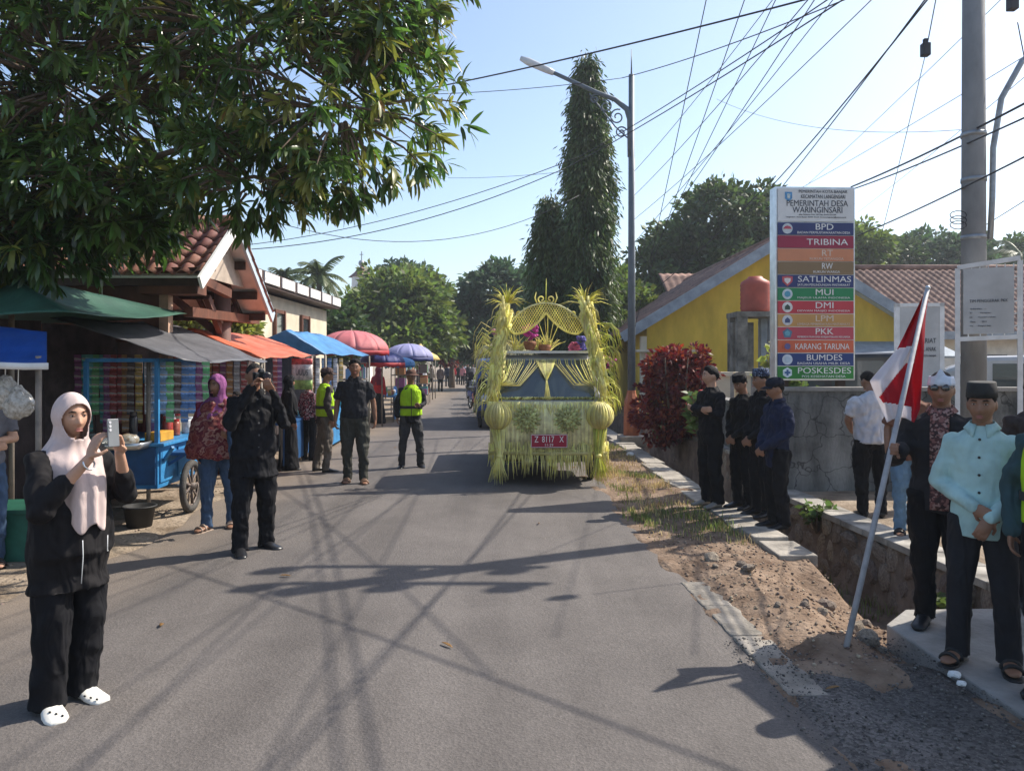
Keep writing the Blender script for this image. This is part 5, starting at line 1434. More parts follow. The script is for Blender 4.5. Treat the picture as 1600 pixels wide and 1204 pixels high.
        if kind == 'band':
            vs = []; fs = []
            for i in range(4):
                for j in range(32):
                    a = 2 * math.pi * j / 32; pk = .050 * gs(((a + math.pi / 2 + math.pi) % (2 * math.pi)) - math.pi, 0, .30)
                    z = .030 + i / 3 * (.062 + pk); vs.append(HT((math.cos(a) * (.083 - .004 * i), math.sin(a) * (.102 - .005 * i) + .006, z)))
            fs = [(i * 32 + j, i * 32 + (j + 1) % 32, (i + 1) * 32 + (j + 1) % 32, (i + 1) * 32 + j) for i in range(3) for j in range(32)]
            m.add(vs, fs); m.ell(HT((0, .112, .06)), (.03, .02, .025), nu=8, nv=6)
        solid(m.build('hat' if kind != 'band' else 'headband', hm, root, True), .005)
    return root, HT, hr

def make_hijab(root, HT, mat, w, lod, lean, hij=None):
    m = MB(); nu = (104 if hij else 56) if lod < 2 else 24; nv = (84 if hij else 52) if lod < 2 else 24; half = nv // 2
    rows = []
    for i in range(nv + 1):
        row = []
        for j in range(nu):
            a = 2 * math.pi * j / nu + math.pi / 2
            cx, sy = math.cos(a), math.sin(a); front = max(0, -sy); lo = math.atan2(cx, -sy)
            la = R(90) - min(1, i / half) * R(112)
            p = head_pt(lo, la, 0)
            if front > .2: p = Vector((p.x, max(p.y, -.0925), p.z))
            d = Vector((p.x, p.y, p.z * .6)).normalized()
            p = HT(p + d * .017)
            if i > half:
                k = (i - half) / (nv - half); p0 = p
                nz_ = .5 + .5 * math.sin(a * 11 + 1.6 * math.sin(a * 4))
                hem_z = 1.10 - .13 * front + .05 * (1 - front); ryf = .155; rxs = .205 * w
                if hij:
                    hem_z = 1.24 - .20 * gs(lo, 0, 1.0) - .11 * (gs(lo, .45, .30) + gs(lo, -.45, .30)); ryf = hij; rxs = .165 * w
                z = p0.z + (hem_z - p0.z) * k
                g = sstep(1.47, 1.28, z) if z < 1.47 else 0
                rx = .088 + (rxs - .088) * sstep(1.48, 1.33, z) if z < 1.48 else .088
                ryb = .088 + (.125 - .088) * (1 - sstep(1.30, 1.46, z)); ryq = .076 + (ryf - .076) * (1 - sstep(1.20, 1.47, z))
                ry = ryb * (1 - front) + ryq * front
                if hij: rx *= 1 - .14 * max(0, k - .45) * front * 1.8
                q = min(1, k * 1.6)
                t_ = Vector((cx * (rx + (.016 * nz_ - .006) * q), sy * (ry + (.022 * nz_ - .008) * q) - .002 - lean * .4, z))
                p = p0.lerp(t_, sstep(0, .34, k)); p.z = z
            row.append(p)
        rows.append(row)
    vs = [p for r_ in rows for p in r_]; fs = []
    c0 = HT((0, 0, 0))
    for i in range(nv):
        for j in range(nu):
            a = 2 * math.pi * (j + .5) / nu + math.pi / 2; lo = math.atan2(math.cos(a), -math.sin(a)); zr = (rows[i][j].z + rows[i + 1][j].z) / 2 - c0.z
            if (lo / 1.02) ** 2 + ((zr + .024) / .094) ** 2 < 1: continue
            j2 = (j + 1) % nu; fs.append((i * nu + j, i * nu + j2, (i + 1) * nu + j2, (i + 1) * nu + j))
    m.add(vs, fs); o = solid(m.build('headscarf', mat, root, True), .006)
    s_ = o.modifiers.new('relax', 'SMOOTH'); s_.iterations = 5 if lod < 2 else 2
    return o

C_black = cloth('black', (.008, .008, .010)); C_black2 = cloth('black_warm', (.011, .010, .011)); C_navy = cloth('navy', (.016, .022, .052)); C_charcoal = cloth('charcoal', (.022, .022, .026))
C_grey = cloth('grey', (.16, .155, .16)); C_jean = cloth('denim', (.05, .085, .15), sc=14); C_jeanl = cloth('denim_light', (.13, .22, .32), sc=14); C_white = cloth('white', (.58, .58, .62)); C_olive = cloth('khaki', (.14, .12, .10)); C_mint = cloth('mint', (.38, .55, .53), folds=.42); C_blush = cloth('blush', (.60, .48, .45), trans=.1, folds=.28)
C_purple = cloth('purple', (.22, .07, .19)); C_maroon = cloth('maroon', (.16, .02, .045)); C_beige = cloth('beige', (.38, .31, .24)); C_red = cloth('red', (.45, .03, .04)); C_teal = cloth('dark_teal', (.035, .07, .08)); C_pink = cloth('pink', (.52, .22, .25))
C_lime = cloth('hi_vis', (.38, .62, .02), bump=.3)
P_batik = pattern('batik_print', [(.05, .03, .03), (.22, .10, .09), (.09, .04, .04), (.32, .20, .18)], 'voronoi', 75)
P_shawl = pattern('shawl_print', [(.16, .03, .03), (.22, .07, .06), (.12, .02, .03), (.30, .16, .13), (.19, .05, .05)], 'noise', 11)
P_plaid = pattern('plaid_print', [(.05, .02, .025), (.34, .10, .12), (.08, .03, .04), (.45, .36, .36)], 'voronoi', 45)
P_camo = pattern('blue_print', [(.015, .018, .035), (.04, .06, .13), (.02, .025, .05), (.16, .20, .28)], 'voronoi', 90)

# --- woman in a blush headscarf filming with her phone
FX = (-2.19, 3.80, 0); FW = 62
A = {-1: ((-.235, -.13, 1.115), (-.075, -.285, 1.375), (.22, -.22, .95), (.95, -.1, .0), .35), 1: ((.235, -.15, 1.135), (.095, -.290, 1.385), (-.22, -.15, .95), (-.9, -.2, 0), .6)}
pw, HT_, hr_ = person('woman in blush headscarf and black outfit filming with a phone', FX, FW, 1.545, C_black2, C_black, wide=1.07, belly=.06, skin='c', arms=A, sleeve='mid', hem=.66, feet=((-.105, 0, -.35), (.10, .04, .0)), head=(-8, 4), hijab=C_blush, hij=.215, shoes='clog', shoe_mat=pm('clog_white', (.70, .68, .62), .5, .08, 8, .1), lod=0, flare=1.36, sleeve_w=1.0, crisp=.6)
for sx in (-1, 1):
    m = MB(); m.tube([(sx * .07, -.225, .945), (sx * .068, -.226, .86), (sx * .075, -.222, .72 if sx < 0 else .86)], .0022, 5); m.build('scarf_cord', M_white_print, pw, True)
m = MB(); m.tube([Vector((-.078, -.28, 1.36)) + Vector((.030 * math.cos(t * .7), .012 * math.sin(t * .7) - .01, .030 * math.sin(t * .7) - .01)) for t in range(10)], .005, 6); m.build('bracelet', M_alu, pw, True)
for x0, y0 in ((-.105, -.02), (.10, .02)):
    for k in range(3):
        m = MB(); m.ell((x0 - .055 + .012 * k, y0 - .085 - .035 * k + (.015 if x0 < 0 else 0), .055 - .006 * k), (.006, .009, .006), nu=6, nv=5); m.build('shoe_hole', M_sole, pw)
phm = Matrix.Rotation(R(FW), 4, 'Z')
ph_ = empty('phone', Vector(FX) + (phm @ Vector((.012 * .909, -.355 * .909, 1.505 * .909)))); tag(ph_, 'grey smartphone held up by the woman in the blush headscarf', 'phone'); ph_.rotation_euler = (R(-6), R(2), R(FW + 6)); ph_.scale = (.9, .9, .9)
m = MB(); m.box((0, 0, 0), (.070, .009, .148)); m.build('case', pm('phone_grey', (.16, .17, .18), .35, .1, bump=0), ph_, bevel=.004)
for k in range(3):
    m = MB(); m.tube([(-.021, -.004, .055 - k * .020), (-.021, -.0075, .055 - k * .020)], .0075, 10); m.build('camera_lens', pm('lens_ring', (.5, .5, .52), .3, .1, bump=0) , ph_)

# --- photographer with an SLR
A = {-1: ((-.235, -.13, 1.17), (-.085, -.235, 1.475), (.45, -.1, .9), (.7, -.5, .1), .8), 1: ((.235, -.15, 1.15), (.085, -.285, 1.455), (-.6, -.35, .6), (-.3, .1, .9), .8)}
PXY = (-2.32, 6.9, 0)
pp, HT2, _ = person('man in black suit photographing with a camera held to his face', PXY, 34, 1.70, C_black, C_black, wide=1.06, belly=.03, skin='b', arms=A, hem=.69, feet=((-.13, -.05, -.2), (.13, .08, .45)), head=(4, 3), hair='crop', hairmat=M_hairg, shoes='shoe', lod=0, flare=1.12, collar=C_black, buttons=pm('button_grey', (.10, .10, .10), .4, bump=0))
sc_ = 1.0
cm = empty('camera', Vector(PXY) + (Matrix.Rotation(R(34), 3, 'Z') @ Vector((.02, -.150, 1.578)))); cm.rotation_euler = (0, 0, R(44)); tag(cm, 'black camera held to the eye of the man in the black suit', 'camera')
m = MB(); m.box((0, 0, 0), (.135, .05, .085)); m.box((0, -.005, .055), (.055, .055, .035), taper=.7); m.box((-.055, -.03, -.005), (.03, .03, .08)); m.build('camera_body', M_leather, cm, bevel=.008)
m = MB(); m.tube([(.01, -.02, 0), (.01, -.07, 0), (.01, -.075, 0), (.01, -.115, 0)], [.036, .036, .040, .040], 16); ln = m.build('lens', M_leather, cm, True)
m = MB(); m.tube([(.01, -.110, 0), (.01, -.117, 0)], [.032, .032], 16); m.build('front_glass', glass('lens_glass', (.02, .02, .03)), ln)
m = MB(); Z = [Vector((.068, 0, .02)), Vector((.14, .02, -.10)), Vector((.20, .05, -.38)), Vector((.21, .06, -.62)), Vector((.16, .05, -.70)), Vector((.14, .04, -.5)), Vector((.12, .03, -.2)), Vector((.066, .0, -.02))]
m.tube(Z, .007, 6); m.build('strap', M_sole, cm, True)

# --- woman in purple headscarf carrying a child in a printed sling
HXY = (-3.0, 7.85, 0)
A = {-1: ((-.23, .02, 1.11), (-.215, -.06, .88), (0, -.2, -1), (1, 0, 0), .4), 1: ((.22, -.05, 1.12), (.13, -.21, 1.02), (-.5, -.5, .2), (0, .3, 1), .6)}
pv, _, _ = person('woman in purple headscarf and jeans carrying a child in a sling', HXY, 20, 1.58, C_maroon, C_jean, wide=1.06, belly=.02, skin='b', arms=A, head=(-38, 4), hijab=C_purple, feet=((-.12, -.06, -.7), (.14, .06, -.1)), shoes='sandal', shoe_mat=pm('sandal_tan', (.35, .26, .2), .7, bump=0), lod=1)
m = MB()
m.rings([(.02, -.02, .80, .33, .20), (.0, -.02, .90, .33, .21), (-.0, -.02, 1.08, .285, .20), (0, 0, 1.25, .24, .17), (0, .0, 1.38, .20, .12), (0, .01, 1.46, .09, .08)], 28)
sm(m.build('printed_shawl', P_shawl, pv, True), .014, 2, .06, .02)
pc, _, _ = person('small child carried in the printed sling, white shoe dangling', (-2.74, 7.66, .64), 20, .78, C_pink, C_jean, skin='b', wide=1.1, lod=1, head=(-60, 5), shoes='clog', shoe_mat=pm('child_shoe', (.62, .72, .66), .5, .1, bump=0))

# --- plain clothes man walking towards the camera
A = {-1: ((-.24, .05, 1.115), (-.255, -.06, .875), (0, -.3, -1), (1, .2, 0), .7), 1: ((.245, .06, 1.115), (.275, .03, .875), (0, -.1, -1), (-1, .2, 0), .6)}
person('bareheaded man in dark polo shirt walking towards the viewer', (-2.22, 10.85, 0), 8, 1.75, C_charcoal, cloth('dark_olive', (.05, .05, .042)), wide=1.06, belly=.02, skin='b', arms=A, sleeve='short', hem=.90, feet=((-.10, .02, -.15), (.12, -.10, .2)), head=(3, 0), hair='thick', shoes='sandal', shoe_mat=pm('sandal_brown', (.22, .13, .08), .6, bump=0), lod=1, collar=C_charcoal)
# --- two wardens in lime vests
A = {-1: ((-.23, .05, 1.13), (-.24, -.02, .90), (0, -.2, -1), (1, 0, 0), .5), 1: ((.23, .02, 1.13), (.13, -.20, 1.08), (-.3, -.9, .2), (-.5, 0, .8), 1.0)}
C_cam = pattern('warden_trousers', [(.05, .045, .045), (.09, .08, .08), (.065, .06, .055)], 'noise', 16)
person('warden in brown cap and lime vest standing alone on the road', (-1.63, 12.4, 0), 10, 1.585, C_charcoal, cloth('grey_trousers', (.055, .055, .058)), skin='b', arms=A, vest=C_lime, hat=('bucket', cloth('hat_brown', (.14, .075, .055))), feet=((-.16, 0, -.25), (.17, .02, .3)), head=(14, 0), lod=1)
person('warden in cap and lime vest seen from behind the polo shirt man', (-2.92, 12.0, 0), 118, 1.62, cloth('warden_olive', (.06, .05, .045)), C_olive, skin='b', vest=C_lime, hat=('cap', cloth('cap_brown', (.075, .05, .045))), feet=((-.12, 0, -.15), (.12, .1, .25)), lod=1, wide=1.08, lean=.05)
# --- bystanders at the left stalls
person('child in checked shirt behind the warden at the stalls', (-3.55, 13.4, 0), 150, 1.42, P_plaid, C_black, lod=2, hair='thick', hem=.85)
person('woman in long black robe and veil behind the photographer', (-3.55, 12.2, 0), 120, 1.50, C_black, C_black, lod=2, hijab=C_black, skirt=True, long_hem=.2)
person('shopper with red top and long black skirt beside the umbrellas', (-3.75, 21.5, 0), 160, 1.60, C_red, C_black, lod=2, hijab=C_maroon, skirt=True, flare=1.15, long_hem=.75)
A = {-1: ((-.24, -.02, 1.12), (.02, -.20, 1.06), (1, -.2, .1), (0, 1, 0), .5), 1: ((.23, -.04, 1.12), (.0, -.22, 1.10), (-1, -.2, .1), (0, 1, 0), .5)}
person('stall keeper in grey shirt and jeans at the left edge', (-4.38, 6.35, 0), 40, 1.62, cloth('tee_grey', (.13, .13, .15)), C_jean, skin='c', arms=A, sleeve='short', lod=1, hair='thick', shoes='sandal', head=(20, 10))
# --- four men waiting beside the drain
A = {-1: ((-.235, -.05, 1.13), (.07, -.195, 1.185), (1, .0, .05), (0, 1, .2), .5), 1: ((.235, -.06, 1.13), (-.07, -.225, 1.20), (-1, .05, .05), (0, 1, .2), .5)}
AH = {-1: ((-.225, .0, 1.11), (-.045, -.19, .93), (.6, -.35, -.5), (.3, .9, -.1), .5), 1: ((.225, .0, 1.11), (.045, -.205, .915), (-.6, -.35, -.5), (-.3, .9, -.1), .6)}
person('bareheaded man in black with arms folded, first of four by the drain', (2.32, 8.95, .03), -66, 1.63, C_black, C_black, skin='c', arms=A, hem=.76, hair='thick', head=(-14, 0), shoe_mat=pm('shoe_tan', (.25, .22, .19), .7, bump=0), lod=1, wide=1.04, flare=1.15)
person('man in black cap with head bowed, second of four by the drain', (2.66, 8.85, .03), -62, 1.54, C_black2, C_black, skin='b', arms=AH, hem=.76, hat=('peci', C_black), head=(6, 18), lod=1, flare=1.1)
person('man in blue patterned headcloth and black, third of four by the drain', (2.75, 8.45, .02), -70, 1.60, C_black, C_black, skin='b', arms=AH, hem=.74, hat=('peci', P_camo), head=(-12, 2), lod=1, flare=1.1, collar=C_black)
person('man in navy jacket and cap, nearest of four by the drain', (2.72, 7.88, .01), -78, 1.53, C_navy, C_black, skin='b', arms=AH, hem=.70, hat=('cap', cloth('cap_navy', (.012, .014, .025))), head=(-12, 6), lod=1, wide=1.1, sleeve_w=1.2, flare=1.1, collar=C_navy)
# --- bystanders behind the drain
person('man in white T-shirt seen from behind across the drain', (3.98, 8.5, .0), 172, 1.62, C_white, C_black, skin='b', sleeve='short', wide=1.12, belly=.02, hem=.86, head=(20, 22), lod=1, hair='short', arms={-1: ((-.25, -.04, 1.12), (-.17, -.2, .98), (.4, -.6, -.4), (0, .5, 1), .5), 1: ((.25, -.04, 1.12), (.17, -.2, .98), (-.4, -.6, -.4), (0, .5, 1), .5)})
person('bystander in brown top and pale jeans behind the flag bearer', (3.92, 7.55, .0), -20, 1.60, cloth('rust', (.16, .075, .05)), C_jeanl, skin='b', sleeve='short', shoes='sandal', lod=1)
person('bystander in dark clothes behind the man in the mint shirt', (3.62, 5.3, .02), -10, 1.60, cloth('dark_brown', (.06, .045, .04)), C_charcoal, skin='b', sleeve='short', lod=1)
# --- flag bearer, mint shirt man, warden at the right edge
FB = (2.74, 4.90, .02)
P0f = W(1317, 1030, 4.45); P0f.z = -.03; P1f = W(1449, 452, 4.95)
hp_ = Matrix.Rotation(R(34), 3, 'Z') @ (P0f.lerp(P1f, .545) - Vector(FB)) / (1.62 / 1.70)      # grip point on the pole, in his own frame
A = {-1: ((-.275, -.04, 1.12), tuple(hp_ + Vector((.050, .062, .0))), (-.62, -.78, .05), (.78, -.62, .0), 1.15), 1: ((.225, .03, 1.11), (.21, -.05, .875), (0, -.2, -1), (-1, 0, 0), .4)}
person('flag bearer in white headband, sunglasses and dark jacket over batik shirt', FB, -34, 1.62, C_charcoal, C_black, skin='b', arms=A, hem=.78, hat=('band', cloth('band_white', (.62, .66, .74))), head=(2, 0), lod=0, wide=1.08, opened=P_batik, collar=P_batik, flare=1.05)
fb = [o for o in col.objects if o.name.startswith('person') and o.get('label', '').startswith('flag bearer')][0]
def glasses(root, y=-.1):
    m = MB()
    for sd in (-1, 1): m.ell((sd * .034, -.1085, 1.598), (.027, .006, .019), nu=12, nv=6)
    m.tube([(-.008, -.112, 1.602), (.008, -.112, 1.602)], .0025, 5)
    for sd in (-1, 1): m.tube([(sd * .058, -.106, 1.602), (sd * .078, -.06, 1.60), (sd * .078, .01, 1.598)], .0022, 5)
    m.build('sunglasses', glass('sunglass', (.01, .01, .012)), root, True)
glasses(fb)
A = {-1: ((-.235, .0, 1.10), (-.02, -.185, .985), (.75, -.35, -.35), (.2, .95, -.1), .45), 1: ((.24, .0, 1.10), (.06, -.215, .93), (-.35, -.3, -.85), (-.3, .95, -.1), .55)}
person('man in mint green shirt and black cap with hands crossed', (2.62, 4.28, .02), -38, 1.555, C_mint, C_charcoal, skin='b', arms=A, hem=.785, hat=('peci', pm('velvet_black', (.02, .02, .02), .8, .2, 10, .2)), head=(0, 3), shoes='sandal', shoe_mat=M_sole, lod=0, wide=.98, crisp=.4, collar=C_mint, buttons=pm('button_black', (.015, .015, .015), .4, bump=0), feet=((-.13, -.02, -.25), (.14, -.01, .25)), flare=1.05)
person('warden in lime vest cut off by the right edge', (2.77, 3.86, .02), -44, 1.60, C_teal, C_charcoal, skin='b', vest=C_lime, lod=1, hat=('cap', C_black), arms={-1: ((-.235, .03, 1.11), (-.225, -.06, .87), (0, -.25, -1), (1, 0, 0), .5)})
for X_, Y_, mt_, lb_ in ((3.45, 4.42, C_charcoal, 'man in charcoal jacket standing close behind the mint shirt man'), (2.9, 3.1, C_black, 'unseen man in black added beyond the right edge to cast a shadow')):  # the man in black is out of view, added for his shadow
    person(lb_, (X_, Y_, .02), -30, 1.62, mt_, C_black, lod=2, hat=('peci', C_black), wide=1.05)

# --- flag
fl = empty('flag', (0, 0, 0)); tag(fl, 'red and white flag on a slanting pole held by the flag bearer', 'flag')
p0 = W(1317, 1030, 4.45); p0.z = -.03; p1 = W(1449, 452, 4.95)
hand_p = p0.lerp(p1, .545)
m = MB(); m.tube([p0, p0.lerp(p1, .5), p1], [.0175, .0165, .014], 12); m.build('pole', pm('pole_grey', (.36, .36, .38), .6, .2, 9, .2), fl, True)
m = MB(); m.ell(p1 + Vector((.003, 0, .01)), .016); m.build('pole_tip', M_alu, fl, True)
pd = (p1 - p0).normalized()
FLAGR = pm('flag_red', (.42, .012, .03), .7, .1, 3, .1, trans=.4); FLAGW = pm('flag_white', (.62, .60, .62), .7, .06, 3, .1, trans=.4)
def lerp_tab(tab, y):
    for (y0, x0), (y1, x1) in zip(tab, tab[1:]):
        if y <= y1: return x0 + (x1 - x0) * max(0, (y - y0)) / (y1 - y0)
    return tab[-1][1]
LEFT = [(452, 1447), (500, 1424), (545, 1402), (575, 1376), (595, 1359), (625, 1371), (660, 1386)]
RIGHT = [(452, 1452), (497, 1446), (560, 1443), (605, 1440), (640, 1437), (660, 1428)]
def pole_x(py): return 1450 - (py - 450) * (67 / 265)
nU, nV = 78, 100; grid = []
for i in range(nV + 1):
    py = 452 + 208 * i / nV
    for j in range(nU + 1):
        u = j / nU; xl, xr = lerp_tab(LEFT, py), lerp_tab(RIGHT, py); px = xl + (xr - xl) * u
        bot = py + (-8 * math.sin(math.pi * u) * (i / nV) ** 3)
        iq = 30 * i / nV; dY = 4.98 - .08 * i / nV + .045 * math.sin(u * 7 + iq * .12) * min(1, iq / 8) + .02 * math.sin(u * 15 - iq * .2)
        grid.append(W(px, bot, dY))
cells = {'red_band': [], 'white_band': []}
for i in range(nV):
    for j in range(nU):
        py = 452 + 208 * (i + .5) / nV; u = (j + .5) / nU; px = lerp_tab(LEFT, py) + (lerp_tab(RIGHT, py) - lerp_tab(LEFT, py)) * u
        red = (py < 545 - (px - 1402) * .18 and px < pole_x(py) + 6) or px > pole_x(py) + 3 + max(0, 520 - py) * .1 and px > 1424 + max(0, (600 - py)) * .12 - max(0, py - 600) * .0
        fold = 568 < py < 640 and px > 1374 + abs(py - 622) * .78 and py < 628 + (px - 1374) * .32
        cells['red_band' if red or fold else 'white_band'].append((i * (nU + 1) + j, i * (nU + 1) + j + 1, (i + 1) * (nU + 1) + j + 1, (i + 1) * (nU + 1) + j))
for nm, mt in (('red_band', FLAGR), ('white_band', FLAGW)):
    m = MB(); m.add(grid, cells[nm]); o = solid(m.build(nm, mt, fl, True), .002)

# --- far crowd
far = [(673, 610, 1.62, 30, C_beige, C_charcoal, 'man in beige shirt by the roadside near the yellow tent', None), (688, 612, 1.58, 170, cloth('mauve_grey', (.20, .16, .17)), C_black, 'man in mauve grey shirt walking away on the left lane', None), (699, 604, 1.6, 190, C_navy, C_charcoal, 'person in dark blue far down the road', None), (708, 602, 1.55, 0, C_red, C_black, 'person in red top in the far crowd', None), (716, 601, 1.6, 20, C_black, C_black, 'person in black at the middle of the far crowd', None), (723, 602, 1.55, -20, C_pink, C_charcoal, 'person in pink shirt in the far crowd', None), (731, 600, 1.62, 10, C_black, C_charcoal, 'dark clothed person right of the pink shirt in the far crowd', None), (664, 604, 1.6, 60, C_white, C_jean, 'person in white shirt between stalls and far crowd', None), (739, 599, 1.6, 30, C_grey, C_black, 'person in grey near the parked motorcycles', None), (712, 597, 1.6, 180, C_teal, C_black, 'farthest person in dark teal on the road', None), (727, 596, 1.6, 150, C_white, C_black, 'farthest person in white on the road', None), (655, 607, 1.55, 200, C_maroon, C_black, 'shopper in maroon beside the lavender umbrella', 'h')]
for px, py, h, fc, t_, bt, lb, hj in far:
    Y = CAM_H * F_PX / (py - HORIZON)
    person(lb, ((px - 800) * Y / F_PX, Y, 0), fc, h, t_, bt, 'people far down the road', lod=3, hijab=C_maroon if hj else None, skirt=bool(hj))
# ------------------------------------------------------------------ market stalls on the left
def tarp(name, label, mat, P, nu=14, nv=14, sag=.06, mats=None, posts=(), hemw=None, wob=.02):
    """four corner sheet with sag and ripples; P = near-back, far-back, far-front, near-front"""
    c = sum((Vector(p) for p in P), Vector()) / 4; base = Vector((c.x, c.y, 0))
    root = empty(name, base); tag(root, label, 'tarpaulin' if name.startswith('tarp') else 'awning')
    A, B, C, D = [Vector(p) - base for p in P]
    def fn(u, v):
        p = A.lerp(B, u).lerp(D.lerp(C, u), v)
        return p + Vector((0, 0, -sag * math.sin(math.pi * u) * (.4 + .6 * math.sin(math.pi * v)) + wob * fbm(u * 4 + c.x, v * 3 + c.y) + wob * .5 * math.sin(u * 9 + v * 2)))
    m = MB(); m.sheet(fn, nu, nv); solid(m.build('sheet', mat, root, True), .006)
    if hemw:
        m = MB(); m.sheet(lambda u, v: fn(u, 1) + Vector((.012, 0, .01 - .05 * v)), nu, 2); solid(m.build('hem', hemw, root, True), .008)
    for q in posts:
        q = Vector(q); m = MB(); m.tube([Vector((q.x, q.y, 0)) - base, q - base], .022, 7); m.build('pole', M_bamboo, root, True)
    return root
M_bamboo = pm('stall_pole', (.20, .17, .14), .7, .3, 6, .1)
M_tg = pm('tarp_green', (.035, .10, .065), .5, .2, 3, .35, 14, trans=.15, bdist=.02); M_tgr = pm('tarp_grey', (.10, .10, .11), .55, .25, 3, .35, 14, trans=.05, bdist=.02); M_tb = pm('tarp_blue', (.012, .07, .30), .5, .2, 3, .35, 14, trans=.25, bdist=.02)
M_to = pm('tarp_orange', (.62, .13, .05), .55, .15, 3, .3, 14, trans=.25, bdist=.02, c2=(.70, .22, .13)); M_tlb = pm('tarp_light_blue', (.08, .26, .50), .5, .2, 3, .35, 14, trans=.25, bdist=.02); M_twhite = pm('tarp_hem', (.62, .62, .60), .6, .1, bump=0)
# green pyramid tarpaulin
P1 = W(18, 430, 7.3); C1 = W(97, 487, 6.2); C2 = W(292, 490, 10.0); C3 = Vector((-6.6, 9.5, 2.2)); C4 = Vector((-6.3, 6.0, 2.1))
gr = empty('green_canopy', (P1.x, P1.y, 0)); tag(gr, 'dark green pyramid canopy spattered with sun flecks over the nearest stall', 'canopy'); Q = Vector((P1.x, P1.y, 0))
for nm, (a, c) in (('front_face', (C1, C2)), ('left_face', (C4, C1)), ('rear_face', (C2, C3)), ('far_face', (C3, C4))):
    m = MB(); m.sheet(lambda u, v: P1.lerp(a.lerp(c, u), max(v, .02)) - Q + Vector((0, 0, -.10 * math.sin(math.pi * v) * math.sin(math.pi * u) * 1.0 + .012 * fbm(u * 5, v * 5) - .05 * math.sin(math.pi * u) * v)), 14, 12)
    solid(m.build(nm, M_tg, gr, True), .006)
m = MB(); m.tube([Vector((P1.x, P1.y, 0)) - Q, P1 - Q + Vector((0, 0, .05))], .025, 8); m.build('pole', M_bamboo, gr, True)
m = MB(); m.rings([(0, 0, P1.z + .0, .05, .05), (0, 0, P1.z + .07, .045, .045)], 10); m.build('cap', M_whitep, gr)
tarp('tarpaulin_awning', 'dark grey tarpaulin awning above the hanging sachets', M_tgr, [W(78, 495, 8.0), W(262, 503, 10.8), W(418, 563, 10.9), W(287, 566, 8.0)], sag=.05, posts=(W(232, 566, 8.3), W(408, 566, 10.7)), wob=.03)
tarp('blue_awning', 'bright blue tarpaulin awning cut off by the left edge', M_tb, [Vector((-5.6, 6.2, 2.15)), W(73, 520, 6.1), W(73, 566, 5.75), Vector((-5.6, 5.2, 1.68))], sag=.02, hemw=M_twhite, posts=(W(60, 556, 5.8),))
def ridge_tarp(label, mat, rn, rf, en, ef, back, posts=()):
    base = Vector((rn.x, rn.y, 0)); root = empty('tarpaulin_awning', base); tag(root, label, 'awning')
    def fn(u, v): return rn.lerp(rf, u).lerp(en.lerp(ef, u), v) - base + Vector((0, 0, -.05 * math.sin(math.pi * u) * math.sin(math.pi * v) + .025 * fbm(u * 4 + rn.y, v * 3) + .015 * math.sin(u * 14)))
    m = MB(); m.sheet(fn, 16, 12); solid(m.build('front_slope', mat, root, True), .006)
    def fb_(u, v): return rn.lerp(rf, u).lerp((rn + back).lerp(rf + back, u), v) - base
    m = MB(); m.sheet(fb_, 8, 8); solid(m.build('back_slope', mat, root, True), .006)
    m = MB(); m.add([rn - base, en - base, rn + back - base], [(0, 1, 2)]); solid(m.build('gable_flap', mat, root), .006)
    for q in (en, ef, rn + back, rf + back):
        m = MB(); m.tube([Vector((q.x, q.y, 0)) - base, q - base], .022, 7); m.build('pole', M_bamboo, root, True)
ridge_tarp('orange red tarpaulin awning beyond the grey one', M_to, W(293, 514, 11.3), W(409, 525, 14.2), W(412, 560, 10.95), W(487, 556, 13.5), Vector((-1.2, .1, -.45)))
ridge_tarp('light blue tarpaulin awning beyond the orange one', M_tlb, W(446, 516, 14.3), W(502, 522, 17.2), W(508, 553, 14.6), W(577, 556, 18.6), Vector((-1.2, .1, -.5)))
def umbrella(label, px, Y, ztop, zrim, r, mat, trim, n=10):
    X = (px - 800) * Y / F_PX; root = empty('market_umbrella', (X, Y, 0)); tag(root, label, 'umbrella')
    for i in range(n):
        a0, a1 = 2 * math.pi * i / n, 2 * math.pi * (i + 1) / n
        def fn(u, v):
            a = a0 + (a1 - a0) * u; k = math.sin(v * math.pi / 2 * .96) ; rr = r * k * (1 - .045 * math.sin(math.pi * u) * v)
            return (math.cos(a) * rr, math.sin(a) * rr, zrim + (ztop - zrim) * math.cos(v * math.pi / 2) - .03 * math.sin(math.pi * u) * v)
        m = MB(); m.sheet(fn, 4, 8); solid(m.build('gore', mat, root, True), .004)
    m = MB()
    vs = []; fs = []; k = n * 4
    for j in range(k):
        a = 2 * math.pi * j / k; q = r * (1 - .04 * math.sin(math.pi * (j % 4) / 4)); vs += [(math.cos(a) * q, math.sin(a) * q, zrim - .01), (math.cos(a) * q, math.sin(a) * q, zrim - .12 - .02 * math.sin(j * 1.7))]
    for j in range(k): fs.append((2 * j, 2 * ((j + 1) % k), 2 * ((j + 1) % k) + 1, 2 * j + 1))
    m.add(vs, fs); solid(m.build('valance', trim, root, True), .004)
    m = MB(); m.tube([(0, 0, 0), (0, 0, ztop + .06)], .02, 8); m.build('pole', M_bamboo, root, True)
    m = MB()
    for i in range(n):
        a = 2 * math.pi * i / n; m.tube([(0, 0, zrim + .02), (math.cos(a) * r * .55, math.sin(a) * r * .55, zrim + (ztop - zrim) * .62)], .006, 4)
    tag(m.build('struts', M_steel, root), kind='stuff')
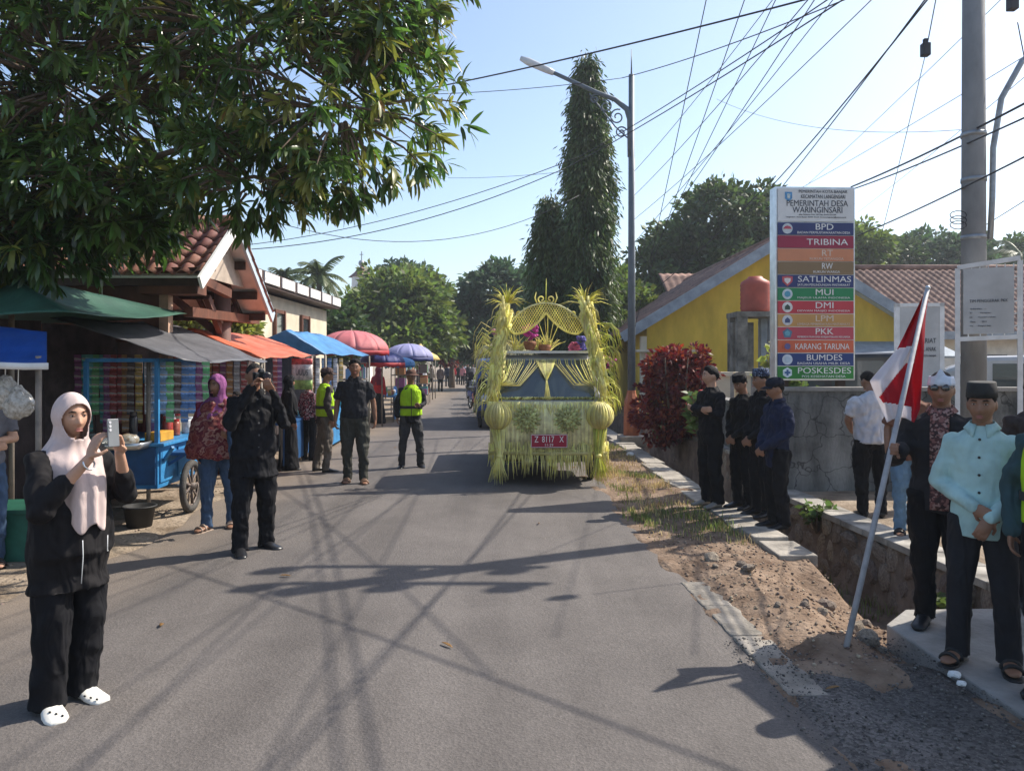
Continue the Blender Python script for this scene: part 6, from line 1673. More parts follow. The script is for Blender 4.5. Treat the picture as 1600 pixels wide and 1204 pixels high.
M_upink = pm('umbrella_pink', (.62, .20, .21), .6, .1, 3, .1, trans=.25); M_ured = pm('umbrella_red', (.42, .03, .04), .6, .1, 3, .1, trans=.2); M_ulav = pm('umbrella_lavender', (.36, .36, .58), .6, .1, 3, .1, trans=.25); M_unavy = pm('umbrella_navy', (.03, .04, .17), .6, .1, 3, .1, trans=.15); M_uyel = pm('tent_yellow', (.62, .48, .17), .6, .1, 3, .1, trans=.2)
umbrella('large faded pink umbrella beyond the light blue awning', 549, 19.3, 2.52, 2.02, .95, M_upink, M_ured)
umbrella('navy umbrella with red edge tucked under the pink one', 597, 20.6, 2.02, 1.72, .62, M_unavy, M_ured)
umbrella('lavender umbrella with dark trim, farthest of the umbrellas', 638, 24.5, 2.32, 1.88, .80, M_ulav, M_unavy)
umbrella('small sky blue umbrella between the navy and lavender ones', 622, 22.5, 1.88, 1.70, .5, M_tlb, M_tlb)
yt = empty('yellow_tent', (-4.3, 36, 0)); tag(yt, 'yellow peaked tent at the end of the stalls', 'tent')
m = MB(); m.rings([(0, 0, 1.85, .95, .95), (0, 0, 2.05, .8, .8), (0, 0, 2.35, .25, .25), (0, 0, 2.6, .04, .04)], 4); m.build('canopy', M_uyel, yt, True)
for sx in (-1, 1):
    for sy in (-1, 1): m = MB(); m.tube([(sx * .64, sy * .64, 0), (sx * .64, sy * .64, 1.9)], .025, 6); m.build('pole', M_bamboo, yt, True)

# --- kiosk back boards so that the stalls have an inside
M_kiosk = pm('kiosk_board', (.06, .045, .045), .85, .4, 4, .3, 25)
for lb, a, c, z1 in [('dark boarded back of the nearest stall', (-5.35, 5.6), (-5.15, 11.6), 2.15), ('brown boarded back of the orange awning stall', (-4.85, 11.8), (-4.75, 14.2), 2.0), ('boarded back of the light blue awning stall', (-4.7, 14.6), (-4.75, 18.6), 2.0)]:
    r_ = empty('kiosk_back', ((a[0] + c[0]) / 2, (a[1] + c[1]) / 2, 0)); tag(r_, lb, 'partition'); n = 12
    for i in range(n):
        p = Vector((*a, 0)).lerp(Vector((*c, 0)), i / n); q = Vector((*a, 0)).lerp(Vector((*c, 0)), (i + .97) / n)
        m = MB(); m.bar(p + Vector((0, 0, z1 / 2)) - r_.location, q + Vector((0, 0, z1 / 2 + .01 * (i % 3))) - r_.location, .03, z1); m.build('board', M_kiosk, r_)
# red curtain inside
m = MB(); m.sheet(lambda u, v: (-4.95 + .85 * u, 9.6 + .05 * math.sin(u * 26), 1.45 - 1.0 * v), 40, 6); tag(solid(m.build('red_curtain', pm('curtain_red', (.20, .035, .025), .7, .3, 3, .2, trans=.2), None, True), .004), 'dark red curtain hanging inside the nearest stall', 'curtain')

# --- hanging strips of sachets
SCOL = [(.30, .05, .05), (.06, .18, .42), (.10, .36, .14), (.45, .30, .06), (.35, .36, .40), (.20, .06, .18), (.16, .30, .48), (.34, .16, .05), (.05, .30, .28), (.10, .07, .06)]
def sachet_mat(i):
    nm = 'sachet_%d' % i; g = sum(SCOL[i]) / 3; c = tuple(1.35 * (x * .85 + g * .15) for x in SCOL[i])
    if nm in _mats: return _mats[nm]
    m = pattern(nm, [tuple(x * .8 for x in c), c, tuple(min(1, x * 1.5 + .10) for x in c), (.42, .40, .38), c, tuple(x * .7 + .05 for x in c), c], 'noise', 13, .35)
    N = m.node_tree.nodes; L = m.node_tree.links                 # printed bands across the packet
    tc = [n for n in N if n.type == 'TEX_COORD'][0]; cr = [n for n in N if n.type == 'VALTORGB'][0]; nz = [n for n in N if n.type == 'TEX_NOISE'][0]; nz.inputs['Scale'].default_value = 40
    sx = N.new('ShaderNodeSeparateXYZ'); L.new(tc.outputs['Object'], sx.inputs[0])
    mr = N.new('ShaderNodeMapRange'); mr.inputs[1].default_value = -.05; mr.inputs[2].default_value = .05; mr.inputs[3].default_value = .3; mr.inputs[4].default_value = .7; L.new(sx.outputs['Z'], mr.inputs[0])
    ad = N.new('ShaderNodeMath'); ad.operation = 'MULTIPLY_ADD'; ad.inputs[1].default_value = .22; L.new(nz.outputs['Fac'], ad.inputs[0]); 
    sb = N.new('ShaderNodeMath'); sb.operation = 'SUBTRACT'; sb.inputs[1].default_value = .11; L.new(mr.outputs[0], sb.inputs[0]); L.new(sb.outputs[0], ad.inputs[2]); L.new(ad.outputs[0], cr.inputs[0])
    return m
def sachet_mesh(i):
    m = MB(); n = 4; w, h = .082, .098
    def fn(s): 
        return lambda u, v: ((u - .5) * w, s * .005 * math.sin(math.pi * u) * math.sin(math.pi * v), (v - .5) * h)
    m.sheet(fn(-1), n, n); m.sheet(fn(1), n, n)
    return m.mesh('sachet', sachet_mat(i), True)
SACH = [sachet_mesh(i) for i in range(10)]
strip_n = 0
def strip(top, rz, n, ci, label, gap=.102):
    root = empty('sachet_strip', top, rz); tag(root, label, 'sachet strip', 'strips of sachets hanging in the stalls')
    for k in range(n):
        obj('sachet', SACH[ci], root, (rng.uniform(-.004, .004), rng.uniform(-.01, .01), -.05 - k * gap), (rng.uniform(-.15, .15), 0, rng.uniform(-.2, .2)))
CN = ['red', 'blue', 'green', 'yellow', 'silver grey', 'purple', 'light blue', 'orange brown', 'teal', 'black']
ORD = ['first', 'second', 'third', 'fourth', 'fifth', 'sixth', 'seventh', 'eighth', 'ninth', 'tenth', 'eleventh', 'twelfth']
for k, ci in enumerate([5, 8, 8, 2, 8, 5, 0, 0, 7, 9, 3]):
    p = W(122 + k * 9.3, 556, 9.1)
    strip((p.x, 9.1 + .03 * math.sin(k * 2), 1.80), R(12), 7 + (k % 3), ci, '%s sachet strip in the shaded inner row, %s from the left' % (CN[ci], ORD[k]))
for k, ci in enumerate([4, 6, 6, 2, 9, 1, 1, 5, 2]):
    p = W(232 + k * 10.2, 560, 8.35)
    strip((p.x, 8.35 + .16 * (k / 9), 1.715), R(10), 6 + (k % 2) - (2 if k == 7 else 0) + (1 if k == 8 else 0), ci, '%s sachet strip in the front row over the blue cart, %s from the left' % (CN[ci], ORD[k]), .094)
for k, ci in enumerate([7, 0, 5, 7, 4, 0]):
    p = W(326 + k * 11, 565, 11.0)
    strip((p.x, 11.0, 1.72), R(8), 5, ci, '%s sachet strip behind the photographer, %s from the left' % (CN[ci], ORD[k]))
for k, ci in enumerate([0, 5, 7, 4, 6, 1, 4, 3]):
    p = W((440, 447, 497, 506, 515, 524, 533, 542)[k], 565, 14.2 + k * .25)
    strip((p.x - .12, 14.2 + k * .25, 1.80), R(25), 8, ci, '%s sachet strip in the middle stalls, %s from the left' % (CN[ci], ORD[k]), .10)
# printed banner hung at the orange stall
bn = empty('banner', W(472, 560, 12.9)); tag(bn, 'red white and green printed banner hung from the orange awning', 'banner'); bn.rotation_euler = (0, 0, R(6))
P_ban = [(.62, .10, .10), (.68, .62, .58), (.30, .45, .12)]
for k, (z0, z1, nm) in enumerate(((0, -.10, 'red_band'), (-.10, -.36, 'white_band'), (-.36, -.52, 'green_band'))):
    m = MB(); m.sheet(lambda u, v: (-.17 + .34 * u, .012 * math.sin(u * 7), z0 + (z1 - z0) * v), 10, 2); o = solid(m.build(nm, pm('banner_%d' % k, P_ban[k], .5, .3, 14, 0, contrast=.2, c2=tuple(min(1, x * 1.25) for x in P_ban[k])), bn, True), .003)
    if k == 1: obj('lettering', fit_text(TEXT['banner'], .20, .10), o, (0, -.02, -.23), (R(90), 0, 0))

# --- blue vendor cart with wheels
M_cart = pm('cart_blue', (.025, .19, .44), .5, .25, 4, .15, 30, c2=(.05, .26, .52)); M_cartd = pm('cart_blue_dark', (.012, .07, .19), .55, .25, 4, .15)
ct = empty('vendor_cart', (-4.22, 8.95, 0), R(2.9)); tag(ct, 'bright blue wooden vendor cart with spoked wheel', 'cart')
m = MB(); m.box((0, 0, .58), (.78, 1.50, .46)); bd = m.build('box', M_cart, ct, bevel=.008)
for i in range(3):
    m = MB(); m.box((.398, -.5 + i * .5, .58), (.018, .42, .34)); m.build('side_panel', M_cart, bd, bevel=.006)
m = MB(); m.box((0, -.762, .60), (.74, .016, .40)); m.build('end_panel', M_cartd, bd)
m = MB(); m.box((.02, 0, .825), (.90, 1.58, .035)); m.build('top_board', M_cart, ct, bevel=.006)
for sx in (-.36, .38):
    for sy in (-.74, .74): m = MB(); m.box((sx, sy, 1.28), (.042, .042, .88)); m.build('post', M_cart, ct)
m = MB(); m.bar((-.36, -.74, 1.73), (.38, -.74, 1.73), .04); m.bar((.38, -.74, 1.73), (.38, .74, 1.73), .04); m.bar((-.36, .74, 1.73), (.38, .74, 1.73), .04); m.build('top_rail', M_cart, ct)
m = MB(); m.box((.50, -.1, .70), (.26, .85, .03)); m.bar((.40, -.5, .58), (.60, -.5, .70), .03); m.build('wheel_guard', M_cartd, ct)
m = MB(); m.bar((.39, -.62, .62), (.55, -.75, .80), .03); m.bar((-.2, -.75, .62), (-.1, -.98, .80), .03); m.build('bracket', M_cart, ct)
def wheel(parent, loc, r, tw, spokes, rim_m, tyre_m):
    e = MB(); rings_ = []
    n = 28
    vs = []; fs = []
    for i in range(n):
        a = 2 * math.pi * i / n
        for j in range(8):
            q = 2 * math.pi * j / 8; rr = r - tw + math.cos(q) * tw; vs.append((math.sin(q) * tw * .9, math.cos(a) * rr, math.sin(a) * rr))
    for i in range(n):
        for j in range(8): fs.append((i * 8 + j, i * 8 + (j + 1) % 8, ((i + 1) % n) * 8 + (j + 1) % 8, ((i + 1) % n) * 8 + j))
    w_ = empty('wheel', loc); w_.parent = parent
    e.add(vs, fs); e.build('tyre', tyre_m, w_, True)
    e = MB(); k = MB()
    e.tube([(math.sin(0), math.cos(2 * math.pi * i / n) * (r - 2 * tw), math.sin(2 * math.pi * i / n) * (r - 2 * tw)) for i in range(n + 1)], .012, 6)
    for i in range(spokes):
        a = 2 * math.pi * i / spokes; e.bar((0, 0, 0), (0, math.cos(a) * (r - 2 * tw), math.sin(a) * (r - 2 * tw)), .014, .03)
    e.tube([(-.05, 0, 0), (.05, 0, 0)], .04, 10); e.build('rim', rim_m, w_, True)
    return w_
M_tyre = pm('tyre_dusty', (.06, .055, .05), .85, .4, 10, .4, 60); M_rimb = pm('rim_brown', (.13, .10, .085), .6, .3, 8, .1)
wheel(ct, (.55, -.22, .30), .30, .042, 9, M_rimb, M_tyre); wheel(ct, (-.55, -.22, .30), .30, .042, 9, M_rimb, M_tyre)
m = MB(); m.tube([(-.6, -.22, .30), (.6, -.22, .30)], .025, 8); m.build('axle', M_steel, ct)
# goods on the cart
def at_cart(x, y, z=.845): return Vector((-4.22, 8.95, 0)) + Matrix.Rotation(R(2.9), 3, 'Z') @ Vector((x, y, z))
def jar(label, x, y, r, h, bodym, lidm):
    root = empty('jar', at_cart(x, y)); tag(root, label, 'jar')
    m = MB(); m.rings([(0, 0, 0, r * .95, r * .95), (0, 0, h * .1, r, r), (0, 0, h * .75, r, r), (0, 0, h * .86, r * .8, r * .8)], 14); m.build('body', bodym, root, True)
    m = MB(); m.rings([(0, 0, h * .86, r * .85, r * .85), (0, 0, h, r * .85, r * .85)], 14); m.build('lid', lidm, root)
jm = lambda n, c: pm('jar_' + n, c, .25, .25, 25, 0, spec=.6)
jar('red sauce jar with red lid on the blue cart', .22, -.05, .06, .24, jm('red', (.32, .04, .03)), jm('redlid', (.40, .03, .03)))
jar('smaller red jar beside the yellow box on the cart', .24, .14, .05, .19, jm('rust', (.30, .08, .05)), jm('redlid', (.40, .03, .03)))
jar('clear snack jar with pale lid on the cart', .1, .3, .08, .26, jm('clear', (.34, .33, .32)), jm('pale', (.5, .52, .55)))
jar('tall purple drink carton jar at the back of the cart', .0, .05, .065, .34, jm('purple', (.14, .07, .22)), jm('white', (.6, .6, .6)))
jar('white plastic tub at the far end of the cart', .28, .42, .07, .20, jm('white', (.6, .6, .6)), jm('pale', (.5, .52, .55)))
jar('clear jar of crackers at the far end of the cart', .1, .55, .08, .24, jm('cracker', (.42, .36, .26)), jm('redlid', (.40, .03, .03)))
jar('dark bottle standing in the middle of the cart', -.1, -.2, .045, .30, jm('dark', (.04, .03, .03)), jm('dark', (.04, .03, .03)))
yb_ = MB(); yb_.box((0, 0, .05), (.16, .36, .10)); yb_.box((0, 0, .05), (.13, .33, .104)); tag(yb_.build('snack_box', pm('box_yellow', (.50, .26, .03), .6, .2, 9, 0), None, False, at_cart(.30, -.48), bevel=.005), 'orange yellow snack box at the near corner of the cart', 'box')
tr = empty('metal_tray', at_cart(-.05, -.88, .80), R(2.9)); tag(tr, 'shallow aluminium tray of bagged vegetables on the near end of the cart', 'tray')
m = MB(); m.rings([(0, 0, 0, .36, .16), (0, 0, .07, .40, .19), (0, 0, .072, .38, .175), (0, 0, .012, .345, .15)], 28, p=5); m.build('pan', M_alu, tr, True)
for i, (x, y, c) in enumerate([(-.2, 0, (.05, .10, .04)), (0, .03, (.10, .16, .08)), (.2, -.02, (.30, .17, .05)), (-.08, -.05, (.22, .24, .2))]):
    m = MB(); m.ell((x, y, .09), (.11, .10, .07), nu=12, nv=8); m.v = [tuple(Vector(v) * 1.0 + Vector((0, 0, .02 * mnoise.noise(Vector(v) * 18)))) for v in m.v]
    m.build('bag', pm('bag_%d' % i, c, .25, .5, 14, .5, 30, spec=.6, c2=(.4, .42, .4)), tr, True)
bk = empty('bucket', (-3.88, 8.0, .0)); tag(bk, 'black plastic bucket on the ground in front of the cart', 'bucket')
m = MB(); m.rings([(0, 0, 0, .12, .12), (0, 0, .20, .155, .155), (0, 0, .205, .172, .172), (0, 0, .22, .172, .172), (0, 0, .22, .15, .15), (0, 0, .02, .11, .11)], 24); m.build('tub', M_sole, bk, True)
m = MB(); m.tube([(-.17, 0, .20), (-.24, -.03, .205), (-.26, -.03, .205)], .008, 6); m.build('handle', M_sole, bk)
# green stand and bags at the left edge
gs_ = empty('green_stand', (-4.30, 6.75, 0), R(4)); tag(gs_, 'low dark green wooden stand behind the woman filming', 'stand')
M_gw = pm('green_paint', (.012, .085, .055), .6, .3, 4, .2)
m = MB(); m.box((0, 0, .44), (1.25, .55, .04)); m.build('top_board', M_gw, gs_, bevel=.005)
m = MB(); m.box((0, -.25, .22), (1.2, .02, .40)); m.build('front_panel', M_gw, gs_)
for x in (-.58, .58):
    for y in (-.23, .23): m = MB(); m.box((x, y, .21), (.05, .05, .42)); m.build('leg', M_gw, gs_)
for k, (px, py, lb) in enumerate([(8, 612, 'clear bag of crackers hanging at the left edge, upper'), (28, 628, 'clear bag of crackers hanging at the left edge, lower')]):
    p = W(px, py, 5.9); m = MB(); m.ell((0, 0, 0), (.12, .08, .11), nu=36, nv=24); m.v = [tuple(Vector((v[0] * (1 - .5 * max(0, v[2] / .11)), v[1], v[2] * 1.15)) * (1 + .10 * mnoise.noise(Vector(v) * 16 + Vector((k, 0, 0))) + .16 * abs(mnoise.noise(Vector(v) * 34 + Vector((k, 3, 0)))))) for v in m.v]
    r_ = empty('snack_bag', p); tag(r_, lb, 'bag'); m.build('bag', pm('bag_clear', (.40, .37, .31), .25, .35, 30, .4, 70, spec=.6, c2=(.56, .54, .50)), r_, False)
    m = MB(); m.tube([(0, 0, .10), (.005, 0, .30)], .004, 5); m.build('string', M_whitep, r_)
# goods tables of the middle stalls
def stall_table(label, X, Y, L, mat, rows, cols):
    root = empty('stall_table', (X, Y, 0), R(2.9)); tag(root, label, 'table')
    m = MB(); m.box((0, 0, .74), (.7, L, .04)); m.build('top', mat, root)
    m = MB(); m.box((.33, 0, .40), (.02, L, .62)); m.build('front_cloth', mat, root)
    for sx in (-.3, .3):
        for sy in (-L / 2 + .05, L / 2 - .05): m = MB(); m.box((sx, sy, .36), (.04, .04, .72)); m.build('leg', M_bamboo, root)
    for i in range(rows):
        for j in range(cols):
            c = SCOL[(i * 3 + j * 7) % 10]; p = Vector((X, Y, 0)) + Matrix.Rotation(R(2.9), 3, 'Z') @ Vector((-.2 + .38 * i / max(1, rows - 1), -L / 2 + .12 + (L - .24) * j / (cols - 1), .76))
            h = rng.uniform(.10, .24); m = MB(); m.rings([(0, 0, 0, .055, .055), (0, 0, h * .75, .058, .058), (0, 0, h, .03, .03)], 10, p=3)
            tag(m.build('goods_pack', sachet_mat((i * 3 + j * 7) % 10), None, True, p), '%s packet, %s in %s row, %s' % (CN[(i * 3 + j * 7) % 10], ORD[j], ['back', 'front'][i], label), 'packet', 'packets on the stall tables')
stall_table('goods table under the orange awning', -3.95, 12.9, 1.8, M_cartd, 2, 6)
stall_table('goods table under the light blue awning', -3.95, 16.4, 2.8, M_cart, 2, 8)
stall_table('goods table under the lavender umbrella', -3.75, 23.2, 2.6, M_cart, 2, 7)
for k, (X, Y, c, lb) in enumerate([(-3.9, 18.9, (.30, .06, .05), 'reddish display rack of goods beneath the pink umbrella'), (-3.75, 25.8, (.06, .22, .40), 'blue goods rack beyond the lavender umbrella'), (-3.9, 28.5, (.25, .2, .16), 'brown goods rack near the yellow tent'), (-3.7, 32, (.4, .38, .35), 'pale goods rack just before the yellow tent')]):
    r_ = empty('goods_rack', (X, Y, 0), R(2.9)); tag(r_, lb, 'rack')
    for z in (.4, .85, 1.3, 1.7): m = MB(); m.box((0, 0, z), (.5, 1.3, .03)); m.build('shelf', M_bamboo, r_)
    for sx in (-.24, .24):
        for sy in (-.63, .63): m = MB(); m.box((sx, sy, .86), (.03, .03, 1.72)); m.build('post', M_bamboo, r_)
    for z in (.4, .85, 1.3):
        for j in range(6): m = MB(); h = rng.uniform(.18, .36); m.box((.05, -.52 + j * .21, z + .015 + h / 2), (.3, .17, h)); m.build('packet', sachet_mat((j * 3 + k + int(z * 5)) % 10), r_, bevel=.01)
# ------------------------------------------------------------------ decorated truck
M_janur = pm('palm_leaf_pale', (.82, .76, .24), .6, .12, 7, .15, 60, trans=.3, isl=.25, c2=(.88, .84, .40)); M_janurg = pm('palm_leaf_greenish', (.56, .56, .12), .55, .25, 5, .15, 60, trans=.3, isl=.3)
M_mat = pm('palm_mat', (.84, .76, .40), .7, .25, 9, .2, 60, isl=.2); M_body = pm('truck_paint', (.42, .43, .44), .35, .08, 3, 0, coat=.5); M_dk = pm('truck_black', (.02, .02, .022), .6, .2, 5, .1)
M_rosette = pm('rosette_green', (.40, .42, .16), .6, .3, 9, .1, isl=.35); M_wind = glass('windscreen', (.045, .062, .066), .04); M_plate = pm('plate_red', (.33, .01, .035), .4, .08, 5, 0)
class Strips:
    """many thin leaf strips in one part"""
    def __init__(s): s.V = []; s.F = []
    def add(s, pts, w, nrm=(0, -1, 0), taper=True):
        pts = [Vector(p) for p in pts]; n = len(pts); nr = Vector(nrm); i0 = len(s.V)
        for i, p in enumerate(pts):
            d = (pts[min(i + 1, n - 1)] - pts[max(i - 1, 0)]).normalized(); x = d.cross(nr)
            x = x.normalized() if x.length > 1e-4 else Vector((1, 0, 0))
            k = w * ((1 - .85 * (i / (n - 1)) ** 2) if taper else 1)
            s.V += [p - x * k / 2, p + x * k / 2]
        for i in range(n - 1): s.F.append((i0 + 2 * i, i0 + 2 * i + 1, i0 + 2 * i + 3, i0 + 2 * i + 2))
    def build(s, name, mat, parent, th=.0015):
        o = obj(name, npmesh(name, s.V, s.F, mat), parent); tag(o, kind='stuff'); solid(o, th); return o
def truck_body(root, paint, bed=True):
    m = MB(); n = 16
    prof = [(.10, .30), (.0, .40), (-.03, .75), (.02, 1.12), (.10, 1.19), (.46, 1.76), (.62, 1.82), (1.5, 1.83), (1.56, 1.75), (1.56, .40), (1.45, .30)]
    m.prism([(-.78, y, z) for y, z in prof], (0, 0, 0), (1.56, 0, 0)); m.build('cab', paint, root, bevel=.05)
    m = MB(); m.add([(-.68, .105, 1.20), (.68, .105, 1.20), (.63, .445, 1.73), (-.63, .445, 1.73)], [(0, 1, 2, 3)]); o = m.build('windscreen', M_wind, root); o.location = (0, -.022, .012); solid(o, .008)
    m = MB(); m.bar((-.68, .09, 1.20), (.68, .09, 1.20), .03, .02); m.bar((-.1, .10, 1.22), (.42, .16, 1.30), .012, .012); m.build('wiper', M_dk, root)
    for sx in (-1, 1):
        m = MB(); m.add([(sx * .787, .35, 1.18), (sx * .787, 1.35, 1.18), (sx * .787, 1.35, 1.68), (sx * .787, .62, 1.68)], [(0, 1, 2, 3)]); solid(m.build('side_window', M_wind, root), .006)
        m = MB(); m.box((sx * .92, .18, 1.38), (.12, .05, .20)); m.bar((sx * .78, .25, 1.3), (sx * .90, .2, 1.36), .02); m.build('mirror', M_dk, root, bevel=.01)
        m = MB(); m.ell((sx * .58, -.02, .80), (.13, .05, .09)); m.build('headlight', glass('lamp_glass', (.45, .45, .45)), root, True)
        for y in (.55, 2.75): wheel(root, (sx * .68, y, .28), .28, .06, 10, M_steel, M_tyre)
    m = MB(); m.box((0, -.05, .42), (1.5, .12, .16)); m.build('bumper', M_dk, root, bevel=.02)
    if bed:
        m = MB(); m.box((0, 2.7, .62), (1.56, 2.2, .10)); m.build('bed_floor', paint, root)
        for sx in (-1, 1): m = MB(); m.box((sx * .78, 2.7, .85), (.04, 2.2, .38)); m.build('bed_side', paint, root)
        m = MB(); m.box((0, 3.8, .85), (1.56, .04, .38)); m.build('tailgate', paint, root); m = MB(); m.box((0, 2, .45), (.8, 3.4, .16)); m.build('chassis', M_dk, root)
tk = empty('decorated_truck', (.50, 10.72, 0), R(2.0)); tag(tk, 'small truck decked with woven young palm leaves and a leafy arch', 'truck')
truck_body(tk, M_body)
# pale mat and fringe on the front
s_ = Strips()
for i in range(74):
    x = -.80 + 1.60 * i / 73; s_.add([(x + rng.uniform(-.004, .004), -.105 - .03 * (1 - (x / .8) ** 2), 1.17), (x, -.115 - .03 * (1 - (x / .8) ** 2) + rng.uniform(-.008, .004), .85), (x + rng.uniform(-.01, .01), -.12, .48)], .0235, taper=False)
s_.build('palm_mat', M_mat, tk)
s_ = Strips()
for i in range(210):
    x = -.82 + 1.64 * rng.random(); zt = rng.uniform(.5, .62); zb = rng.uniform(.10, .34) - .05 * gs(x, 0, .15); q = rng.uniform(-.05, .05)
    s_.add([(x, -.14 + rng.uniform(-.02, .02), zt), (x + q * .4, -.16 + rng.uniform(-.03, .02), (zt + zb) / 2), (x + q, -.15 + rng.uniform(-.05, .04), zb)], rng.uniform(.012, .022))
s_.build('palm_fringe', M_janur, tk)
s_ = Strips()
for i in range(80):
    x = -.83 + 1.66 * i / 79; s_.add([(x, -.125, 1.17), (x + rng.uniform(-.02, .02), -.15, 1.09), (x + rng.uniform(-.05, .05), -.15, 1.02 + rng.uniform(-.05, .05))], .014)
    s_.add([(x, -.15, .50), (x + .02, -.152, .49)], .03)
s_.add([(-.82, -.165, .47), (.0, -.175, .455), (.82, -.165, .46)], .045, taper=False); s_.build('palm_trim', M_janur, tk)
# green leaf edge at the foot of the windscreen
s_ = Strips()
for i in range(60):
    x = -.68 + 1.36 * i / 59; s_.add([(x, .04, 1.20), (x + .03, -.02, 1.225), (x + rng.uniform(-.05, .08), -.07, 1.19)], .02)
s_.build('leaf_edging', M_rosette, tk)
for rx in (-.30, .26):
    rt = Strips(); cz = .93
    for ring_, (n, r0, r1, w) in enumerate(((16, .12, .205, .05), (14, .06, .15, .05), (10, .0, .09, .04))):
        for k in range(n):
            a = 2 * math.pi * (k + .5 * ring_) / n; c, q = math.cos(a), math.sin(a); y = -.165 - .02 * ring_
            i0 = len(rt.V); rm = (r0 + r1) / 2
            for rr, ww, dy in ((r0, w * .4, 0), (rm, w, -.012), (r1, .003, -.004)):
                rt.V += [Vector((rx + c * rr - q * ww / 2, y + dy, cz + q * rr + c * ww / 2)), Vector((rx + c * rr + q * ww / 2, y + dy, cz + q * rr - c * ww / 2))]
            for j in range(2): rt.F.append((i0 + 2 * j, i0 + 2 * j + 1, i0 + 2 * j + 3, i0 + 2 * j + 2))
    rt.build('leaf_rosette', M_rosette, tk, .004)
pl = MB(); pl.box((.0, -.215, .635), (.50, .015, .185)); po = pl.build('number_plate', M_plate, tk, bevel=.006)
obj('lettering', TEXT['plate'], po, (0, -.2245, .66), (R(90), 0, 0)); obj('lettering', TEXT['plate2'], po, (0, -.2245, .582), (R(90), 0, 0))
m = MB()
for a, c in (((-.245, -.224, .55), (.245, -.224, .55)), ((-.245, -.224, .72), (.245, -.224, .72)), ((-.245, -.224, .55), (-.245, -.224, .72)), ((.245, -.224, .55), (.245, -.224, .72))): m.bar(a, c, .006, .003, up=(0, 1, 0))
m.build('plate_border', M_white_print, po)
for sx in (-1, 1):                               # woven lantern balls with tassels
    cx, cz, r = sx * .70, .98, .19
    m = MB(); m.ell((cx, -.22, cz), r * .90, nu=18, nv=12); ln = m.build('lantern_ball', M_mat, tk, True)
    s_ = Strips()
    for k in range(26):
        a = 2 * math.pi * k / 26; pts = []
        for j in range(11):
            t = math.pi * j / 10; pts.append((cx + math.cos(a) * math.sin(t) * r, -.22 + math.sin(a) * math.sin(t) * r, cz + math.cos(t) * r))
        V0 = len(s_.V)
        for j, p in enumerate(pts):
            p = Vector(p); x = Vector((-math.sin(a), math.cos(a), 0)) * .019 * (.25 + .75 * math.sin(math.pi * j / 10)); s_.V += [p - x, p + x]
        for j in range(10): s_.F.append((V0 + 2 * j, V0 + 2 * j + 1, V0 + 2 * j + 3, V0 + 2 * j + 2))
    s_.build('lantern_strips', M_janur, ln)
    s_ = Strips()
    for k in range(46):
        a = rng.uniform(0, 6.28); q = rng.uniform(.03, .17); tz = rng.uniform(.02, .16)
        s_.add([(cx + .09 * math.cos(a), -.22 + .05 * math.sin(a), .80), (cx - sx * .03 + .05 * math.cos(a), -.22, .52), (cx - sx * .02 + .03 * math.cos(a), -.22 + .02 * math.sin(a), .42), (cx + q * .7 * math.cos(a), -.22 + .10 * math.sin(a) * q * 6, .25), (cx + q * 1.1 * math.cos(a), -.22 + q * .8 * math.sin(a), tz)], .016)
    s_.build('palm_tassel', M_janurg if sx > 0 else M_janur, tk)
    m = MB(); m.ell((cx - sx * .02, -.22, .43), (.045, .045, .03)); m.build('tassel_knot', M_janur, tk, True)
    # frond wrapped posts leaning to the arch
    A0, A1 = Vector((sx * .80, -.02, 1.12)), Vector((sx * .56, .35, 2.55))
    m = MB(); m.tube([A0, A0.lerp(A1, .5) + Vector((sx * .03, 0, 0)), A1], [.05, .055, .045], 10); m.build('arch_post', M_janur, tk, True)
    s_ = Strips(); g_ = Strips()
    for k in range(110):
        u = rng.uniform(0, 1); p = A0.lerp(A1, u) + Vector((rng.uniform(-.05, .05), rng.uniform(-.06, .02), 0)); L_ = rng.uniform(.15, .34)
        o_ = sx * rng.uniform(-.15, 1.0) if rng.random() < .75 else -sx * rng.uniform(0, .5)
        tgt = s_ if rng.random() < .6 else g_
        tgt.add([p, p + Vector((o_ * L_ * .45, -.06, .05 * L_)), p + Vector((o_ * L_ * .8, -.10, -.22 * L_)), p + Vector((o_ * L_ * .95, -.10, -.8 * L_))], .016)
    for k in range(70):                             # bundle lying along the post
        u = rng.uniform(0, .75); p = A0.lerp(A1, u) + Vector((rng.uniform(-.11, .11), -.08 + rng.uniform(-.03, .03), 0)); q = A0.lerp(A1, min(1.08, u + rng.uniform(.2, .4))) + Vector((rng.uniform(-.10, .10), -.07, 0))
        s_.add([q, q.lerp(p, .5) + Vector((0, -.02, 0)), p], .045)
    for k in range(46):                             # spray at the head
        a = rng.uniform(.15, 2.99); L_ = rng.uniform(.18, .42); d = Vector((math.cos(a), rng.uniform(-.4, .4), math.sin(a)))
        (s_ if k % 2 else g_).add([A1, A1 + d * L_ * .6, A1 + d * L_ + Vector((0, 0, -.08))], .013)
    s_.build('palm_leaflets', M_janur, tk); g_.build('green_leaflets', M_janurg, tk)
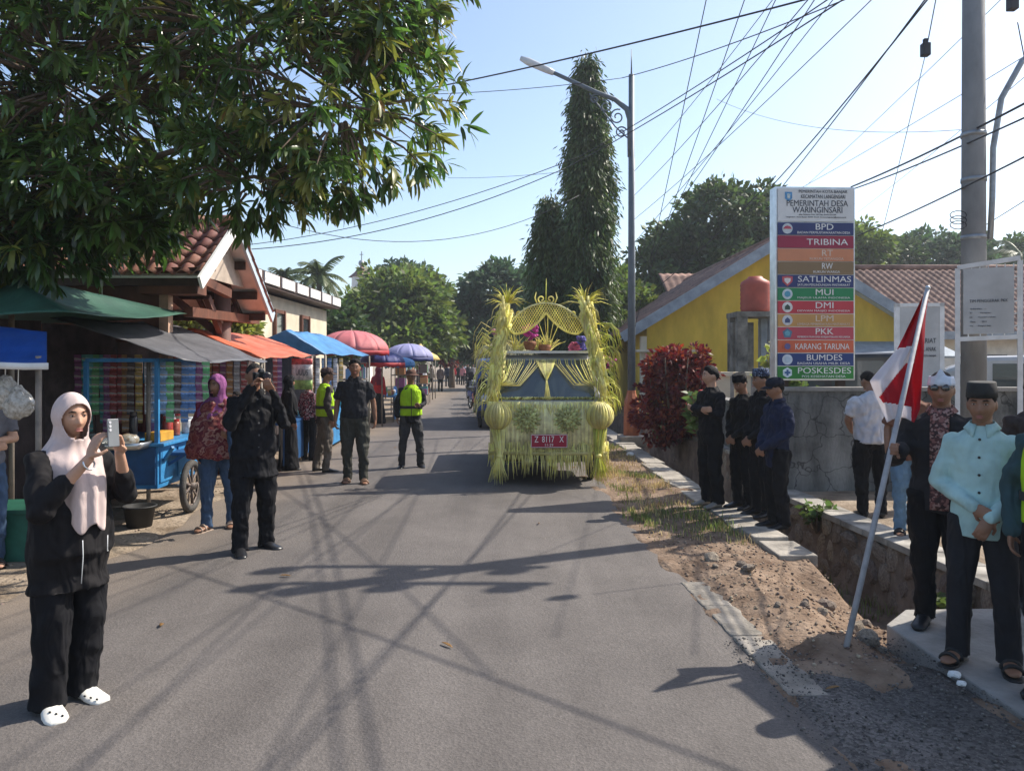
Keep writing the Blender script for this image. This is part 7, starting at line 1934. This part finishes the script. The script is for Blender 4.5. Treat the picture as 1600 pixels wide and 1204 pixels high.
# long curved side fronds on the right flank
s_ = Strips()
for k in range(7):
    z = 1.25 + .16 * k; b0 = Vector((.78, .1, z))
    for j in range(9):
        L_ = rng.uniform(.28, .48); dx = rng.uniform(.4, .9); s_.add([b0 + Vector((rng.uniform(-.05, .05), 0, rng.uniform(-.1, .1))), b0 + Vector((L_ * .35 * dx, -.05, .10 * L_)), b0 + Vector((L_ * .62 * dx, -.06, -.12 * L_)), b0 + Vector((L_ * .8 * dx, -.05, -.7 * L_))], .017)
s_.build('side_fronds', M_janurg, tk)
s_ = Strips()
for k in range(40):
    b0 = Vector((-.80, rng.uniform(0, .3), rng.uniform(1.2, 2.2))); L_ = rng.uniform(.15, .32); s_.add([b0, b0 + Vector((-L_ * .4, -.03, .08)), b0 + Vector((-L_ * .7, -.03, -.06)), b0 + Vector((-L_ * .8, 0, -.3))], .012)
s_.build('side_fronds', M_janur, tk)
# lattice crescent
def arch_in(x, z):
    up = 2.56 - .34 * (x / .62) ** 2 - .10 * (x / .62) ** 4
    u = abs(x) / .62; lo = 2.42 - .30 * math.sin(min(1, u * 1.15) * math.pi * .62) ** .9 + (.10 * max(0, u - .75) / .25)
    return lo, up
s_ = Strips()
for d in (-1, 1):
    for k in range(-48, 49):
        seg = []
        for j in range(41):
            z = 2.02 + .56 * j / 40; x = k * .037 + d * (z - 2.3) * .62; 
            ok = abs(x) < .615 and arch_in(x, z)[0] <= z <= arch_in(x, z)[1]
            if ok: seg.append((x, .33 + .008 * d, z))
            else:
                if len(seg) > 2: s_.add(seg, .0095, taper=False)
                seg = []
        if len(seg) > 2: s_.add(seg, .0095, taper=False)
s_.build('arch_lattice', M_janur, tk, .004)
xs_ = [-.615 + 1.23 * i / 40 for i in range(41)]
m = MB(); m.tube([(x, .33, arch_in(x, 0)[1]) for x in xs_], .014, 6); m.build('arch_rim', M_mat, tk, True)
for half in (xs_[:21], xs_[20:]):
    m = MB(); m.tube([(x, .32, arch_in(x, 0)[0]) for x in half], .016, 6); m.build('arch_scallop', M_janur, tk, True)
for cx in (-.46, -.0, .46):                          # curls and spikes on the arch
    z0 = arch_in(cx, 0)[1]; m = MB()
    for sg in (-1, 1):
        m.tube([Vector((cx + sg * .065, .33, z0 + .06)) + Vector((sg * .06 * (1 - .7 * k / 18) * math.cos(k * .42 + 3.6), 0, .06 * (1 - .7 * k / 18) * math.sin(k * .42 + 3.6))) for k in range(19)], .011, 6)
        m.tube([(cx + sg * .13, .33, z0 - .0), (cx + sg * .16, .33, z0 + .08), (cx + sg * .14, .33, z0 + .16)], [.010, .012, .003], 6)
    m.build('curl_ornament', M_janur, tk, True)
m = MB(); m.tube([(0, .33, 2.55), (0, .33, 2.7), (.005, .33, 2.92)], [.014, .010, .003], 6); m.build('spire', M_janurg, tk, True)
# swags over the windscreen
s_ = Strips()
for sx in (-1, 1):
    for k in range(22):
        u = k / 21; a = Vector((sx * (.66 - .56 * u), .40, 1.76)); e = Vector((sx * .69, .05, 1.36 + .03 * u)); mid = a.lerp(e, .55) + Vector((-sx * .05 * u, -.08, -.13 * u - .05))
        if rng.random() < .8: s_.add([a + Vector((rng.uniform(-.01, .01), 0, 0)), a + Vector((sx * .005, -.06, -.07 + rng.uniform(-.02, .02))), mid + Vector((rng.uniform(-.02, .02), 0, rng.uniform(-.025, .025))), e], .012, taper=False)
    for k in range(14):
        u = k / 13; s_.add([Vector((sx * .69, .05, 1.37)), Vector((sx * .72, .02, 1.22)), Vector((sx * (.66 + .12 * u), -.02, 1.05 + .06 * rng.random()))], .012)
for k in range(16):
    u = k / 15; a = Vector((-.15 + .30 * u, .40, 1.76)); s_.add([a, a.lerp(Vector((0, .15, 1.42)), .5) + Vector((.0, -.03, 0)), Vector((.012 * (u - .5), .20, 1.46)), Vector((.09 * (u - .5), .02, 1.16 + .06 * rng.random()))], .010)
s_.build('palm_swags', M_janur, tk)
m = MB(); m.box((0, .62, 1.86), (1.36, .40, .035)); m.build('roof_board', M_whitep, tk)
# flowers and offerings on the roof
M_mag = pm('flower_magenta', (.42, .03, .25), .6, .3, 20, .2); M_basket = pm('basket_brown', (.24, .10, .05), .8, .3, 20, .3)
def blob_flowers(name, c, r, n, mat):
    m = MB()
    for k in range(n): 
        d = Vector(rand_dirs(1)[0]) * r * rng.uniform(.5, 1); m.ell(Vector(c) + d, (.03, .03, .022), nu=6, nv=4)
    tag(m.build(name, mat, tk), kind='stuff')
blob_flowers('flower_cluster', (-.20, .55, 2.17), .13, 46, M_mag); blob_flowers('flower_cluster', (.56, .6, 2.0), .13, 36, pm('flower_blue', (.08, .07, .30), .6, .3, 20, .2)); blob_flowers('flower_cluster', (.44, .55, 1.93), .10, 26, pm('flower_pink', (.5, .10, .18), .6, .3, 20, .2)); blob_flowers('flower_cluster', (-.66, .5, 2.15), .12, 26, pm('flower_pale_pink', (.5, .25, .28), .6, .3, 20, .2)); blob_flowers('flower_cluster', (.92, .5, 1.7), .12, 26, M_mag)
for bx, bz in ((-.22, 1.98), (.0, 1.93)):
    m = MB(); m.rings([(bx, .55, bz - .09, .06, .06), (bx, .55, bz, .10, .10), (bx, .55, bz + .04, .085, .085)], 14); m.build('offering_basket', M_basket, tk, True)
s_ = Strips()
for k in range(90):
    c = Vector((rng.choice([-.45, -.35, -.1, .05, .08]), .55, 1.88)); a = rng.uniform(.4, 2.7); L_ = rng.uniform(.12, .30); s_.add([c, c + Vector((math.cos(a) * L_ * .6, rng.uniform(-.05, .05), math.sin(a) * L_ * .7)), c + Vector((math.cos(a) * L_, 0, math.sin(a) * L_))], .012)
for dx, L_ in ((-.14, .42), (-.05, .50), (.0, .55), (.10, .48), (.22, .50)): s_.add([(.04, .5, 1.9), (.04 + dx * .6, .5, 1.9 + L_ * .6), (.04 + dx, .5, 1.9 + L_)], .012)
s_.build('leaf_spikes', M_janur, tk)

# --- second truck with a straw canopy behind
t2 = empty('following_truck', (-.13, 19.6, 0), R(2.9)); tag(t2, 'blue truck with straw canopy following behind the decorated truck', 'truck')
truck_body(t2, pm('truck_blue', (.02, .06, .22), .35, .08, 3, 0, coat=.5))
s_ = Strips()
for k in range(220):
    x = rng.uniform(-.9, .9); s_.add([(x * .1, 2.5 + rng.uniform(-1.2, 1.2), 2.35), (x * .7, 2.5 + rng.uniform(-1.4, 1.4), 2.15), (x * 1.05, 2.4 + rng.uniform(-1.6, 1.4), 1.85 + rng.uniform(-.1, .1))], .03, nrm=(0, 0, 1))
s_.build('straw_canopy', M_mat, t2)
m = MB()
for sx in (-1, 1):
    for y in (1.7, 3.6): m.tube([(sx * .74, y, .7), (sx * .74, y, 2.05)], .025, 6)
tag(m.build('canopy_posts', M_bamboo, t2), kind='stuff')

# --- motorcycles parked along the procession
def motorcycle(label, loc, rz, paint):
    root = empty('motorcycle', loc, rz); tag(root, label, 'motorcycle', 'motorcycles behind the decorated truck')
    for y in (-.60, .60): wheel(root, (0, y, .28), .28, .04, 6, M_steel, M_tyre)
    m = MB(); m.rings([(0, -.45, .55, .10, .06), (0, -.42, .75, .17, .07), (0, -.40, .95, .15, .06), (0, -.38, 1.02, .08, .04)], 14); m.build('front_shield', paint, root, True)
    m = MB(); m.box((0, .12, .42), (.22, .55, .12)); m.box((0, .42, .58), (.20, .55, .22)); m.build('body', paint, root, bevel=.05)
    m = MB(); m.box((0, .38, .76), (.24, .66, .09)); m.build('seat', M_sole, root, bevel=.03)
    m = MB(); m.tube([(-.34, -.28, 1.02), (-.1, -.36, 1.04), (.1, -.36, 1.04), (.34, -.28, 1.02)], .016, 7); m.tube([(0, -.60, .28), (0, -.45, .70), (0, -.36, 1.02)], .03, 7); m.build('handlebar', M_dk, root, True)
    for sx in (-1, 1):
        m = MB(); m.ell((sx * .27, -.32, 1.20), (.055, .012, .04)); m.tube([(sx * .22, -.32, 1.04), (sx * .27, -.32, 1.18)], .008, 5); m.build('mirror', M_dk, root, True)
    m = MB(); m.ell((0, -.49, .86), (.08, .04, .06)); m.build('headlight', glass('lamp_glass', (.45, .45, .45)), root, True)
    m = MB(); m.tube([(.14, .1, .30), (.15, .75, .36)], [.03, .05], 8); m.build('exhaust', M_steel, root, True)
    return root
pts_ = [(-1.02, 23.5, M_dk, 'black motorcycle parked first behind the blue truck'), (-1.15, 25.6, pm('moto_red', (.28, .02, .02), .35, .1, bump=0), 'red motorcycle parked second behind the blue truck'), (-1.35, 28, pm('moto_blue', (.02, .06, .25), .35, .1, bump=0), 'blue motorcycle parked third behind the blue truck'), (-1.55, 31, M_body, 'silver motorcycle parked fourth behind the blue truck'), (-2.0, 36, M_dk, 'black motorcycle farthest along the row'), (-.45, 26.5, M_dk, 'black motorcycle on the inner side of the row')]
for i, (x, y, mt, lb) in enumerate(pts_): motorcycle(lb, (x, y, 0), R(3 + 8 * (i % 3)), mt)

# --- parked cars behind the compound wall
def car(label, loc, rz, paint, h=1.6, L=4.2, wdt=1.7):
    root = empty('parked_car', loc, rz); tag(root, label, 'car')
    prof = [(-L * .5, .35), (-L * .5, .72), (-L * .42, .88), (-L * .26, .95), (-L * .12, h - .08), (0, h), (L * .28, h - .02), (L * .44, h - .25), (L * .49, .95), (L * .5, .4)]
    m = MB(); m.prism([(-wdt / 2, y, z) for y, z in prof], (0, 0, 0), (wdt, 0, 0)); m.build('body', paint, root, bevel=.09)
    m = MB(); m.add([(-wdt * .42, -L * .265, .97), (wdt * .42, -L * .265, .97), (wdt * .38, -L * .135, h - .13), (-wdt * .38, -L * .135, h - .13)], [(0, 1, 2, 3)]); o = m.build('windscreen', M_wind, root); o.location = (0, -.03, .02); solid(o, .01)
    for sx in (-1, 1):
        for (y0, y1, y2, y3) in ((-.20, .02, .02, -.10), (.05, .26, .26, .05), (.29, .42, .38, .29)):
            m = MB(); m.add([(sx * (wdt / 2 + .003), L * y0, .98), (sx * (wdt / 2 + .003), L * y1, .98), (sx * (wdt / 2 + .003), L * y2, h - .16), (sx * (wdt / 2 + .003), L * y3, h - .16)], [(0, 1, 2, 3)]); solid(m.build('side_window', M_wind, root), .008)
        for y in (-L * .31, L * .31): wheel(root, (sx * (wdt / 2 - .1), y, .31), .31, .07, 10, M_steel, M_tyre)
        m = MB(); m.ell((sx * wdt * .36, -L * .5, .68), (.16, .06, .08)); m.build('headlight', glass('lamp_glass', (.45, .45, .45)), root, True)
        m = MB(); m.ell((sx * (wdt / 2 + .09), -L * .20, 1.02), (.08, .05, .06)); m.build('mirror', paint, root, True)
car('silver car parked at the right edge behind the utility pole', (10.1, 14.2, 0), R(62), M_body, 1.85)
car('black car parked behind the office sign and the flag', (7.3, 14.8, 0), R(70), pm('car_black', (.015, .017, .02), .3, .1, bump=0, coat=.6), 1.9)
# ------------------------------------------------------------------ haze: the humid air of the street
hz = MB(); hz.box((0, 60, 11.5), (260, 200, 27))
mh = bpy.data.materials.new('humid_air'); mh.use_nodes = True
nh = mh.node_tree.nodes; nh.remove(nh['Principled BSDF'])
vh = nh.new('ShaderNodeVolumePrincipled'); vh.inputs['Color'].default_value = (.86, .92, 1.0, 1); vh.inputs['Density'].default_value = .0010; vh.inputs['Anisotropy'].default_value = .35
mh.node_tree.links.new(vh.outputs[0], nh['Material Output'].inputs['Volume'])
tag(hz.build('haze', mh), 'thin humid haze over the whole street', 'haze', kind='stuff')
